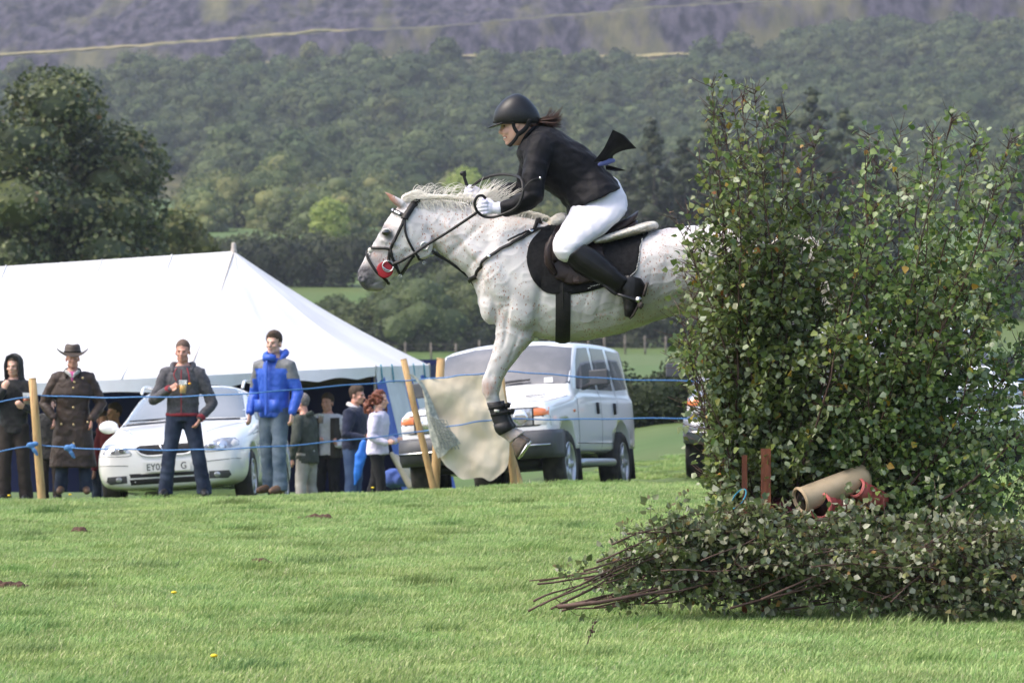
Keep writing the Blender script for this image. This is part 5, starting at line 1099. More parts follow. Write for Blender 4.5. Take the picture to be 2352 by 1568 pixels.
# ---- square off-roaders
def offroader(label, paint, bumper, tint=M_WSC2, detail=True):
    t = empty('offroader', (0, 0, 0), 0, label, 'off-roader')
    lo = lambda w: [(0, .46), (.74*w, .46), (.85*w, .53)]
    st = [(.0, [(0, .52), (.68, .52), (.76, .58), (.78, .74), (.77, .92), (.72, .985), (.5, 1.01), (.25, 1.015), (0, 1.02)]), (.05, [(0, .46), (.72, .46), (.82, .53), (.845, .75), (.835, .97), (.77, 1.035), (.55, 1.055), (.28, 1.06), (0, 1.065)]),
          (.14, [(0, .46), (.73, .46), (.84, .52), (.86, .75), (.845, .985), (.785, 1.055), (.55, 1.075), (.28, 1.08), (0, 1.085)]), (1.15, lo(1)+[(.87, .8), (.855, 1.05), (.80, 1.13), (.6, 1.16), (.3, 1.17), (0, 1.175)]), (1.26, lo(1)+[(.87, .8), (.86, 1.08), (.81, 1.15), (.72, 1.19), (.36, 1.205), (0, 1.21)]),
          (1.34, lo(1)+[(.87, .8), (.86, 1.09), (.83, 1.16), (.79, 1.26), (.40, 1.28), (0, 1.285)]), (1.80, lo(1)+[(.87, .8), (.86, 1.12), (.83, 1.18), (.765, 1.70), (.42, 1.765), (0, 1.78)]), (1.92, lo(1)+[(.87, .8), (.86, 1.12), (.83, 1.18), (.765, 1.735), (.42, 1.805), (0, 1.82)]),
          (3.0, lo(1)+[(.87, .8), (.86, 1.12), (.83, 1.18), (.765, 1.755), (.42, 1.825), (0, 1.84)]), (4.2, lo(1)+[(.87, .8), (.86, 1.12), (.83, 1.18), (.755, 1.74), (.42, 1.81), (0, 1.825)]), (4.40, lo(.98)+[(.85, .8), (.84, 1.1), (.80, 1.18), (.73, 1.66), (.4, 1.73), (0, 1.74)]), (4.46, [(0, .5), (.7, .5), (.8, .6), (.8, .8), (.79, 1.08), (.76, 1.15), (.62, 1.5), (.36, 1.56), (0, 1.57)])]
    me = car_body(st, 'body', 2, (2, 4, 5, 6)); me = boolean_cut(me, [cyl((s*.84, y, .42), .455, .5) for s in (-1, 1) for y in (.78, 3.54)], 'body')
    link('body', me, paint, t); bv = bvh_of(me)
    for s in (-1, 1):
        for y in (.78, 3.54): wheel(t, s*.755, y, .37, .25, 5)
        for y in (1.22, 3.98):
            b = MB(); b.box((s*.76, y, .36), (.27, .03, .36), Matrix.Rotation(.12, 3, 'X')); b.build('mud_flap', M_BLACKPL, t)
        for pl in ([(1.52, 1.215), (1.76, 1.55), (1.93, 1.69), (2.42, 1.705), (2.5, 1.215)], [(2.6, 1.215), (2.54, 1.705), (3.25, 1.705), (3.38, 1.215)], [(3.5, 1.22), (3.38, 1.70), (4.1, 1.68), (4.22, 1.25)]):
            w_ = sp(t, bv, 'side_window', pl, M_GLASS, s, .004, 4)
        b = MB(); b.tube([(s*.86, 1.72, 1.22), (s*.98, 1.68, 1.27)], [.03, .03], 8); b.loft([[Vector((s*(.96+a), y, z)) for y, z in ((1.62, 1.24), (1.62, 1.42), (1.75, 1.40), (1.75, 1.25))] for a in (0, .22)]); m2 = fuse(b, 'mirror', .015, 4); link('mirror', m2, M_GREYPL, t)
        b = MB(); b.tube([(s*.86, 1.35, .38), (s*.88, 1.5, .38), (s*.88, 2.85, .38), (s*.86, 3.0, .38)], .045, 8); b.build('side_step', M_ALLOY, t)
        ax = 'x' if s > 0 else '-x'
        for pl in ([(1.38, 1.12), (1.36, .85), (1.4, .5)], [(2.55, 1.7), (2.55, 1.2), (2.55, .8), (2.5, .5)], [(3.45, 1.65), (3.44, 1.2), (3.40, .95)]): seam(t, bv, [Vector((s*2, y, z)) for y, z in pl], ax, .009)
        seam(t, bv, [Vector((s*2, y, .60)) for y in (1.3, 2, 2.6, 3.1)], ax, .010)
        for y in (2.34, 3.22): b = MB(); b.box((s*.872, y, 1.0), (.03, .07, .13)); b.build('door_handle', M_BLACKPL, t)
        b = MB(); b.box((s*.868, 1.18, .96), (.02, .05, .03)); b.build('side_repeater', M_AMBER, t)
        f = lambda p: p if s > 0 else mirror_poly(p)
        sr = fp(t, bv, 'lamp_surround', f([(.36, .79), (.36, 1.0), (.835, 1.0), (.845, .79)]), M_BLACKPL, .005, 3)
        fp(sr, bv, 'headlight', f([(.38, .805), (.38, .985), (.66, .985), (.66, .805)]), M_LAMP, .012, 3); c = [(s*.53+.085*math.cos(a), .895+.08*math.sin(a)) for a in np.linspace(0, 2*math.pi, 18)[:-1]]; fp(sr, bv, 'reflector', c, M_REFL, .018, 2)
        fp(sr, bv, 'indicator', f([(.68, .905), (.68, .985), (.83, .985), (.835, .905)]), M_AMBER, .012, 2); fp(sr, bv, 'side_lamp', f([(.68, .805), (.68, .895), (.835, .895), (.84, .805)]), M_CLEAR, .012, 2)
        seam(t, bv, [(s*.76, .2, 2.5), (s*.78, .7, 2.5), (s*.80, 1.15, 2.5)], 'z', .008)
    fp(t, bv, 'windscreen', [(-.785, 1.27), (-.77, 1.45), (-.735, 1.69), (-.4, 1.745), (0, 1.755), (.4, 1.745), (.735, 1.69), (.77, 1.45), (.785, 1.27), (.4, 1.29), (0, 1.295), (-.4, 1.29)], tint, .006, 5)
    fp(t, bv, 'grille', [(-.34, .80), (-.34, .99), (.34, .99), (.34, .80)], M_GREYPL, .006, 3)
    for z in (.84, .88, .92, .96): fp(t, bv, 'grille_bar', [(-.33, z-.008), (-.33, z+.008), (.33, z+.008), (.33, z-.008)], M_CHROME, .014, 2)
    b = MB()
    b.loft([[Vector((x, y, z)) for y, z in ((yo, .44), (yo-.07, .50), (yo-.10, .60), (yo-.08, .70), (yo-.03, .745), (yo+.10, .745), (yo+.10, .44))] for x, yo in ((-.90, .42), (-.895, .22), (-.86, .06), (-.7, .0), (-.3, -.03), (.3, -.03), (.7, .0), (.86, .06), (.895, .22), (.90, .42))]); bo = b.build('bumper', bumper, t)
    b = MB(); b.loft([[Vector((x, y-.108, z)) for z in (.575, .59)]+[Vector((x, y-.10, z)) for z in (.59, .575)] for x, y in ((-.86, .06), (-.7, .0), (-.3, -.03), (.3, -.03), (.7, .0), (.86, .06))]); b.build('bumper_strip', M_CHROME, bo)
    b = MB(); b.box((0, .5, .40), (1.2, .5, .12)); b.box((0, 2.2, .42), (1.1, 3.6, .14)); b.build('underbody', M_BLACKPL, t)
    for s in (-1, 1):
        b = MB(); b.tube(spline([(s*.05-.35, 1.29, 1.285), (s*.05+.0, 1.33, 1.33), (s*.05+.28, 1.36, 1.35)], 5), .01, 6); b.build('wiper', M_BLACKPL, t)
    b = MB(); b.box((.5, .9, 1.156), (.22, .03, .01)); b.build('bonnet_vent', M_BLACKPL, t)
    return t
o = offroader('white off-roader with dark bumper parked behind the hanging sheet', M_WHITEP, M_GREYPL); place(o, 1100, 45.6, -.26, 14, 1.6, 4.4); o.scale = (1.05, 1.05, 1.05); trooper = o
b = MB(); b.box((.55, 1.35, 1.33), (.1, .004, .06)); b.build('windscreen_sticker', M_PLATE, o, False)
o = offroader('silver off-roader half hidden behind the left edge of the birch brush', M_SILVERP, M_SILVERP); place(o, 1736, 48.5, -.10, 5, 0, 0)
o = offroader('white off-roader behind the right part of the birch brush', M_WHITEP, M_WHITEP); place(o, 2235, 50.0, .0, -14, 0, 0)
# ------------------------------------------------------------------ the marquee
tent = empty('marquee', P(700, 1000, 58), 0, 'large white marquee with blue striped end wall and open front', 'tent'); tb = tent.location.copy()
M_CANV = mat('white_canvas', (.60, .595, .60), .8, (.68, .675, .67), .9, 6, bump=.5, bsc=1.3)
M_CANVI = mat('canvas_valance', (.72, .70, .68), .85, (.78, .765, .75), 3)
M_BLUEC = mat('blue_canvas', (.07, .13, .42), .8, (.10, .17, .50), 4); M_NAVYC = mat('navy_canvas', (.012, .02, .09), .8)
M_WALLW = mat('white_wall_canvas', (.62, .62, .62), .85, (.72, .72, .71), 3)
M_ROPEW = mat('pale_cord', (.42, .38, .34), .9); M_TEALR = mat('teal_cord', (.05, .25, .33), .8)
PK = P(537, 577, 60); RL = P(0, 612, 58.5)+(P(0, 612, 58.5)-P(537, 577, 60))*.5
Nn = P(428, 864, 54.6); EL = Nn+(P(230, 873, 54.0)-Nn)*4.2; R1 = P(862, 842, 57.4); R2 = P(985, 838, 60.5); R3 = P(900, 835, 65); BL = Vector((EL.x, 65.5, EL.z))
def face(A, B_, C, D, n=16, sag=.10, seed=0):
    "slack canvas panel A-B top edge, D-C bottom edge"
    v = []; f = []
    for i in range(n+1):
        for j in range(n+1):
            u, t = i/n, j/n; p = A.lerp(B_, u).lerp(D.lerp(C, u), t)
            sg = sag*(math.sin(math.pi*t)*(.75+.0*u)); p = p-Vector((0, 0, 1))*sg*(1 if 0 < t < 1 else 1)
            e = math.sin(math.pi*u)*math.sin(math.pi*t); p += Vector((0, 0, 1))*e*.05*noise.noise(Vector((u*6, t*2, seed)))
            v.append(p)
    w_ = n+1
    for i in range(n):
        for j in range(n): f.append((i*w_+j, i*w_+j+1, (i+1)*w_+j+1, (i+1)*w_+j))
    return v, f
def panel(name, quads, m, par=tent, base=tb, th=0):
    b = MB()
    for v, f in quads: b.add(v, f)
    me = b.mesh(name); bm = bmesh.new(); bm.from_mesh(me); bmesh.ops.recalc_face_normals(bm, faces=bm.faces[:]); bm.to_mesh(me); bm.free()
    o = link(name, me, m, par); o.data.transform(Matrix.Translation(-base)); return o
panel('roof_panel', [face(RL, PK, Nn, EL, 22, .12, 1)], M_CANV); panel('roof_panel', [face(PK, PK, R1, Nn, 16, .12, 2)], M_CANV); panel('roof_panel', [face(PK, PK, R2, R1, 12, .12, 3)], M_CANV)
panel('roof_panel', [face(PK, PK, R3, R2, 8, .12, 4)], M_CANV); panel('roof_panel', [face(PK, RL, BL, R3, 14, .12, 5)], M_CANV)
def valance(A, B_, drop, seed, n=40, sc=.035, m=M_CANVI):
    v = []; f = []
    nrm = (B_-A).cross(Vector((0, 0, 1))).normalized()
    for i in range(n+1):
        u = i/n; p = A.lerp(B_, u)-Vector((0, 0, .0)); s_ = drop*(1+.10*noise.noise(Vector((u*7, seed, 0))))-sc*abs(math.sin(u*n*.35))
        for j in range(4): v.append(p+nrm*(.03*math.sin(u*9+seed)*j/3+.03*j/3)-Vector((0, 0, s_*j/3)))
    for i in range(n):
        for j in range(3): f.append((i*4+j, i*4+j+1, (i+1)*4+j+1, (i+1)*4+j))
    return v, f
panel('valance', [valance(EL, Nn, .20, 1)], M_CANVI); panel('valance', [valance(Nn, R1, .17, 2)], M_CANVI); panel('valance', [valance(R1, R2, .24, 3, 24, .05)], M_CANVI)
# corded seam from the peak to the near corner
b = MB(); q = [PK.lerp(Nn, t)-Vector((0, 0, .12*math.sin(math.pi*t)-.012)) for t in np.linspace(0, 1, 30)]; b.tube(q, .012, 6); panel('seam_cord', [(b.v, b.f)], M_ROPEW)
b = MB(); b.tube([PK-Vector((0, 0, .3)), PK+Vector((0, 0, .10))], [.05, .035], 8); panel('pole_top', [(b.v, b.f)], M_ROPEW)
q = [RL.lerp(PK, .62).lerp(EL.lerp(Nn, .62), t)-Vector((0, 0, .12*math.sin(math.pi*t)-.010)) for t in np.linspace(0, 1, 24)]; b = MB(); b.tube(q, .006, 5); panel('seam_cord', [(b.v, b.f)], M_CANVI)
for f_ in (.15, .35, .82):
    q = [RL.lerp(PK, f_).lerp(EL.lerp(Nn, f_), t)-Vector((0, 0, .12*math.sin(math.pi*t)-.012)) for t in np.linspace(0, 1, 24)]; b = MB(); b.tube(q, .009, 5); panel('seam_cord', [(b.v, b.f)], M_CANVI)
for f_ in (.35, .7):
    q = [PK.lerp(Nn.lerp(R1, f_), t)-Vector((0, 0, .12*math.sin(math.pi*t)-.012)) for t in np.linspace(.02, 1, 24)]; b = MB(); b.tube(q, .008, 5); panel('seam_cord', [(b.v, b.f)], M_CANVI)
# end wall: blue and white strips down to the ground, pegged outwards
gz = -.86
def wall_strip(a, c, m, name='wall_strip', out=.55):
    A, C = R1.lerp(R2, a), R1.lerp(R2, c); nrm = Vector((.9, -.45, 0)).normalized(); v = []; f = []
    for i in range(5):
        for j in range(9):
            t = j/8; p = A.lerp(C, i/4); p = Vector((p.x, p.y, p.z-.15+(gz+.05-p.z)*t*1.0))+nrm*out*t+Vector((0, -.02*math.sin(i*1.6), 0)); v.append(p)
    for i in range(4):
        for j in range(8): f.append((i*9+j, i*9+j+1, (i+1)*9+j+1, (i+1)*9+j))
    panel(name, [(v, f)], m)
for k in range(6): wall_strip(k/6, (k+1)/6, M_BLUEC if k in (0, 3, 5) else M_WALLW)
# dark inside: back wall and lining
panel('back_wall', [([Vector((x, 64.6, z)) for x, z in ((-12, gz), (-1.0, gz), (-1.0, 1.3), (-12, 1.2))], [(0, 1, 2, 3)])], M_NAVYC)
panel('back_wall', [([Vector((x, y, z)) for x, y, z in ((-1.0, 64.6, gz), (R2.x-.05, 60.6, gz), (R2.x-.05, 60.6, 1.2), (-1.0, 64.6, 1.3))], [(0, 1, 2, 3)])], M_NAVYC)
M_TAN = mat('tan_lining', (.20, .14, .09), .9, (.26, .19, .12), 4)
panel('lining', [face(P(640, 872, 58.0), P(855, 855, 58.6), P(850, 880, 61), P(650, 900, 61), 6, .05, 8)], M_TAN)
for p_, nm in ((R1, 'corner_pole'), (Nn, 'corner_pole'), (R2, 'corner_pole')):
    b = MB(); b.tube([Vector((p_.x, p_.y+.06, gz-.2)), Vector((p_.x, p_.y+.06, p_.z))], .025, 8); panel(nm, [(b.v, b.f)], M_ROPEW)
b = MB(); b.tube([PK*1, Vector((PK.x, PK.y, gz))], .05, 8); panel('king_pole', [(b.v, b.f)], M_ROPEW)
for t in (.1, .3, .5, .7, .9):
    A = R1.lerp(R2, t); b = MB(); b.tube([A+Vector((0, -.01, .02)), A+Vector((.03, -.03, -.23))], .012, 6); panel('lacing', [(b.v, b.f)], M_TEALR)
# rolled wall canvas on the ground at the corner
M_CREAMC = mat('cream_canvas', (.66, .58, .44), .85, (.56, .48, .36), 6, bump=.4, bsc=20)
b = MB(); b.tube([P(900, 1042, 53), P(920, 1075, 53), P(942, 1115, 53)], [.035, .05, .05], 10); b.tube([P(908, 1050, 53.1), P(925, 1062, 53.1), P(938, 1090, 53.1)], [.05, .055, .05], 10)
o = fuse(b, 'canvas_roll', .016, 3); tag(link('canvas_roll', o, M_CREAMC), 'cream rolled canvas leaning at the corner of the tent wall', 'canvas roll')
b = MB(); b.ell(P(905, 1098, 53.4), (.17, .12, .13)); b.ell(P(925, 1102, 53.3), (.12, .1, .09)); me = fuse(b, 'blue_bag', .018, 3); wrinkle(me, .012, 8); tag(link('blue_bag', me, M_BLUEC), 'blue bag lying on the grass beside the tent corner', 'bag')
# ------------------------------------------------------------------ posts, sheet and ropes round the ring
PG = 'wooden posts of the ring rope'
def post(label, top, bot, Y, r_, m=M_POST, lean=0):
    A, B_ = P(*bot, Y), P(*top, Y+lean); B_.y = Y+lean; o = empty('wooden_post', A, 0, label, 'post', PG); d = B_-A; A2 = -d.normalized()*.35
    b = MB(); q = [A2, d*.0, d*.3, d*.65, d*.985]; q = [p+Vector((random.uniform(-.006, .006), 0, 0)) for p in q]; b.tube(q, [r_*1.06, r_*1.03, r_, r_*.98, r_*.95], 14, cap=None)
    me = b.mesh('shaft'); link('shaft', me, m, o)
    b = MB(); n = 14; t = d.normalized(); u = t.cross(Vector((0, 1, 0))).normalized(); w_ = t.cross(u)
    rgf = lambda h, k: [d*.985+t*h+(u*math.cos(2*math.pi*i/n)+w_*math.sin(2*math.pi*i/n))*r_*k for i in range(n)]
    b.loft([rgf(0, .95), rgf(.012, .88)]); b.build('cut_end', mat('cut_wood', (.52, .37, .19), .8, (.42, .28, .13), 30), o); return o
post('orange brown post leaning between the hooded man and the hatted man', (74, 866), (96, 1142), 43.3, .045)
post('slim leaning post at the left edge of the hanging sheet', (926, 822), (992, 1108), 44.6, .038)
post('thick upright post behind the left edge of the hanging sheet', (1012, 820), (999, 1108), 45.2, .05, lean=.0)
post('post behind the hoof, carrying the right edge of the sheet', (1148, 842), (1180, 1102), 44.3, .04)
post('short pale brace leaning against the post under the hoof', (1156, 985), (1192, 1102), 44.7, .036)
M_SHEET = mat('cream_sheet', (.56, .47, .35), .95, (.72, .63, .49), 2.6, 8, spec=.02, bump=.25, bsc=22, c3=(.64, .55, .42), lo=.3, hi=.66)
M_NET = mat('grey_green_netting', (.42, .43, .38), .95, (.26, .28, .26), 24, lo=.45, hi=.55)
sh = empty('hanging_sheet', P(1060, 980, 44.0), 0, 'cream canvas sheet hung between posts in front of the white off-roader', 'sheet'); shb = sh.location.copy()
def cloth(name, rows, m, n=6, fold=.06, seed=0, par=sh, base=shb):
    R_ = [spline(r_, n) for r_ in rows]; C_ = [spline([r_[i] for r_ in R_], n) for i in range(len(R_[0]))]; nu, nv = len(C_), len(C_[0]); v = []; f = []
    for i in range(nu):
        for j in range(nv):
            p = C_[i][j]; q = noise.noise(Vector((p.x*2.2+p.z*1.2, p.z*.9, seed)))+1.2*(.5-abs(noise.noise(Vector((p.x*5+p.z*2, p.z*1.6, seed+4)))))+.5*noise.noise(Vector((p.x*14, p.z*9, seed))); v.append(p+Vector((0, fold*q, 0)))
    for i in range(nu-1):
        for j in range(nv-1): f.append((i*nv+j, i*nv+j+1, (i+1)*nv+j+1, (i+1)*nv+j))
    b = MB(); b.add(v, f); o = b.build(name, m, par); o.data.transform(Matrix.Translation(-base)); return o
Q = lambda x, y, d=0: P(x, y, 44.0+d)
cloth('sheet', [[Q(966, 872), Q(1020, 866, .03), Q(1080, 861, .02), Q(1125, 864), Q(1150, 862)], [Q(972, 905), Q(1030, 900, -.02), Q(1090, 900, .03), Q(1135, 905), Q(1158, 905)], [Q(985, 960), Q(1030, 955, .04), Q(1090, 955, -.02), Q(1140, 955), Q(1166, 950)], [Q(1000, 1020), Q(1040, 1018, -.03), Q(1095, 1015, .03), Q(1145, 1012), Q(1170, 1005)], [Q(1018, 1062), Q(1050, 1064, .03), Q(1100, 1066, -.02), Q(1145, 1066), Q(1168, 1060)], [Q(1040, 1082), Q(1062, 1100, .02), Q(1105, 1096), Q(1128, 1104), Q(1160, 1080)]], M_SHEET, 9, .028)
nt_ = cloth('net_edge', [[Q(936, 856, -.03), Q(952, 862, -.05), Q(966, 874, -.04), Q(974, 882, -.02)], [Q(970, 892, -.04), Q(976, 905, -.08), Q(984, 915, -.06), Q(992, 920, -.02)], [Q(978, 950, -.04), Q(988, 955, -.09), Q(1000, 960, -.06), Q(1012, 965, -.02)], [Q(990, 1010, -.04), Q(1004, 1005, -.09), Q(1022, 1003, -.06), Q(1042, 995, -.02)], [Q(1006, 1052, -.04), Q(1020, 1045, -.08), Q(1034, 1030, -.05), Q(1058, 1018, -.02)]], M_NET, 6, .03, 3)
b = MB()
for i in range(7): b.tube(spline([Q(985+i*4.5, 950+i*9, -.12), Q(1000+i*4.5, 962+i*8, -.14), Q(1020+i*5, 965+i*8.5, -.12)], 4), .006, 5)
for i in range(6): b.tube(spline([Q(985+i*8, 955+i*2, -.12), Q(1000+i*7, 990, -.14), Q(1014+i*8, 1030, -.12)], 4), .006, 5)
o = b.build('net_cords', mat('net_cord', (.25, .26, .23), .9), sh); o.data.transform(Matrix.Translation(-shb)); o['kind'] = 'stuff'
M_ROPE = mat('blue_rope', (.06, .17, .40), .8, (.10, .24, .50), 40, stretch=(1, 1, 1))
def rope(label, pl, r_=.0075, knots=()):
    o = empty('rope', P(*pl[len(pl)//2]), 0, label, 'rope', 'blue ring ropes'); base = o.location.copy()
    b = MB(); q = spline([P(*p) for p in pl], 6); q = [p+Vector((0, 0, .004*math.sin(i*.9))) for i, p in enumerate(q)]; b.tube(q, r_, 7, cap=None); m = b.build('line', M_ROPE, o); m.data.transform(Matrix.Translation(-base))
    for k in knots:
        b = MB(); c = P(*k[:3]); b.ell(c, (.045, .03, .035)); b.ell(c+Vector((.05, 0, .015)), (.04, .02, .03)); b.tube([c, c+Vector((.04, -.01, -.05)), c+Vector((.07, 0, -.10))], [.016, .03, .022], 7, flat=.4)
        m = link('knot', fuse(b, 'knot', .01, 2), M_ROPE, o); m.data.transform(Matrix.Translation(-base))
rope('upper blue rope running in front of the spectators and the white cars', [(-60, 932, 43.30), (0, 922, 43.30), (74, 910, 43.32), (97, 908, 43.32), (200, 912, 43.10), (330, 912, 42.70), (460, 909, 42.50), (600, 901, 42.40), (730, 890, 42.95), (855, 880, 43.48), (925, 874, 43.98), (1010, 868, 44.00), (1060, 862, 43.80), (1120, 857, 43.85), (1156, 853, 44.20), (1230, 857, 44.30), (1330, 865, 44.40), (1430, 871, 44.50), (1580, 875, 44.60), (1750, 877, 44.80), (2000, 876, 45.00), (2400, 870, 45.00)])
rope('lower blue rope with knotted ends by the leaning post', [(-60, 1044, 43.30), (0, 1036, 43.30), (74, 1023, 43.32), (97, 1022, 43.32), (160, 1028, 43.10), (300, 1032, 42.70), (430, 1033, 42.50), (560, 1029, 42.40), (700, 1020, 42.82), (860, 1004, 43.50), (960, 991, 44.50), (1040, 978, 43.80), (1100, 968, 43.80), (1164, 962, 44.20), (1300, 963, 44.30), (1430, 961, 44.50), (1580, 960, 44.60), (1750, 957, 44.80), (2000, 950, 45.00), (2400, 936, 45.00)], knots=((70, 1022, 43.20), (155, 1028, 43.10)))
# ------------------------------------------------------------------ spectators
M_SHIRTP = mat('pink_shirt', (.55, .10, .28), .8); M_CHECK = mat('grey_check_shirt', (.35, .35, .34), .85, (.55, .55, .55), 40)
M_HOODB = mat('black_fleece', (.012, .012, .013), .95, (.02, .02, .02), 12, sheen=.2)
M_TROUB = mat('dark_brown_trousers', (.022, .016, .014), .9, (.032, .024, .02), 8)
M_WAX = mat('brown_waxed_coat', (.034, .021, .015), .6, (.062, .040, .028), 7, c3=(.045, .028, .02), lo=.35, hi=.65, bump=.3, bsc=14)
M_CORD = mat('dark_collar', (.022, .016, .013), .95)
M_HATF = mat('brown_leather_hat', (.05, .036, .026), .55, (.075, .055, .042), 10)
M_JEAND = mat('dark_denim', (.012, .020, .045), .9, (.035, .05, .085), 5, lo=.42, hi=.66, bump=.2, bsc=120)
M_JEANL = mat('blue_denim', (.06, .095, .145), .9, (.17, .215, .26), 4.5, lo=.38, hi=.68, bump=.2, bsc=120)
M_JEANM = mat('mid_denim', (.035, .065, .15), .9, (.06, .10, .2), 5)
M_GREYJ = mat('grey_marl_jacket', (.060, .058, .066), .85, (.085, .082, .092), 40, sheen=.15)
M_REDT = mat('dark_red_trim', (.24, .025, .035), .8); M_ORNG = mat('orange_toggle', (.75, .35, .03), .5)
M_BLUEJ = mat('blue_waterproof', (.025, .085, .45), .5, (.035, .11, .52), 4, spec=.35)
M_GREYP = mat('grey_shoulder_panel', (.15, .155, .165), .75, (.18, .185, .195), 30)
M_GRNJ = mat('dark_green_jacket', (.040, .047, .038), .85, (.055, .063, .05), 10)
M_LTTR = mat('light_grey_trousers', (.30, .28, .26), .9, (.36, .34, .32), 5)
M_NAVYS = mat('navy_sweater', (.012, .017, .042), .95, (.018, .024, .055), 20, sheen=.15)
M_LILAC = mat('lilac_cardigan', (.62, .58, .72), .95, (.68, .64, .77), 16, sheen=.2)
M_WSHIRT = mat('white_shirt', (.62, .60, .62), .85, (.70, .68, .70), 6); M_BLKT = mat('black_trousers', (.010, .010, .012), .9)
M_MAROON = mat('maroon_top', (.16, .02, .03), .9); M_TEALJ = mat('teal_jacket', (.01, .30, .40), .7)
M_SHOE = mat('brown_boots', (.10, .055, .03), .6, (.14, .08, .045), 8); M_SHOEB = mat('black_shoes', (.014, .013, .012), .5)
M_REDHAIR = mat('auburn_curly_hair', (.10, .026, .012), .5, (.22, .07, .035), 40, lo=.35, hi=.7)
M_BRHAIR = mat('short_brown_hair', (.045, .028, .018), .8, (.07, .045, .03), 60); M_GRHAIR = mat('greying_hair', (.12, .10, .09), .8, (.22, .20, .19), 60); M_SHAVE = mat('cropped_hair', (.10, .065, .05), .9, (.14, .095, .075), 90)
M_CUP = bpy.data.materials.new('clear_plastic_cup'); M_CUP.use_nodes = True
q = M_CUP.node_tree.nodes['Principled BSDF']; q.inputs['Base Color'].default_value = (.85, .87, .9, 1); q.inputs['Roughness'].default_value = .12; q.inputs['Alpha'].default_value = .32
M_BEER = mat('beer', (.80, .42, .05), .2, coat=.5); M_BEER2 = mat('dark_beer', (.22, .05, .01), .2); M_FOAM = mat('beer_foam', (.78, .74, .66), .8)
EYEW = mat('spectator_eye', (.05, .03, .022), .6)  # even dark brown of the spectators' eyes
M_BUT = mat('brass_button', (.55, .42, .22), .35, metal=.8)
def hand_parts(b, w_, d, side, k=1.0, curl=.6, thumb=1):
    "palm, four fingers and thumb from wrist w_ along d; side = across the knuckles"
    d = Vector(d).normalized(); sd_ = Vector(side); sd_ = (sd_-d*sd_.dot(d)).normalized(); nn = d.cross(sd_).normalized()
    b.tube([w_, w_+d*.03*k, w_+d*.085*k], [.026*k, .032*k, .036*k], 12, up=sd_, flat=.5)
    for i in range(4):
        o = w_+d*(.085+(.002, .006, .004, -.004)[i])*k+sd_*(-.027+.018*i)*k; L_ = (.062, .07, .065, .05)[i]*k
        p1 = o+d*L_*.42+nn*L_*.15*curl; p2 = p1+(d*(1-curl*.8)+nn*curl)*L_*.35; p3 = p2+(d*(1-curl*1.6)+nn*curl*1.2)*L_*.25
        b.tube([o, p1, p2, p3], [.0095*k, .009*k, .0085*k, .0075*k], 8)
    o = w_+d*.028*k-sd_*.028*k*thumb; b.tube([o, o+d*.03*k-sd_*.018*k*thumb+nn*.012*k, o+d*.06*k-sd_*.014*k*thumb+nn*.026*k], [.013*k, .011*k, .009*k], 8)
def head_parts(b, T, male=True):
    f = lambda *p: T @ Vector(p); r3 = T.to_3x3()
    b.ell(f(0, .012, .075), (.076, .094, .092), 18, 12, r3); b.ell(f(0, -.028, .005), (.060, .066, .085), 16, 10, r3); b.ell(f(0, -.052, -.058), (.040, .036, .030), 12, 8, r3)
    b.tube([f(0, -.088, .045), f(0, -.100, .025), f(0, -.113, .004)], [.010, .013, .017], 10); b.ell(f(0, -.082, .052), (.056, .018, .012), 12, 8, r3)
    for s in (-1, 1):
        b.ell(f(s*.079, .012, .018), (.011, .022, .034), 10, 8, r3); b.ell(f(s*.040, -.066, .004), (.024, .024, .022), 10, 8, r3); b.ell(f(s*.046, -.01, -.045), (.022, .04, .03), 10, 8, r3)
    b.ell(f(0, -.090, -.024), (.026, .012, .008), 10, 6, r3); b.ell(f(0, -.087, -.036), (.023, .012, .009), 10, 6, r3)
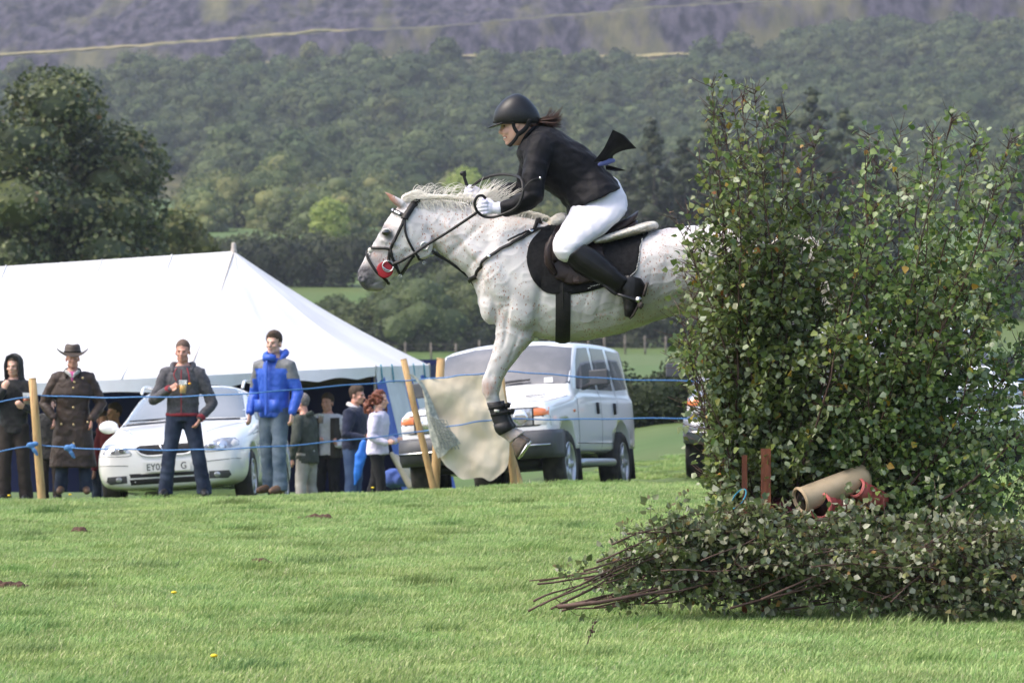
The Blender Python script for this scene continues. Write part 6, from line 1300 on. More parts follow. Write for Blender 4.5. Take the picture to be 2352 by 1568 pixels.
def make_person(label, px, foot, Y, top, yaw=0, skin=SKIN, head=(0, 0), jacket=None, sleeve=None, hem=.88, fat=1., jm=None, legs=((-.11, 0), (.11, 0)), tm=M_JEAND, tw=1., shoe=M_SHOEB, arms=None, lean=0, hair=None, hairm=M_BRHAIR, flare=1., curl=.7, group=None, coat=False, wr_=.009):
    fat *= .95; s = FPX/Y; z0 = CAMZ-(foot-CY)/s; hgt = (foot-top)/s; k = hgt/1.78
    base = Vector((at(px, Y), Y, z0)); o = empty('person', base, R(-yaw), label, 'person', group); o.scale = (k, k, k)
    D = dict(o=o)
    ln = math.tan(R(lean)); tr = lambda x, y, z: Vector((x, y-(max(0, z-.9))*ln, z))
    NK = tr(0, .015, 1.47); HC = tr(0, -.005, 1.625)
    T = Matrix.Translation(HC) @ Matrix.Rotation(R(-head[0]), 4, 'Z') @ Matrix.Rotation(R(head[1]), 4, 'X'); D['T'] = T
    A = arms or [dict(), dict()]; J = []
    for i, sg in enumerate((-1, 1)):
        a = A[i]; sh_ = tr(sg*.185, .01, 1.415); el = Vector(a.get('el', (sg*.26, .03, 1.13))); wr = Vector(a.get('wr', (sg*.27, -.05, .90))); J.append((sh_, el, wr, Vector(a.get('hd', (0, -.15, -1))), Vector(a.get('sd', (0, -1, 0))), a))
    b = MB(); head_parts(b, T)
    b.tube([HC+Vector((0, .025, -.03)), tr(0, .022, 1.53), tr(0, .025, 1.44)], [.058, .058, .064], 14)
    b.tube([tr(0, .02, 1.44), tr(0, .01, 1.3), tr(0, .01, 1.1), Vector((0, .01, .95))], [.11, .125, .11, .125], 16, up=(1, 0, 0), flat=.7)
    for sh_, el, wr, hd, sd_, a in J:
        b.tube([sh_, sh_.lerp(el, .5), el, el.lerp(wr, .35), wr], [.050, .045, .037, .038, .026], 12); hand_parts(b, wr, hd, sd_, 1.0, a.get('curl', curl), a.get('th', 1))
    kn = []
    for i, (fx, fy) in enumerate(legs):
        sg = -1 if i == 0 else 1; hp = Vector((sg*.085, .01, .93)); kq = Vector((sg*.09*.45+fx*.55, fy*.5-.015, .50)); ak = Vector((fx, fy+.03, .09)); kn.append((hp, kq, ak))
        b.tube([hp, hp.lerp(kq, .5), kq, kq.lerp(ak, .35), ak, Vector((fx*1.02, fy-.02, .05)), Vector((fx*1.1, fy-.15, .03))], [.078, .068, .05, .048, .034, .036, .026], 12)
    me = fuse(b, 'body', .0085, 3, .4); link('body', me, skin, o)
    # face
    for sg in (-1, 1):
        b = MB(); b.ell(T @ Vector((sg*.030, -.0865, .031)), (.0085, .006, .005), 8, 6, T.to_3x3()); b.build('eye', EYEW, o)
        b = MB(); b.tube([T @ Vector(p) for p in ((sg*.014, -.098, .050), (sg*.034, -.095, .056), (sg*.052, -.078, .050))], [.0018, .0028, .0018], 6); b.build('eyebrow', hairm, o)
    b = MB(); b.tube([T @ Vector(p) for p in ((-.024, -.093, -.031), (0, -.1005, -.030), (.024, -.093, -.031))], [.002, .0035, .002], 6); b.build('mouth', M_LIP, o)
    # legs
    b = MB(); b.tube([Vector((0, .012, .86)), Vector((0, .012, .98)), Vector((0, .01, 1.04))], [.165*fat, .165*fat, .155*fat], 18, up=(1, 0, 0), flat=.72, cap=None)
    for (hp, kq, ak), (fx, fy) in zip(kn, legs):
        b.tube([hp+Vector((0, 0, .02)), hp.lerp(kq, .4), kq, kq.lerp(ak, .5), ak, ak-Vector((0, 0, .06))], [.098*tw, .090*tw, .072*tw, .070*tw, .074*tw, .076*tw], 14, cap=None)
    me = fuse(b, 'trousers', .013, 4); wrinkle(me, .009, 5.5, (1, 1, 1.5), len(label), lambda V: np.clip((1.0-V[:, 2])*1.5, .2, 1)); link('trousers', me, tm, o)
    for (hp, kq, ak), (fx, fy) in zip(kn, legs):
        b = MB(); b.tube([Vector((fx, fy+.05, .05)), Vector((fx*1.03, fy-.03, .055)), Vector((fx*1.1, fy-.13, .04)), Vector((fx*1.13, fy-.18, .035))], [.045, .047, .044, .032], 12); b.tube([ak+Vector((0, .01, .06)), Vector((fx, fy+.035, .05))], [.047, .045], 12); b.build('shoe', shoe, o)
    # upper clothing
    if jacket is not None:
        b = MB(); R_ = []
        def ring(z, rx, ry, n=22):
            c = tr(0, .012, z); return [c+Vector((math.copysign(abs(math.cos(t))**.85, math.cos(t))*rx*fat, math.copysign(abs(math.sin(t))**.9, math.sin(t))*ry*fat, 0)) for t in [2*math.pi*i/n for i in range(n)]]
        fl_ = flare
        prof = [(hem, .175*fl_, .125*fl_), ((hem+1.0)/2 if hem < .9 else hem+.03, .175*(1+(fl_-1)*.5), .125*(1+(fl_-1)*.5)), (1.05, .168, .122), (1.2, .182, .128), (1.32, .196, .132), (1.40, .190, .12), (1.455, .135, .098), (1.495, .082, .078)]
        b.loft([ring(*q_) for q_ in prof])
        for i, (sh_, el, wr, hd, sd_, a) in enumerate(J):
            end = wr if a.get('cuff', 1) else wr.lerp(el, .5)
            b.tube([sh_+Vector((-.05 if sh_.x > 0 else .05, 0, .0)), sh_, sh_.lerp(el, .5), el, el.lerp(end, .5), end-(end-el).normalized()*.012], [.078*fat, .080*fat, .070*fat, .062*fat, .058, .046], 14)
        me = fuse(b, jacket, .0125, 5); wrinkle(me, wr_, 6, (1, 1, 1.2), len(label)+3, None); wrinkle(me, .005, 15, (1, 1, 1), 2)
        D['jacket'] = link(jacket, me, jm, o)
        cu = MB()
        D['J'] = J
    if hair:
        b = MB(); r3 = T.to_3x3(); f = lambda *p: T @ Vector(p)
        if hair in ('short', 'crop', 'bald'):
            e = .006 if hair == 'crop' else .013
            b.ell(f(0, .020, .084), (.077+e, .094+e, .088+e), 18, 12, r3)
            if hair == 'short': b.ell(f(0, -.045, .135), (.055, .04, .034), 12, 8, r3); b.ell(f(0, .055, .04), (.074, .055, .07), 12, 8, r3)
            me = fuse(b, 'hair', .009, 2); V = vget(me); ti = T.inverted(); keep = np.array([(ti @ Vector(p)) for p in V])
            lo_ = np.where(keep[:, 1] < -.02, .088+(-.02-keep[:, 1])*.25, np.where(keep[:, 1] < .03, .05, -.01)); sh_ = keep[:, 2] < lo_
            inn = np.array([T @ (Vector(p)*.82) for p in keep]); V[sh_] = inn[sh_]; vset(me, V); wrinkle(me, .003, 30)
            link('hair', me, hairm, o)
        elif hair == 'curly':
            r = random.Random(4); b = MB()
            for i in range(170):
                a = r.uniform(0, 6.28); t = r.random(); zz = .17-.34*t; rr = (.05+.13*math.sin(min(1, t*1.2)*1.9))*r.uniform(.75, 1.1)
                x, y = rr*math.cos(a), rr*math.sin(a)+.035
                if y < -.045 and zz < .11: continue
                b.ell(f(x, y+.01*t, zz), (.020+.014*r.random(),)*3, 7, 5)
            b.ell(f(0, .03, .06), (.10, .10, .12)); me = fuse(b, 'hair', .011, 1); wrinkle(me, .008, 26); link('hair', me, hairm, o)
    return D
def pbuild(D, mb, name, m, parent=None): return mb.build(name, m, parent or D['o'])
def cup(label, px, py, Y, m, h=.115, r_=.036, fill=.6, tilt=0):
    o = empty('plastic_cup', P(px, py, Y), 0, label, 'cup'); o.rotation_euler = (0, R(tilt), 0); n = 18
    cr = lambda z, r: [Vector((r*math.cos(2*math.pi*k/n), r*math.sin(2*math.pi*k/n), z)) for k in range(n)]
    b = MB(); b.loft([cr(-h/2, r_*.76), cr(h/2, r_), cr(h/2+.002, r_*1.05), cr(h/2-.004, r_*.96), cr(-h/2+.004, r_*.72)], True); b.build('cup_wall', M_CUP, o)
    b = MB(); zt = -h/2+h*fill; b.loft([cr(-h/2+.005, r_*.74), cr(zt, r_*.9), cr(zt+.001, r_*.3)]); b.build('drink', m, o)
    b = MB(); b.loft([cr(zt+.002, r_*.9), cr(zt+.010, r_*.9)]); b.build('foam', M_FOAM, o); return o
# hooded man on the left
D = make_person('man in a black hooded top drinking from a plastic cup at far left', 31, 1153, 44.2, 818, 4, SKIN, (6, 4), 'hooded_top', None, .84, 1.05, M_HOODB, ((-.12, 0), (.14, .05)), M_TROUB, 1.12, M_SHOEB,
    [dict(el=(-.27, -.10, 1.14), wr=(-.085, -.19, 1.37), hd=(.45, .0, 1), sd=(.9, 0, -.5), curl=1.0), dict(el=(.27, -.02, 1.12), wr=(.19, -.24, 1.16), hd=(-.35, -.25, .25), sd=(0, -.3, 1), curl=1.0)], 0, 'crop', M_BRHAIR)
T = D['T']; b = MB(); r3 = T.to_3x3()
b.ell(T @ Vector((0, .035, .07)), (.118, .115, .125), 18, 12, r3); b.tube([T @ Vector((0, .05, .02)), T @ Vector((0, .05, -.10)), T @ Vector((0, .04, -.17))], [.115, .12, .15], 16, up=(1, 0, 0), flat=.8)
b.tube([T @ Vector(p) for p in ((-.088, -.035, -.10), (-.092, -.045, .05), (-.06, -.05, .15), (0, -.05, .178), (.06, -.05, .15), (.092, -.045, .05), (.088, -.035, -.10))], .022, 10)
me = fuse(b, 'hood', .012, 3); V = vget(me); ti = np.array([(T.inverted() @ Vector(p)) for p in V]); pk = (ti[:, 1] < -.02) & (np.abs(ti[:, 0]) < .068) & (ti[:, 2] < .125) & (ti[:, 2] > -.13); V[pk] += np.array((T.to_3x3() @ Vector((0, .13, 0))))[None]; vset(me, V); link('hood', me, M_HOODB, D['o'])
cup("plastic cup half full of dark beer in the hooded man's hand", 60, 915, 43.95, M_BEER2, .125, .040, .5)
# man in the brown coat and hat
D = make_person('smiling man in a brown waxed riding coat and brim hat', 167, 1134, 44.6, 800, -4, SKINR, (-8, 0), 'riding_coat', None, .33, 1.22, M_WAX, ((-.14, 0), (.16, .02)), M_JEAND, 1.1, M_SHOE,
    [dict(el=(-.35, .02, 1.10), wr=(-.22, -.16, .93)), dict(el=(.35, .02, 1.09), wr=(.23, -.15, .92))], 0, 'crop', M_GRHAIR, 1.42)
T = D['T']; b = MB(); b.loft([[Vector((math.cos(t)*rx, .02+math.sin(t)*ry, z)) for t in [2*math.pi*i/24 for i in range(24)]] for z, rx, ry in ((1.20, .29, .19), (1.24, .285, .185), (1.34, .255, .165), (1.43, .19, .13), (1.49, .10, .09))])
me = fuse(b, 'cape', .013, 3); wrinkle(me, .008, 6, seed=2); pbuild(D, MB(), 'x', None) if False else link('cape', me, M_WAX, D['o'])
b = MB(); b.tube(spline([(-.075, -.115, 1.44), (-.095, -.06, 1.49), (-.07, .06, 1.525), (.07, .06, 1.525), (.095, -.06, 1.49), (.075, -.115, 1.44)], 4), .022, 8, flat=.6); pbuild(D, b, 'collar', M_CORD)
b = MB(); b.loft([[Vector((x, -.128-.01*q, z)) for x, z in ((-.045+.01*q, 1.50), (0, 1.36), (.045-.01*q, 1.50))] for q in (0, 1)]); pbuild(D, b, 'shirt_front', M_SHIRTP)
for s in (-1, 1):
    b = MB(); b.tube([(s*.075, -.10, 1.50), (s*.035, -.135, 1.47), (s*.012, -.14, 1.43)], [.022, .024, .010], 8, flat=.5); pbuild(D, b, 'shirt_collar', M_CHECK)
for x, z in ((.015, 1.30), (.015, 1.06), (.02, .85), (-.13, .86), (.19, .88), (.13, 1.42), (.03, 1.37), (.02, .62)):
    h = None; b = MB(); b.ell((x, -.185 if z > 1.1 else -.19-(1.1-z)*.05, z), (.015, .008, .015), 8, 5); pbuild(D, b, 'button', M_BUT)
hat = MB(); f = lambda x, y, z: T @ Vector((x, y, z)); n = 28
rgs = []
for r_, z, cv in ((.195, .112, .085), (.16, .105, .045), (.115, .100, .008), (.100, .105, 0), (.098, .15, 0), (.092, .19, 0), (.07, .212, 0), (.02, .205, 0)):
    rgs.append([f(r_*math.cos(t), .015+r_*1.12*math.sin(t), z+cv*(math.cos(t)**2-.55)*1.25-(.010 if r_ < .08 and abs(math.sin(t)) > .7 else 0)) for t in [2*math.pi*i/n for i in range(n)]])
hat.loft([[p-Vector((0, 0, .006)) for p in rgs[1]], [p-Vector((0, 0, .004)) for p in rgs[0]]]+rgs); h = pbuild(D, hat, 'hat', M_HATF)
b = MB(); b.tube([f(.104*math.cos(t), .015+.116*math.sin(t), .116) for t in np.linspace(0, 2*math.pi, 25)], .010, 6, cap=None, flat=.5); b.build('hat_band', M_CORD, h)
# man in the grey jacket with a beer
D = make_person('man with cropped hair in a grey zip jacket holding a pint of beer', 420, 1141, 44.0, 783, 2, SKINR, (3, 3), 'zip_jacket', None, .93, 1.1, M_GREYJ, ((-.20, 0), (.24, .02)), M_JEAND, 1.12, M_SHOEB,
    [dict(el=(-.33, -.04, 1.10), wr=(-.125, -.24, 1.235), hd=(.75, -.25, .35), sd=(.3, 0, 1), curl=.9), dict(el=(.335, .02, 1.06), wr=(.215, -.13, .90), hd=(-.5, -.1, -.9))], 0, 'crop', M_SHAVE)
T = D['T']
b = MB(); b.tube(spline([(-.105, -.07, 1.44), (-.12, .03, 1.51), (-.05, .11, 1.50), (.05, .11, 1.50), (.12, .03, 1.51), (.105, -.07, 1.44)], 4), [.024, .03, .034]+[.036]*15+[.034, .03, .024], 10, flat=.8); pbuild(D, b, 'hood', M_GREYJ)
b = MB(); b.tube(spline([(0, -.145, 1.45), (0, -.16, 1.3), (0, -.158, 1.1), (0, -.165, .95)], 5), .007, 6); pbuild(D, b, 'zip', M_REDT)
for s in (-1, 1):
    b = MB(); b.tube(spline([(s*.06, -.10, 1.47), (s*.085, -.15, 1.40), (s*.075+.02, -.165, 1.30 if s > 0 else 1.33)], 5), .007, 6); pbuild(D, b, 'drawstring', M_REDT)
b = MB(); b.ell((.098, -.17, 1.295), (.018, .012, .014), 8, 6); pbuild(D, b, 'toggle', M_ORNG)
b = MB(); b.loft([[Vector((math.cos(t)*.196*q, .012+math.sin(t)*.140*q, z)) for t in [2*math.pi*i/24 for i in range(24)]] for z, q in ((.925, .99), (.93, 1.02), (.955, 1.02), (.96, .99))]); pbuild(D, b, 'waistband', M_REDT)
for sh_, el, wr, hd, sd_, a in D['J']: b = MB(); d = (wr-el).normalized(); b.tube([wr-d*.035, wr+d*.012], [.050, .046], 14, cap=None); pbuild(D, b, 'cuff', M_REDT)
cup("plastic pint of golden beer held by the man in the grey jacket", 420, 888, 43.72, M_BEER, .145, .046, .62)
# man in the blue waterproof
D = make_person('tall man in a bright blue waterproof jacket with grey shoulders', 629, 1133, 44.1, 763, 28, SKIN, (-8, 0), 'waterproof', None, .84, 1.08, M_BLUEJ, ((-.12, .08), (.10, -.06)), M_JEANL, 1.08, M_SHOE,
    [dict(el=(-.27, .04, 1.11), wr=(-.25, -.10, .89), hd=(.05, -.2, -1)), dict(el=(.28, .05, 1.11), wr=(.27, -.06, .89), hd=(0, -.15, -1))], 0, 'short', M_BRHAIR, wr_=.002)
jb = bvh_of(D['jacket'].data); jm_ = D['jacket'].data; jm_.materials.append(M_GREYP)
for p in jm_.polygons:
    c = p.center
    if (c.z > 1.385 and abs(c.x) > .085) or (abs(c.x) > .25 and c.z > 1.17 and c.x < 0) or (abs(c.x) > .20 and c.z > 1.27): p.material_index = 1
b = MB(); b.tube(spline([(-.105, -.02, 1.47), (-.115, .02, 1.52), (-.10, .10, 1.56), (0, .145, 1.555), (.10, .10, 1.56), (.115, .02, 1.52), (.105, -.02, 1.47)], 4), [.018, .024, .028]+[.034]*19+[.028, .024, .018], 10); me = fuse(b, 'hood', .013, 3); wrinkle(me, .010, 12); link('hood', me, M_BLUEJ, D['o'])
b = MB(); b.tube([(0, -.085, 1.53), (0, -.10, 1.46)], [.075, .08], 14, flat=.8, up=(1, 0, 0), cap=None); pbuild(D, b, 'collar', M_BLUEJ)
b = MB(); b.tube(spline([(0.0, -.155, 1.45), (0, -.168, 1.3), (0, -.165, 1.1), (0, -.172, .88)], 5), .020, 6, up=(1, 0, 0), flat=.35); pbuild(D, b, 'storm_flap', M_BLUEJ)
for s in (-1, 1):
    b = MB(); b.box((s*.105, -.162, .97), (.11, .008, .14), Matrix.Rotation(s*.25, 3, 'Z')); pbuild(D, b, 'pocket', M_BLUEJ)
# five people at the tent
def back_z(Y): return 0
D = make_person('man in a dark green jacket and pale trousers seen from behind', 704, 1192, 54.5, 906, 118, SKINR, (-10, 4), 'jacket', None, .80, 1.16, M_GRNJ, ((-.12, .04), (.12, -.04)), M_LTTR, 1.15, M_SHOEB,
    [dict(el=(-.28, -.02, 1.12), wr=(-.27, -.16, .90)), dict(el=(.30, .0, 1.12), wr=(.29, -.08, .88))], 6, 'short', M_GRHAIR)
b = MB(); b.tube([(-.08, .06, 1.50), (0, .085, 1.52), (.08, .06, 1.50)], [.03, .034, .03], 8, flat=.6); pbuild(D, b, 'collar', M_GRNJ)
D = make_person('man in a white shirt and open dark waistcoat inside the tent mouth', 752, 1188, 57.2, 905, 12, SKINR, (10, 0), 'shirt', None, .90, 1.15, M_WSHIRT, ((-.12, 0), (.12, 0)), M_BLKT, 1.1, M_SHOEB,
    [dict(el=(-.30, -.02, 1.12), wr=(-.10, -.24, 1.10), hd=(.4, -.3, .3), curl=1), dict(el=(.31, -.02, 1.12), wr=(.22, -.26, 1.05), hd=(-.2, -.4, .3), curl=1)], 0, 'short', M_BRHAIR)
for s in (-1, 1):
    b = MB(); b.loft([[Vector((s*x, y, z)) for x, y in ((.075, -.165), (.15, -.165), (.215, -.06), (.215, .08), (.12, .165), (.0, .17), (.0, .15), (.11, .15), (.19, .07), (.19, -.05), (.13, -.15), (.08, -.15))] for z in (.86, 1.1, 1.3, 1.45)]); me = fuse(b, 'waistcoat', .014, 3); link('waistcoat', me, mat('dark_waistcoat', (.035, .03, .024), .85, (.05, .043, .035), 9), D['o'])
cup("glass of amber beer held by the man in the white shirt", 737, 961, 56.85, M_BEER2, .14, .042, .75)
D = make_person('man in a navy sweater and jeans at the tent entrance', 812, 1186, 56, 887, -68, SKINR, (6, 4), 'sweater', None, .92, 1.18, M_NAVYS, ((-.12, 0), (.12, .03)), M_JEANM, 1.12, M_SHOEB,
    [dict(el=(-.30, -.02, 1.12), wr=(-.22, -.24, 1.08), hd=(.2, -.6, .3), curl=1), dict(el=(.30, -.02, 1.12), wr=(.18, -.26, 1.06), hd=(-.2, -.6, .3), curl=1)], 4, 'short', M_BRHAIR)
b = MB(); b.tube(spline([(-.06, -.09, 1.47), (-.085, .0, 1.52), (0, .09, 1.545), (.085, .0, 1.52), (.06, -.09, 1.47)], 5), .026, 8, flat=.5); pbuild(D, b, 'shirt_collar', M_WSHIRT)
D = make_person('woman with curly auburn hair in a lilac cardigan walking by the tent', 868, 1176, 53, 900, -72, SKIN, (0, 4), 'cardigan', None, .86, 1.16, M_LILAC, ((-.08, -.12), (.08, .16)), M_BLKT, 1.1, M_SHOEB,
    [dict(el=(-.26, .0, 1.12), wr=(-.19, -.20, 1.03), hd=(0, -.8, .1), curl=1), dict(el=(.26, .0, 1.10), wr=(.18, -.22, 1.05), hd=(0, -.8, .2), curl=1)], 3, 'curly', M_REDHAIR, 1.18)
# the woman's folded blue umbrella
um = empty('folded_umbrella', P(826, 1060, 52.6), 0, "folded bright blue umbrella hanging from the woman's hand", 'umbrella'); ub = um.location.copy()
M_UMB = mat('bright_blue_nylon', (.02, .15, .62), .45, (.03, .19, .70), 10)
b = MB(); b.tube([P(835, 1015, 52.6), P(829, 1045, 52.6), P(822, 1085, 52.6), P(816, 1112, 52.6)], [.035, .075, .055, .02], 10, flat=.6); me = fuse(b, 'canopy', .014, 2); wrinkle(me, .012, 10, (1, 1, .5)); me.transform(Matrix.Translation(-ub)); link('canopy', me, M_UMB, um)
b = MB(); b.tube([P(840, 996, 52.6), P(835, 1018, 52.6)], .012, 8); o = b.build('handle', M_BLACKPL, um); o.data.transform(Matrix.Translation(-ub))
D = make_person('man in a maroon top in the shade of the tent behind the white estate car', 262, 1230, 57, 928, 20, SKINR, (20, 0), 'top', None, .9, 1.1, M_MAROON, hair='short')
D = make_person('man in a navy top deep in the shade of the tent', 236, 1225, 58.5, 945, -30, SKINR, (0, 0), 'top', None, .9, 1.1, M_NAVYS, hair='short')
D = make_person('child in a dark coat half hidden behind the leaning post', 116, 1150, 45.6, 912, 6, SKIN, (0, 0), 'coat', None, .72, 1.2, M_HOODB, tm=M_TROUB, hair='short', arms=[dict(el=(-.25, .0, 1.12), wr=(-.2, -.1, .9)), dict(el=(.24, -.02, 1.05), wr=(.10, -.18, .86), hd=(-.3, -.1, -1))])
D = make_person('person in a teal jacket cut off by the left edge of the photo', -22, 1160, 46, 850, 10, SKIN, (0, 0), 'jacket', None, .82, 1.15, M_TEALJ, tm=M_JEANL, hair='short')
# ------------------------------------------------------------------ grass
M_GRASS = leafmat('grass_blade', [(0, (0.153, 0.249, 0.062)), (.3, (0.243, 0.367, 0.107)), (.7, (0.339, 0.452, 0.158)), (.93, (0.452, 0.520, 0.226)), (1, (0.600, 0.565, 0.339))], .35, .5, .3)
M_GRASSD = leafmat('lush_grass_blade', [(0, (0.136, 0.232, 0.068)), (.6, (0.215, 0.322, 0.096)), (1, (0.316, 0.407, 0.136))], .4, .5, .3)
def grass_patch(n, side, h0, h1, seed, wd=.0035, lean=.6, round_=False):
    r = np.random.RandomState(seed); p = (r.rand(n, 2)-.5)*side
    if round_: p = r.normal(size=(n, 2))*side*.22
    h = h0+(h1-h0)*r.rand(n)**1.5; a = r.rand(n)*6.283; dx, dy = np.cos(a), np.sin(a)
    b = r.normal(0.25, .8, n)*1.0; l = lean*h*(.3+r.rand(n)); lx, ly = np.cos(b)*l, np.sin(b)*l*.8
    w_ = wd*(.6+.8*r.rand(n))
    z = np.zeros(n); x, y = p[:, 0], p[:, 1]
    V = np.stack([np.stack([x-dx*w_, y-dy*w_, z-.01], 1), np.stack([x+dx*w_, y+dy*w_, z-.01], 1),
                  np.stack([x+dx*w_*.8+lx*.35, y+dy*w_*.8+ly*.35, h*.6], 1), np.stack([x-dx*w_*.8+lx*.35, y-dy*w_*.8+ly*.35, h*.6], 1), np.stack([x+lx, y+ly, h*.93], 1)], 1).reshape(-1, 3)
    f = [q for i in range(n) for q in ((5*i, 5*i+1, 5*i+2, 5*i+3), (5*i+3, 5*i+2, 5*i+4))]
    return pymesh('grass_patch', V.tolist(), f)
GP = []
for i in range(6): me = grass_patch(800, .62, .025, .065, 200+i); me.materials.append(M_GRASS); GP.append(me)
for i in range(3): me = grass_patch(420, .5, .05, .12, 220+i, .0042, .7, True); me.materials.append(M_GRASSD); GP.append(me)
for i in range(2): me = grass_patch(260, .5, .05, .13, 230+i, .0035, .8, True); me.materials.append(M_GRASS); GP.append(me)
pts, ro, sc_, ix = [], [], [], []
rg = random.Random(3)
Y = 18.2
while Y < 62:
    st = .27 if Y < 34 else (.36 if Y < 47 else .6); W = Y*.138+2; x = -W
    while x < W:
        xx, yy = x+rg.uniform(-.15, .15), Y+rg.uniform(-.15, .15)
        t = noise.noise(Vector((xx*.7, yy*.35, 9)))+.4*noise.noise(Vector((xx*2.2, yy*1.4, 5)))
        if Y < 47 or xx > 1.0:
            pts.append((xx, yy, field_z(xx, yy)-.004)); ro.append((0, 0, rg.uniform(-.9, .9))); sc_.append(rg.uniform(.65, 1.0)*(1+.2*t)); ix.append(rg.randrange(6))
            if rg.random() < .14+.35*max(0, t): pts.append((xx, yy, field_z(xx, yy)-.004)); ro.append((0, 0, rg.uniform(-.9, .9))); sc_.append(rg.uniform(.4, .95)); ix.append(6+rg.randrange(3) if rg.random() < .7 else 9+rg.randrange(2))
        x += st
    Y += st
scatter('grass', pts, ro, sc_, ix, GP)
# ------------------------------------------------------------------ the birch brush jump
def birch_leafmat(name, cols, back, backmix=.75):
    m = leafmat(name, cols, .38, .36, .6); nt = m.node_tree; L = nt.links
    b = nt.nodes['Principled BSDF']; g = [n for n in nt.nodes if n.type == 'NEW_GEOMETRY'][0]
    src = b.inputs['Base Color'].links[0].from_socket
    mx = _n(nt, 'ShaderNodeMix', data_type='RGBA'); mu = _n(nt, 'ShaderNodeMath', operation='MULTIPLY'); mu.inputs[1].default_value = backmix
    L.new(g.outputs['Backfacing'], mu.inputs[0]); L.new(mu.outputs[0], mx.inputs[0]); L.new(src, mx.inputs[6]); mx.inputs[7].default_value = (*back, 1)
    L.new(mx.outputs[2], b.inputs['Base Color']); return m
M_BIRCH = birch_leafmat('birch_leaf', [(0, (0.065, 0.111, 0.023)), (.35, (0.111, 0.169, 0.039)), (.7, (0.182, 0.247, 0.058)), (.955, (0.260, 0.312, 0.078)), (.98, (0.390, 0.338, 0.052)), (.99, (0.500, 0.260, 0.039)), (1, (0.325, 0.130, 0.039))], (0.390, 0.455, 0.286), .75)
M_WILT = birch_leafmat('wilting_birch_leaf', [(0, (.07, .105, .03)), (.5, (.125, .165, .05)), (.9, (.20, .225, .085)), (.97, (.2, .17, .08)), (1, (.38, .2, .05))], (.42, .43, .31), .85)
M_TWIG = mat('birch_twig', (.045, .022, .017), .6, (.075, .038, .028), 20); M_STEM = mat('birch_stem', (.07, .038, .028), .7, (.11, .065, .05), 9, bump=.3, bsc=40)
def leaf_mesh():
    v = [(0, 0, 0), (-.44, .30, .10), (-.30, .62, .07), (0, 1, -.06), (.30, .62, .07), (.44, .30, .10), (0, .45, 0)]
    return v, [(0, 5, 6), (5, 4, 6), (4, 3, 6), (3, 2, 6), (2, 1, 6), (1, 0, 6)]
LV = np.array(leaf_mesh()[0]); LF = leaf_mesh()[1]
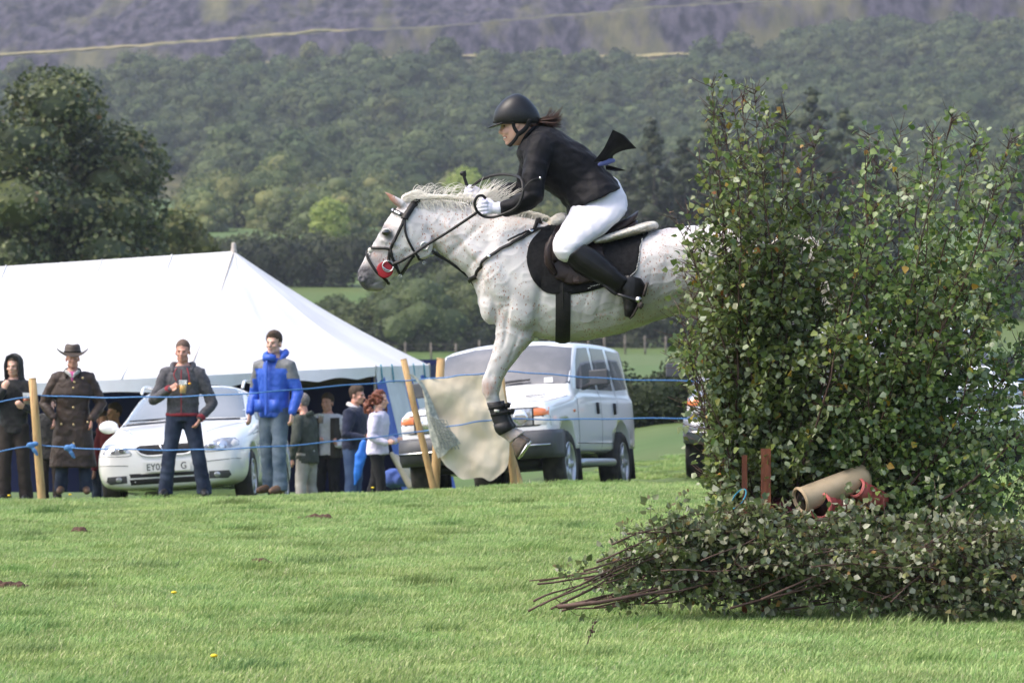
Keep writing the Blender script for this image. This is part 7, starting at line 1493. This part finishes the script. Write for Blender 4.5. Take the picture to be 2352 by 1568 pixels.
def branchy(name, label, cat, stems, twigs, leafn, seed, leafm, lsz=.046, group=None, big=300, reach=1.0, spread=.3, ylim=(22.5, 23.78), zmin=.03, base=None, droop=.25, leaf_from=.12, lying=False, keep=None):
    "cut boughs: stems, side twigs, leaves on stalks; the foremost leaves are objects of their own"
    r = random.Random(seed); root = empty(name, base, 0, label, cat, group); leaves = []
    sm_ = MB(); tw = MB()
    def put_leaf(p, d):
        ln = lsz*r.uniform(.55, 1.15); o = Vector((r.gauss(0, 1), r.gauss(0, 1), r.gauss(0, 1))).normalized()
        q = p+o*r.uniform(.008, .045); a = (d*.5+o*.8+Vector((0, 0, -droop*2))).normalized(); n_ = Vector((r.gauss(0, .7), r.gauss(-.25, .7), r.gauss(.35, .7))); n_ = (n_-a*n_.dot(a)).normalized(); x = a.cross(n_)
        if q.z < zmin*.4: return
        if keep and r.random() > keep(CX+q.x*FPX/q.y, CY-(q.z-CAMZ)*FPX/q.y): return
        leaves.append((q, x, a, n_, ln))
    for si, (pl, r0) in enumerate(stems):
        q = spline(pl, 7); k = len(q); L_ = sum((q[i+1]-q[i]).length for i in range(k-1))
        wob = [Vector((noise.noise(p*3.1+Vector((si, 0, 0))), noise.noise(p*3.1+Vector((0, si, 5))), noise.noise(p*3.1+Vector((9, 0, si)))))*.035*min(1, i/4) for i, p in enumerate(q)]
        q = [p+w_ for p, w_ in zip(q, wob)]
        sm_.tube(q, [max(.0016, r0*(1-.88*i/(k-1))) for i in range(k)], 6, cap=None)
        for t_ in range(int(twigs*L_)):
            u = leaf_from+(1-leaf_from)*r.random()**.8; i = min(k-2, int(u*(k-1))); p = q[i].lerp(q[i+1], r.random()); d = (q[i+1]-q[i]).normalized()
            o = Vector((r.gauss(0, 1), r.gauss(0, .7), r.gauss(0, .8))).normalized(); ln = spread*(1.15-u*.75)*r.uniform(.5, 1.3)
            e = p+(d*.75+o*.8*reach+Vector((0, 0, .12))).normalized()*ln; e.y = min(ylim[1], max(ylim[0], e.y)); e.z = max(zmin, e.z)
            m_ = p.lerp(e, .55)+o*ln*.10; m_.y = min(ylim[1], max(ylim[0], m_.y)); tq = [p, p.lerp(m_, .5), m_, e-Vector((0, 0, ln*droop*.4))]; tq[-1].z = max(zmin, tq[-1].z)
            tw.tube(tq, [.0028, .0022, .0017, .0010], 4, cap=None); td = (e-p).normalized()
            for _ in range(max(2, int(leafn*ln/.3*r.uniform(.5, 1.3)*((1.25-.82*u) if not lying else 1)))):
                f = r.random()**.7; a = tq[0].lerp(tq[2], min(1, f*1.6)) if f < .6 else tq[2].lerp(tq[3], (f-.6)/.4); put_leaf(a, td)
        for _ in range(int(5+leafn*.35)): f = r.uniform(.55, 1); put_leaf(q[min(k-1, int(f*(k-1)))], (q[-1]-q[-2]).normalized())
    o = link('stems', sm_.mesh('stems'), M_STEM, root); o.data.transform(Matrix.Translation(-base)); o['kind'] = 'stuff'
    o = link('twigs', tw.mesh('twigs'), M_TWIG, root); o.data.transform(Matrix.Translation(-base)); o['kind'] = 'stuff'
    infr = lambda q: abs(q.x) < q.y*1176/FPX
    order = sorted(range(len(leaves)), key=lambda i: leaves[i][0].y+(0 if infr(leaves[i][0]) else 5)); near = order[:big]; rest = order[big:]
    V = []; 
    for i in rest:
        q, x, a, n_, ln = leaves[i]; M_ = np.array([x, a, n_]); V.append(LV*ln @ M_+np.array(q-base))
    V = np.concatenate(V); F = (np.arange(len(rest))[:, None, None]*7+np.array(LF)[None]).reshape(-1, 3)
    o = link('leaves', npmesh('leaves', V, F), leafm, root); o['kind'] = 'stuff'
    me = pymesh('leaf', LV, LF); me.materials.append(leafm); me.polygons.foreach_set('use_smooth', np.ones(6, bool))
    for i in near:
        q, x, a, n_, ln = leaves[i]; o = bpy.data.objects.new('leaf', me); COL.objects.link(o); o.parent = root
        mt = Matrix((x*ln, a*ln, n_*ln)).transposed().to_4x4(); mt.translation = q-base; o.matrix_local = mt
    return len(leaves)
rs = random.Random(41)
def stem(b0, tip, Y0, Y1, bow=(0, 0), r0=.011):
    a, c = P(*b0, Y0), P(*tip, Y1); m_ = a.lerp(c, .5)+Vector((bow[0]*.0026, 0, -bow[1]*.0026)); return ([a, m_, c], r0)
# left upright boughs
ST = []
for tip in [(1632, 188), (1652, 236), (1680, 205), (1706, 226), (1737, 205), (1762, 262), (1604, 372), (1648, 330), (1575, 470), (1612, 520), (1800, 268), (1842, 330), (1700, 330), (1760, 360), (1815, 420), (1880, 300), (1900, 400), (1576, 560), (1600, 650), (1850, 470), (1640, 470), (1690, 430), (1930, 470), (1575, 730), (1592, 830), (1900, 470), (1930, 540), (1940, 620), (1950, 700), (1930, 780), (1950, 860), (1740, 520), (1800, 560), (1885, 560), (1560, 500), (1568, 620), (1562, 700), (1566, 780), (1580, 800), (1605, 860), (1650, 940), (1655, 1060), (1690, 1000), (1660, 600), (1720, 640), (1800, 690), (1890, 680), (1640, 760), (1700, 800), (1780, 820), (1870, 800)]:
    x0 = rs.uniform(1690, 1830); ST.append(stem((x0, 1230), tip, 23.3, rs.uniform(22.75, 23.72), ((tip[0]-x0)*-.10+rs.uniform(-30, 30), 40*(abs(tip[0]-x0) > 120)), rs.uniform(.007, .013)))
n1 = branchy('birch_brush', 'upright clump of cut birch boughs tied to stakes, nearest the horse', 'brush jump', ST, 28, 25, 5, M_BIRCH, base=P(1760, 1400, 23.3), spread=.30, keep=lambda px, py: (.12 if py > 860 and px < 1625 else (.22 if px < 1548 else (.42 if px < 1605 and py < 770 else 1)))*(.5 if 1770 < px < 2030 and 1088 < py < 1185 else 1)*np.interp(py, [200, 430, 620], [.35, .62, 1])*(.5 if 1850 < px < 1960 and py < 400 else 1))
ST = []
for tip in [(2186, 262), (2150, 300), (2120, 330), (2062, 292), (2020, 330), (1990, 300), (2236, 300), (2262, 330), (2290, 410), (2350, 350), (2330, 300), (2400, 430), (2390, 540), (1960, 420), (2010, 470), (2080, 430), (2160, 450), (2230, 470), (2300, 520), (2420, 640), (2350, 640), (2400, 760), (2440, 860), (2400, 960), (1960, 560), (2040, 600), (2120, 600), (2200, 640), (2280, 700), (2340, 800), (2000, 720), (2090, 760), (2180, 800), (2260, 860), (2330, 920), (2400, 1060), (2040, 880), (2140, 930), (2230, 990), (2310, 1070)]:
    x0 = rs.uniform(1800, 2010); ST.append(stem((x0, 1240), tip, 23.35, rs.uniform(22.8, 23.75), ((tip[0]-x0)*.05+rs.uniform(-30, 30), 50*((tip[0]-x0) > 250)), rs.uniform(.007, .014)))
n2 = branchy('birch_brush', 'leaning clump of birch boughs spreading to the right edge of the photo', 'brush jump', ST, 28, 26, 6, M_BIRCH, base=P(1930, 1400, 23.35), spread=.32, keep=lambda px, py: (.5 if 1770 < px < 2030 and 1088 < py < 1185 else 1)*np.interp(py, [250, 480, 680], [.35, .62, 1])*(.6 if px < 1985 and py < 400 else 1))
ST = []
for i in range(16):
    x0 = rs.uniform(2080, 2250); tip = (rs.uniform(2050, 2480), rs.uniform(1040, 1180)); ST.append(stem((x0, 1330), tip, 23.9, rs.uniform(23.6, 24.1), (0, 20), .008))
n3 = branchy('birch_brush', 'low dark birch clump behind the fallen boughs at the right', 'brush jump', ST, 24, 16, 7, M_BIRCH, base=P(2180, 1400, 23.9), spread=.26, big=120, ylim=(23.5, 24.5))
# fallen boughs in front, butts to the left
ST = []
for i in range(74):
    if i < 26: x0, y0 = rs.uniform(1215, 1520), rs.uniform(1330, 1408)
    else: x0, y0 = rs.uniform(1450, 2150), rs.uniform(1250, 1405)
    Y0 = rs.uniform(22.2, 23.15); x1 = x0+rs.uniform(320, 780); x1 = min(x1, rs.uniform(2250, 2520))
    tp = np.interp(x1, [1500, 1620, 1720, 1900, 2120, 2230, 2350, 2500], [1275, 1215, 1185, 1168, 1162, 1195, 1260, 1300]); y1 = rs.uniform(tp+34*math.sin(x1*.021)-14, 1405)
    a = P(x0, y0, Y0); a.z = max(.03, a.z); c = P(x1, y1, rs.uniform(22.2, 23.2)); c.z = max(.06, c.z); m_ = a.lerp(c, .5)+Vector((0, 0, rs.uniform(.0, .17))); ST.append(([a, m_, c], rs.uniform(.0035, .0075)))
for x0, y0, x1, y1 in ((1213, 1403, 1480, 1290), (1290, 1402, 1560, 1350), (1240, 1390, 1760, 1190), (1330, 1345, 1720, 1205), (1300, 1396, 1640, 1345), (1265, 1398, 1830, 1172), (1370, 1290, 1650, 1215), (1225, 1380, 1500, 1300), (1405, 1250, 1600, 1215), (1440, 1225, 1620, 1225), (1340, 1310, 1700, 1230)):
    a = P(x0, y0, 22.35); a.z = max(.02, a.z); c = P(x1, y1, 22.5); ST.append(([a, a.lerp(c, .5)+Vector((0, 0, .03)), c], .0065))
n4 = branchy('fallen_birch_boughs', 'heap of cut birch boughs lying on the grass before the jump, butts to the left', 'brush pile', ST, 17, 19, 8, M_WILT, lsz=.046, base=P(1850, 1420, 22.6), spread=.27, ylim=(22.0, 23.3), zmin=.02, droop=.15, leaf_from=.27, lying=True)
# bare brown butt in front
o = empty('cut_branch', P(1420, 1395, 22.2), 0, 'bare reddish cut branch lying at the front of the fallen boughs', 'branch'); b = MB(); b.tube([Vector((-.34, 0, .005)), Vector((-.1, .01, .03)), Vector((.3, .05, .10))], [.013, .012, .006], 8, cap=None); b.build('stick', M_STEM, o)
# stakes, twine, poles and drums of the jump
M_STAKE = mat('red_brown_stake', (.20, .065, .028), .8, (.13, .04, .02), 6, stretch=(6, 6, 1), bump=.4, bsc=30)
for lab, x, yt, yb, wd in (('slim red brown stake at the left foot of the birch brush', 1708, 1045, 1300, .030), ('thicker red brown stake in the middle of the birch brush foot', 1757, 1030, 1300, .055)):
    A, B_ = P(x+2, yb, 22.95), P(x, yt, 22.95); A.z = -.1; o = empty('jump_stake', A, 0, lab, 'stake', 'stakes of the brush jump'); h = B_.z-A.z
    b = MB(); b.loft([[Vector((sx*wd/2, sy*wd/2, z)) for sx, sy in ((-1, -1), (1, -1), (1, 1), (-1, 1))] for z in (0, h*.5, h)]); b.build('shaft', M_STAKE, o, False)
o = empty('twine_loop', P(1692, 1145, 22.9), 0, 'loop of teal baling twine round the slim stake', 'twine'); b = MB(); b.tube([Vector((.045*math.cos(t)+.01, .03*math.sin(t), .055*math.sin(t+.8))) for t in np.linspace(0, 6.3, 20)], .005, 6, cap=None); b.build('cord', M_TEALR, o)
M_CREAMP = mat('cream_plastic', (.55, .42, .27), .5, (.48, .36, .22), 6); M_MAROOND = mat('maroon_drum_paint', (.13, .012, .02), .45, (.10, .012, .02), 8); M_PINKD = mat('faded_red_plastic', (.55, .10, .09), .5, (.62, .18, .15), 6)
def drum(label, c0, c1, r_, m, Y0, Y1, ribs=0, name='drum'):
    a, c = P(*c0, Y0), P(*c1, Y1); o = empty(name, a, 0, label, 'drum'); d = (c-a); L_ = d.length; d.normalize(); rot = Vector((0, 0, 1)).rotation_difference(d).to_matrix(); n = 28
    rg_ = lambda z, q: [rot @ Vector((q*math.cos(2*math.pi*k/n), q*math.sin(2*math.pi*k/n), z)) for k in range(n)]
    pr = [(.02, r_*.86), (0, r_*.9), (0, r_)]+[(L_*i/24, r_*(1+(.045*math.sin(i*1.57) if ribs else 0))) for i in range(1, 24)]+[(L_, r_), (L_, r_*.9), (L_-.02, r_*.86)]
    b = MB(); b.loft([rg_(*p) for p in pr], False); b.build('shell', m, o); b = MB(); b.loft([rg_(L_-.021, r_*.9), rg_(L_-.022, .005)]); b.build('lid', m, o)
    b = MB(); b.loft([rg_(.021, r_*.88), rg_(.03, r_*.5), rg_(.032, .004)]); b.build('end_shade_disc', M_BLACKPL, o)  # black disc just inside the rim stands in for shade in the hollow
    b = MB(); b.tube([rot @ Vector((r_*1.01*math.cos(t), r_*1.01*math.sin(t), .012)) for t in np.linspace(0, 6.2832, 29)], .007, 6, cap=None); b.build('rim', m, o); return o
drum('cream tube lying behind the stakes, dark open end to the left', (1836, 1150), (1985, 1094), .075, M_CREAMP, 22.95, 23.15)
drum('maroon drum lying beside the thicker stake', (1790, 1190), (1800, 1150), .085, M_MAROOND, 23.05, 23.5)
drum('faded red ribbed drum under the cream tube', (1880, 1160), (1950, 1150), .075, M_PINKD, 22.95, 23.3, 1)
drum('pinkish red drum at the right end of the cream tube', (1965, 1118), (2025, 1150), .055, M_PINKD, 23.05, 23.2, 1)
print('leaves', n1, n2, n3, n4)
# ------------------------------------------------------------------ small things on the ground
M_SOIL = mat('dark_soil', (.06, .032, .02), .95, (.10, .055, .035), 30, bump=.8, bsc=60)
def clod(px, py, w_, label, seed):
    Y = CAMZ*FPX/(py-CY); Y = Y if Y < 40 else 39; x = at(px, Y); z = field_z(x, Y); r = random.Random(seed); b = MB()
    for i in range(14): b.ell((r.gauss(0, .35)*w_, r.gauss(0, .25)*w_, r.uniform(.005, .03)), (r.uniform(.02, .05),)*3, 7, 5)
    me = fuse(b, 'soil', .01, 1); wrinkle(me, .008, 30); o = link('soil_clod', me, M_SOIL); o.location = (x, Y, z); tag(o, label, 'soil')
clod(20, 1353, .16, 'dark crumbly soil clod on the grass at the left edge', 1); clod(735, 1196, .14, 'scrape of bare brown soil on the grass below the tent entrance', 2); clod(608, 1304, .09, 'small brown soil patch in the middle of the lawn', 3); clod(180, 1218, .09, 'small brown tuft of soil left of the middle of the lawn', 4)
o = empty('dock_stalk', Vector((at(1345, 20.6), 20.6, field_z(at(1345, 20.6), 20.6))), 0, 'dry brown dock stalk standing in the grass at the lower right', 'weed'); b = MB(); b.tube([Vector((0, 0, 0)), Vector((.02, 0, .07)), Vector((.05, 0, .15))], [.004, .003, .0015], 5, cap=None)
b.build('stem', M_TWIG, o); b = MB(); r = random.Random(2)
for i in range(24): t = r.random(); b.ell((.02+.03*t+r.gauss(0, .006), r.gauss(0, .006), .07+.08*t), (.004, .004, .006), 5, 4)
b.build('seed_head', M_TWIG, o)
M_YEL = mat('yellow_petals', (.80, .55, .02), .6)
for i, (px, py) in enumerate([(20, 1165), (160, 1150), (855, 1128), (398, 1390), (490, 1540)]):
    Y = 41.5 if py < 1170 else CAMZ*FPX/(py-CY); x = at(px, Y); z = field_z(x, Y); o = empty('dandelion', Vector((x, Y, z)), 0, 'yellow dandelion in the grass, ' + ['at the left edge', "below the hatted man's boots", 'near the woman in lilac', 'in the lower left lawn', 'at the bottom edge of the lawn'][i], 'flower', 'dandelions in the grass')
    b = MB(); b.tube([Vector((0, 0, 0)), Vector((.004, 0, .075))], .003, 5, cap=None); b.build('stem', M_GRASS if 'M_GRASS' in globals() else M_TWIG, o); b = MB(); b.ell((.004, 0, .08), (.019, .019, .009), 9, 5); b.build('bloom', M_YEL, o)
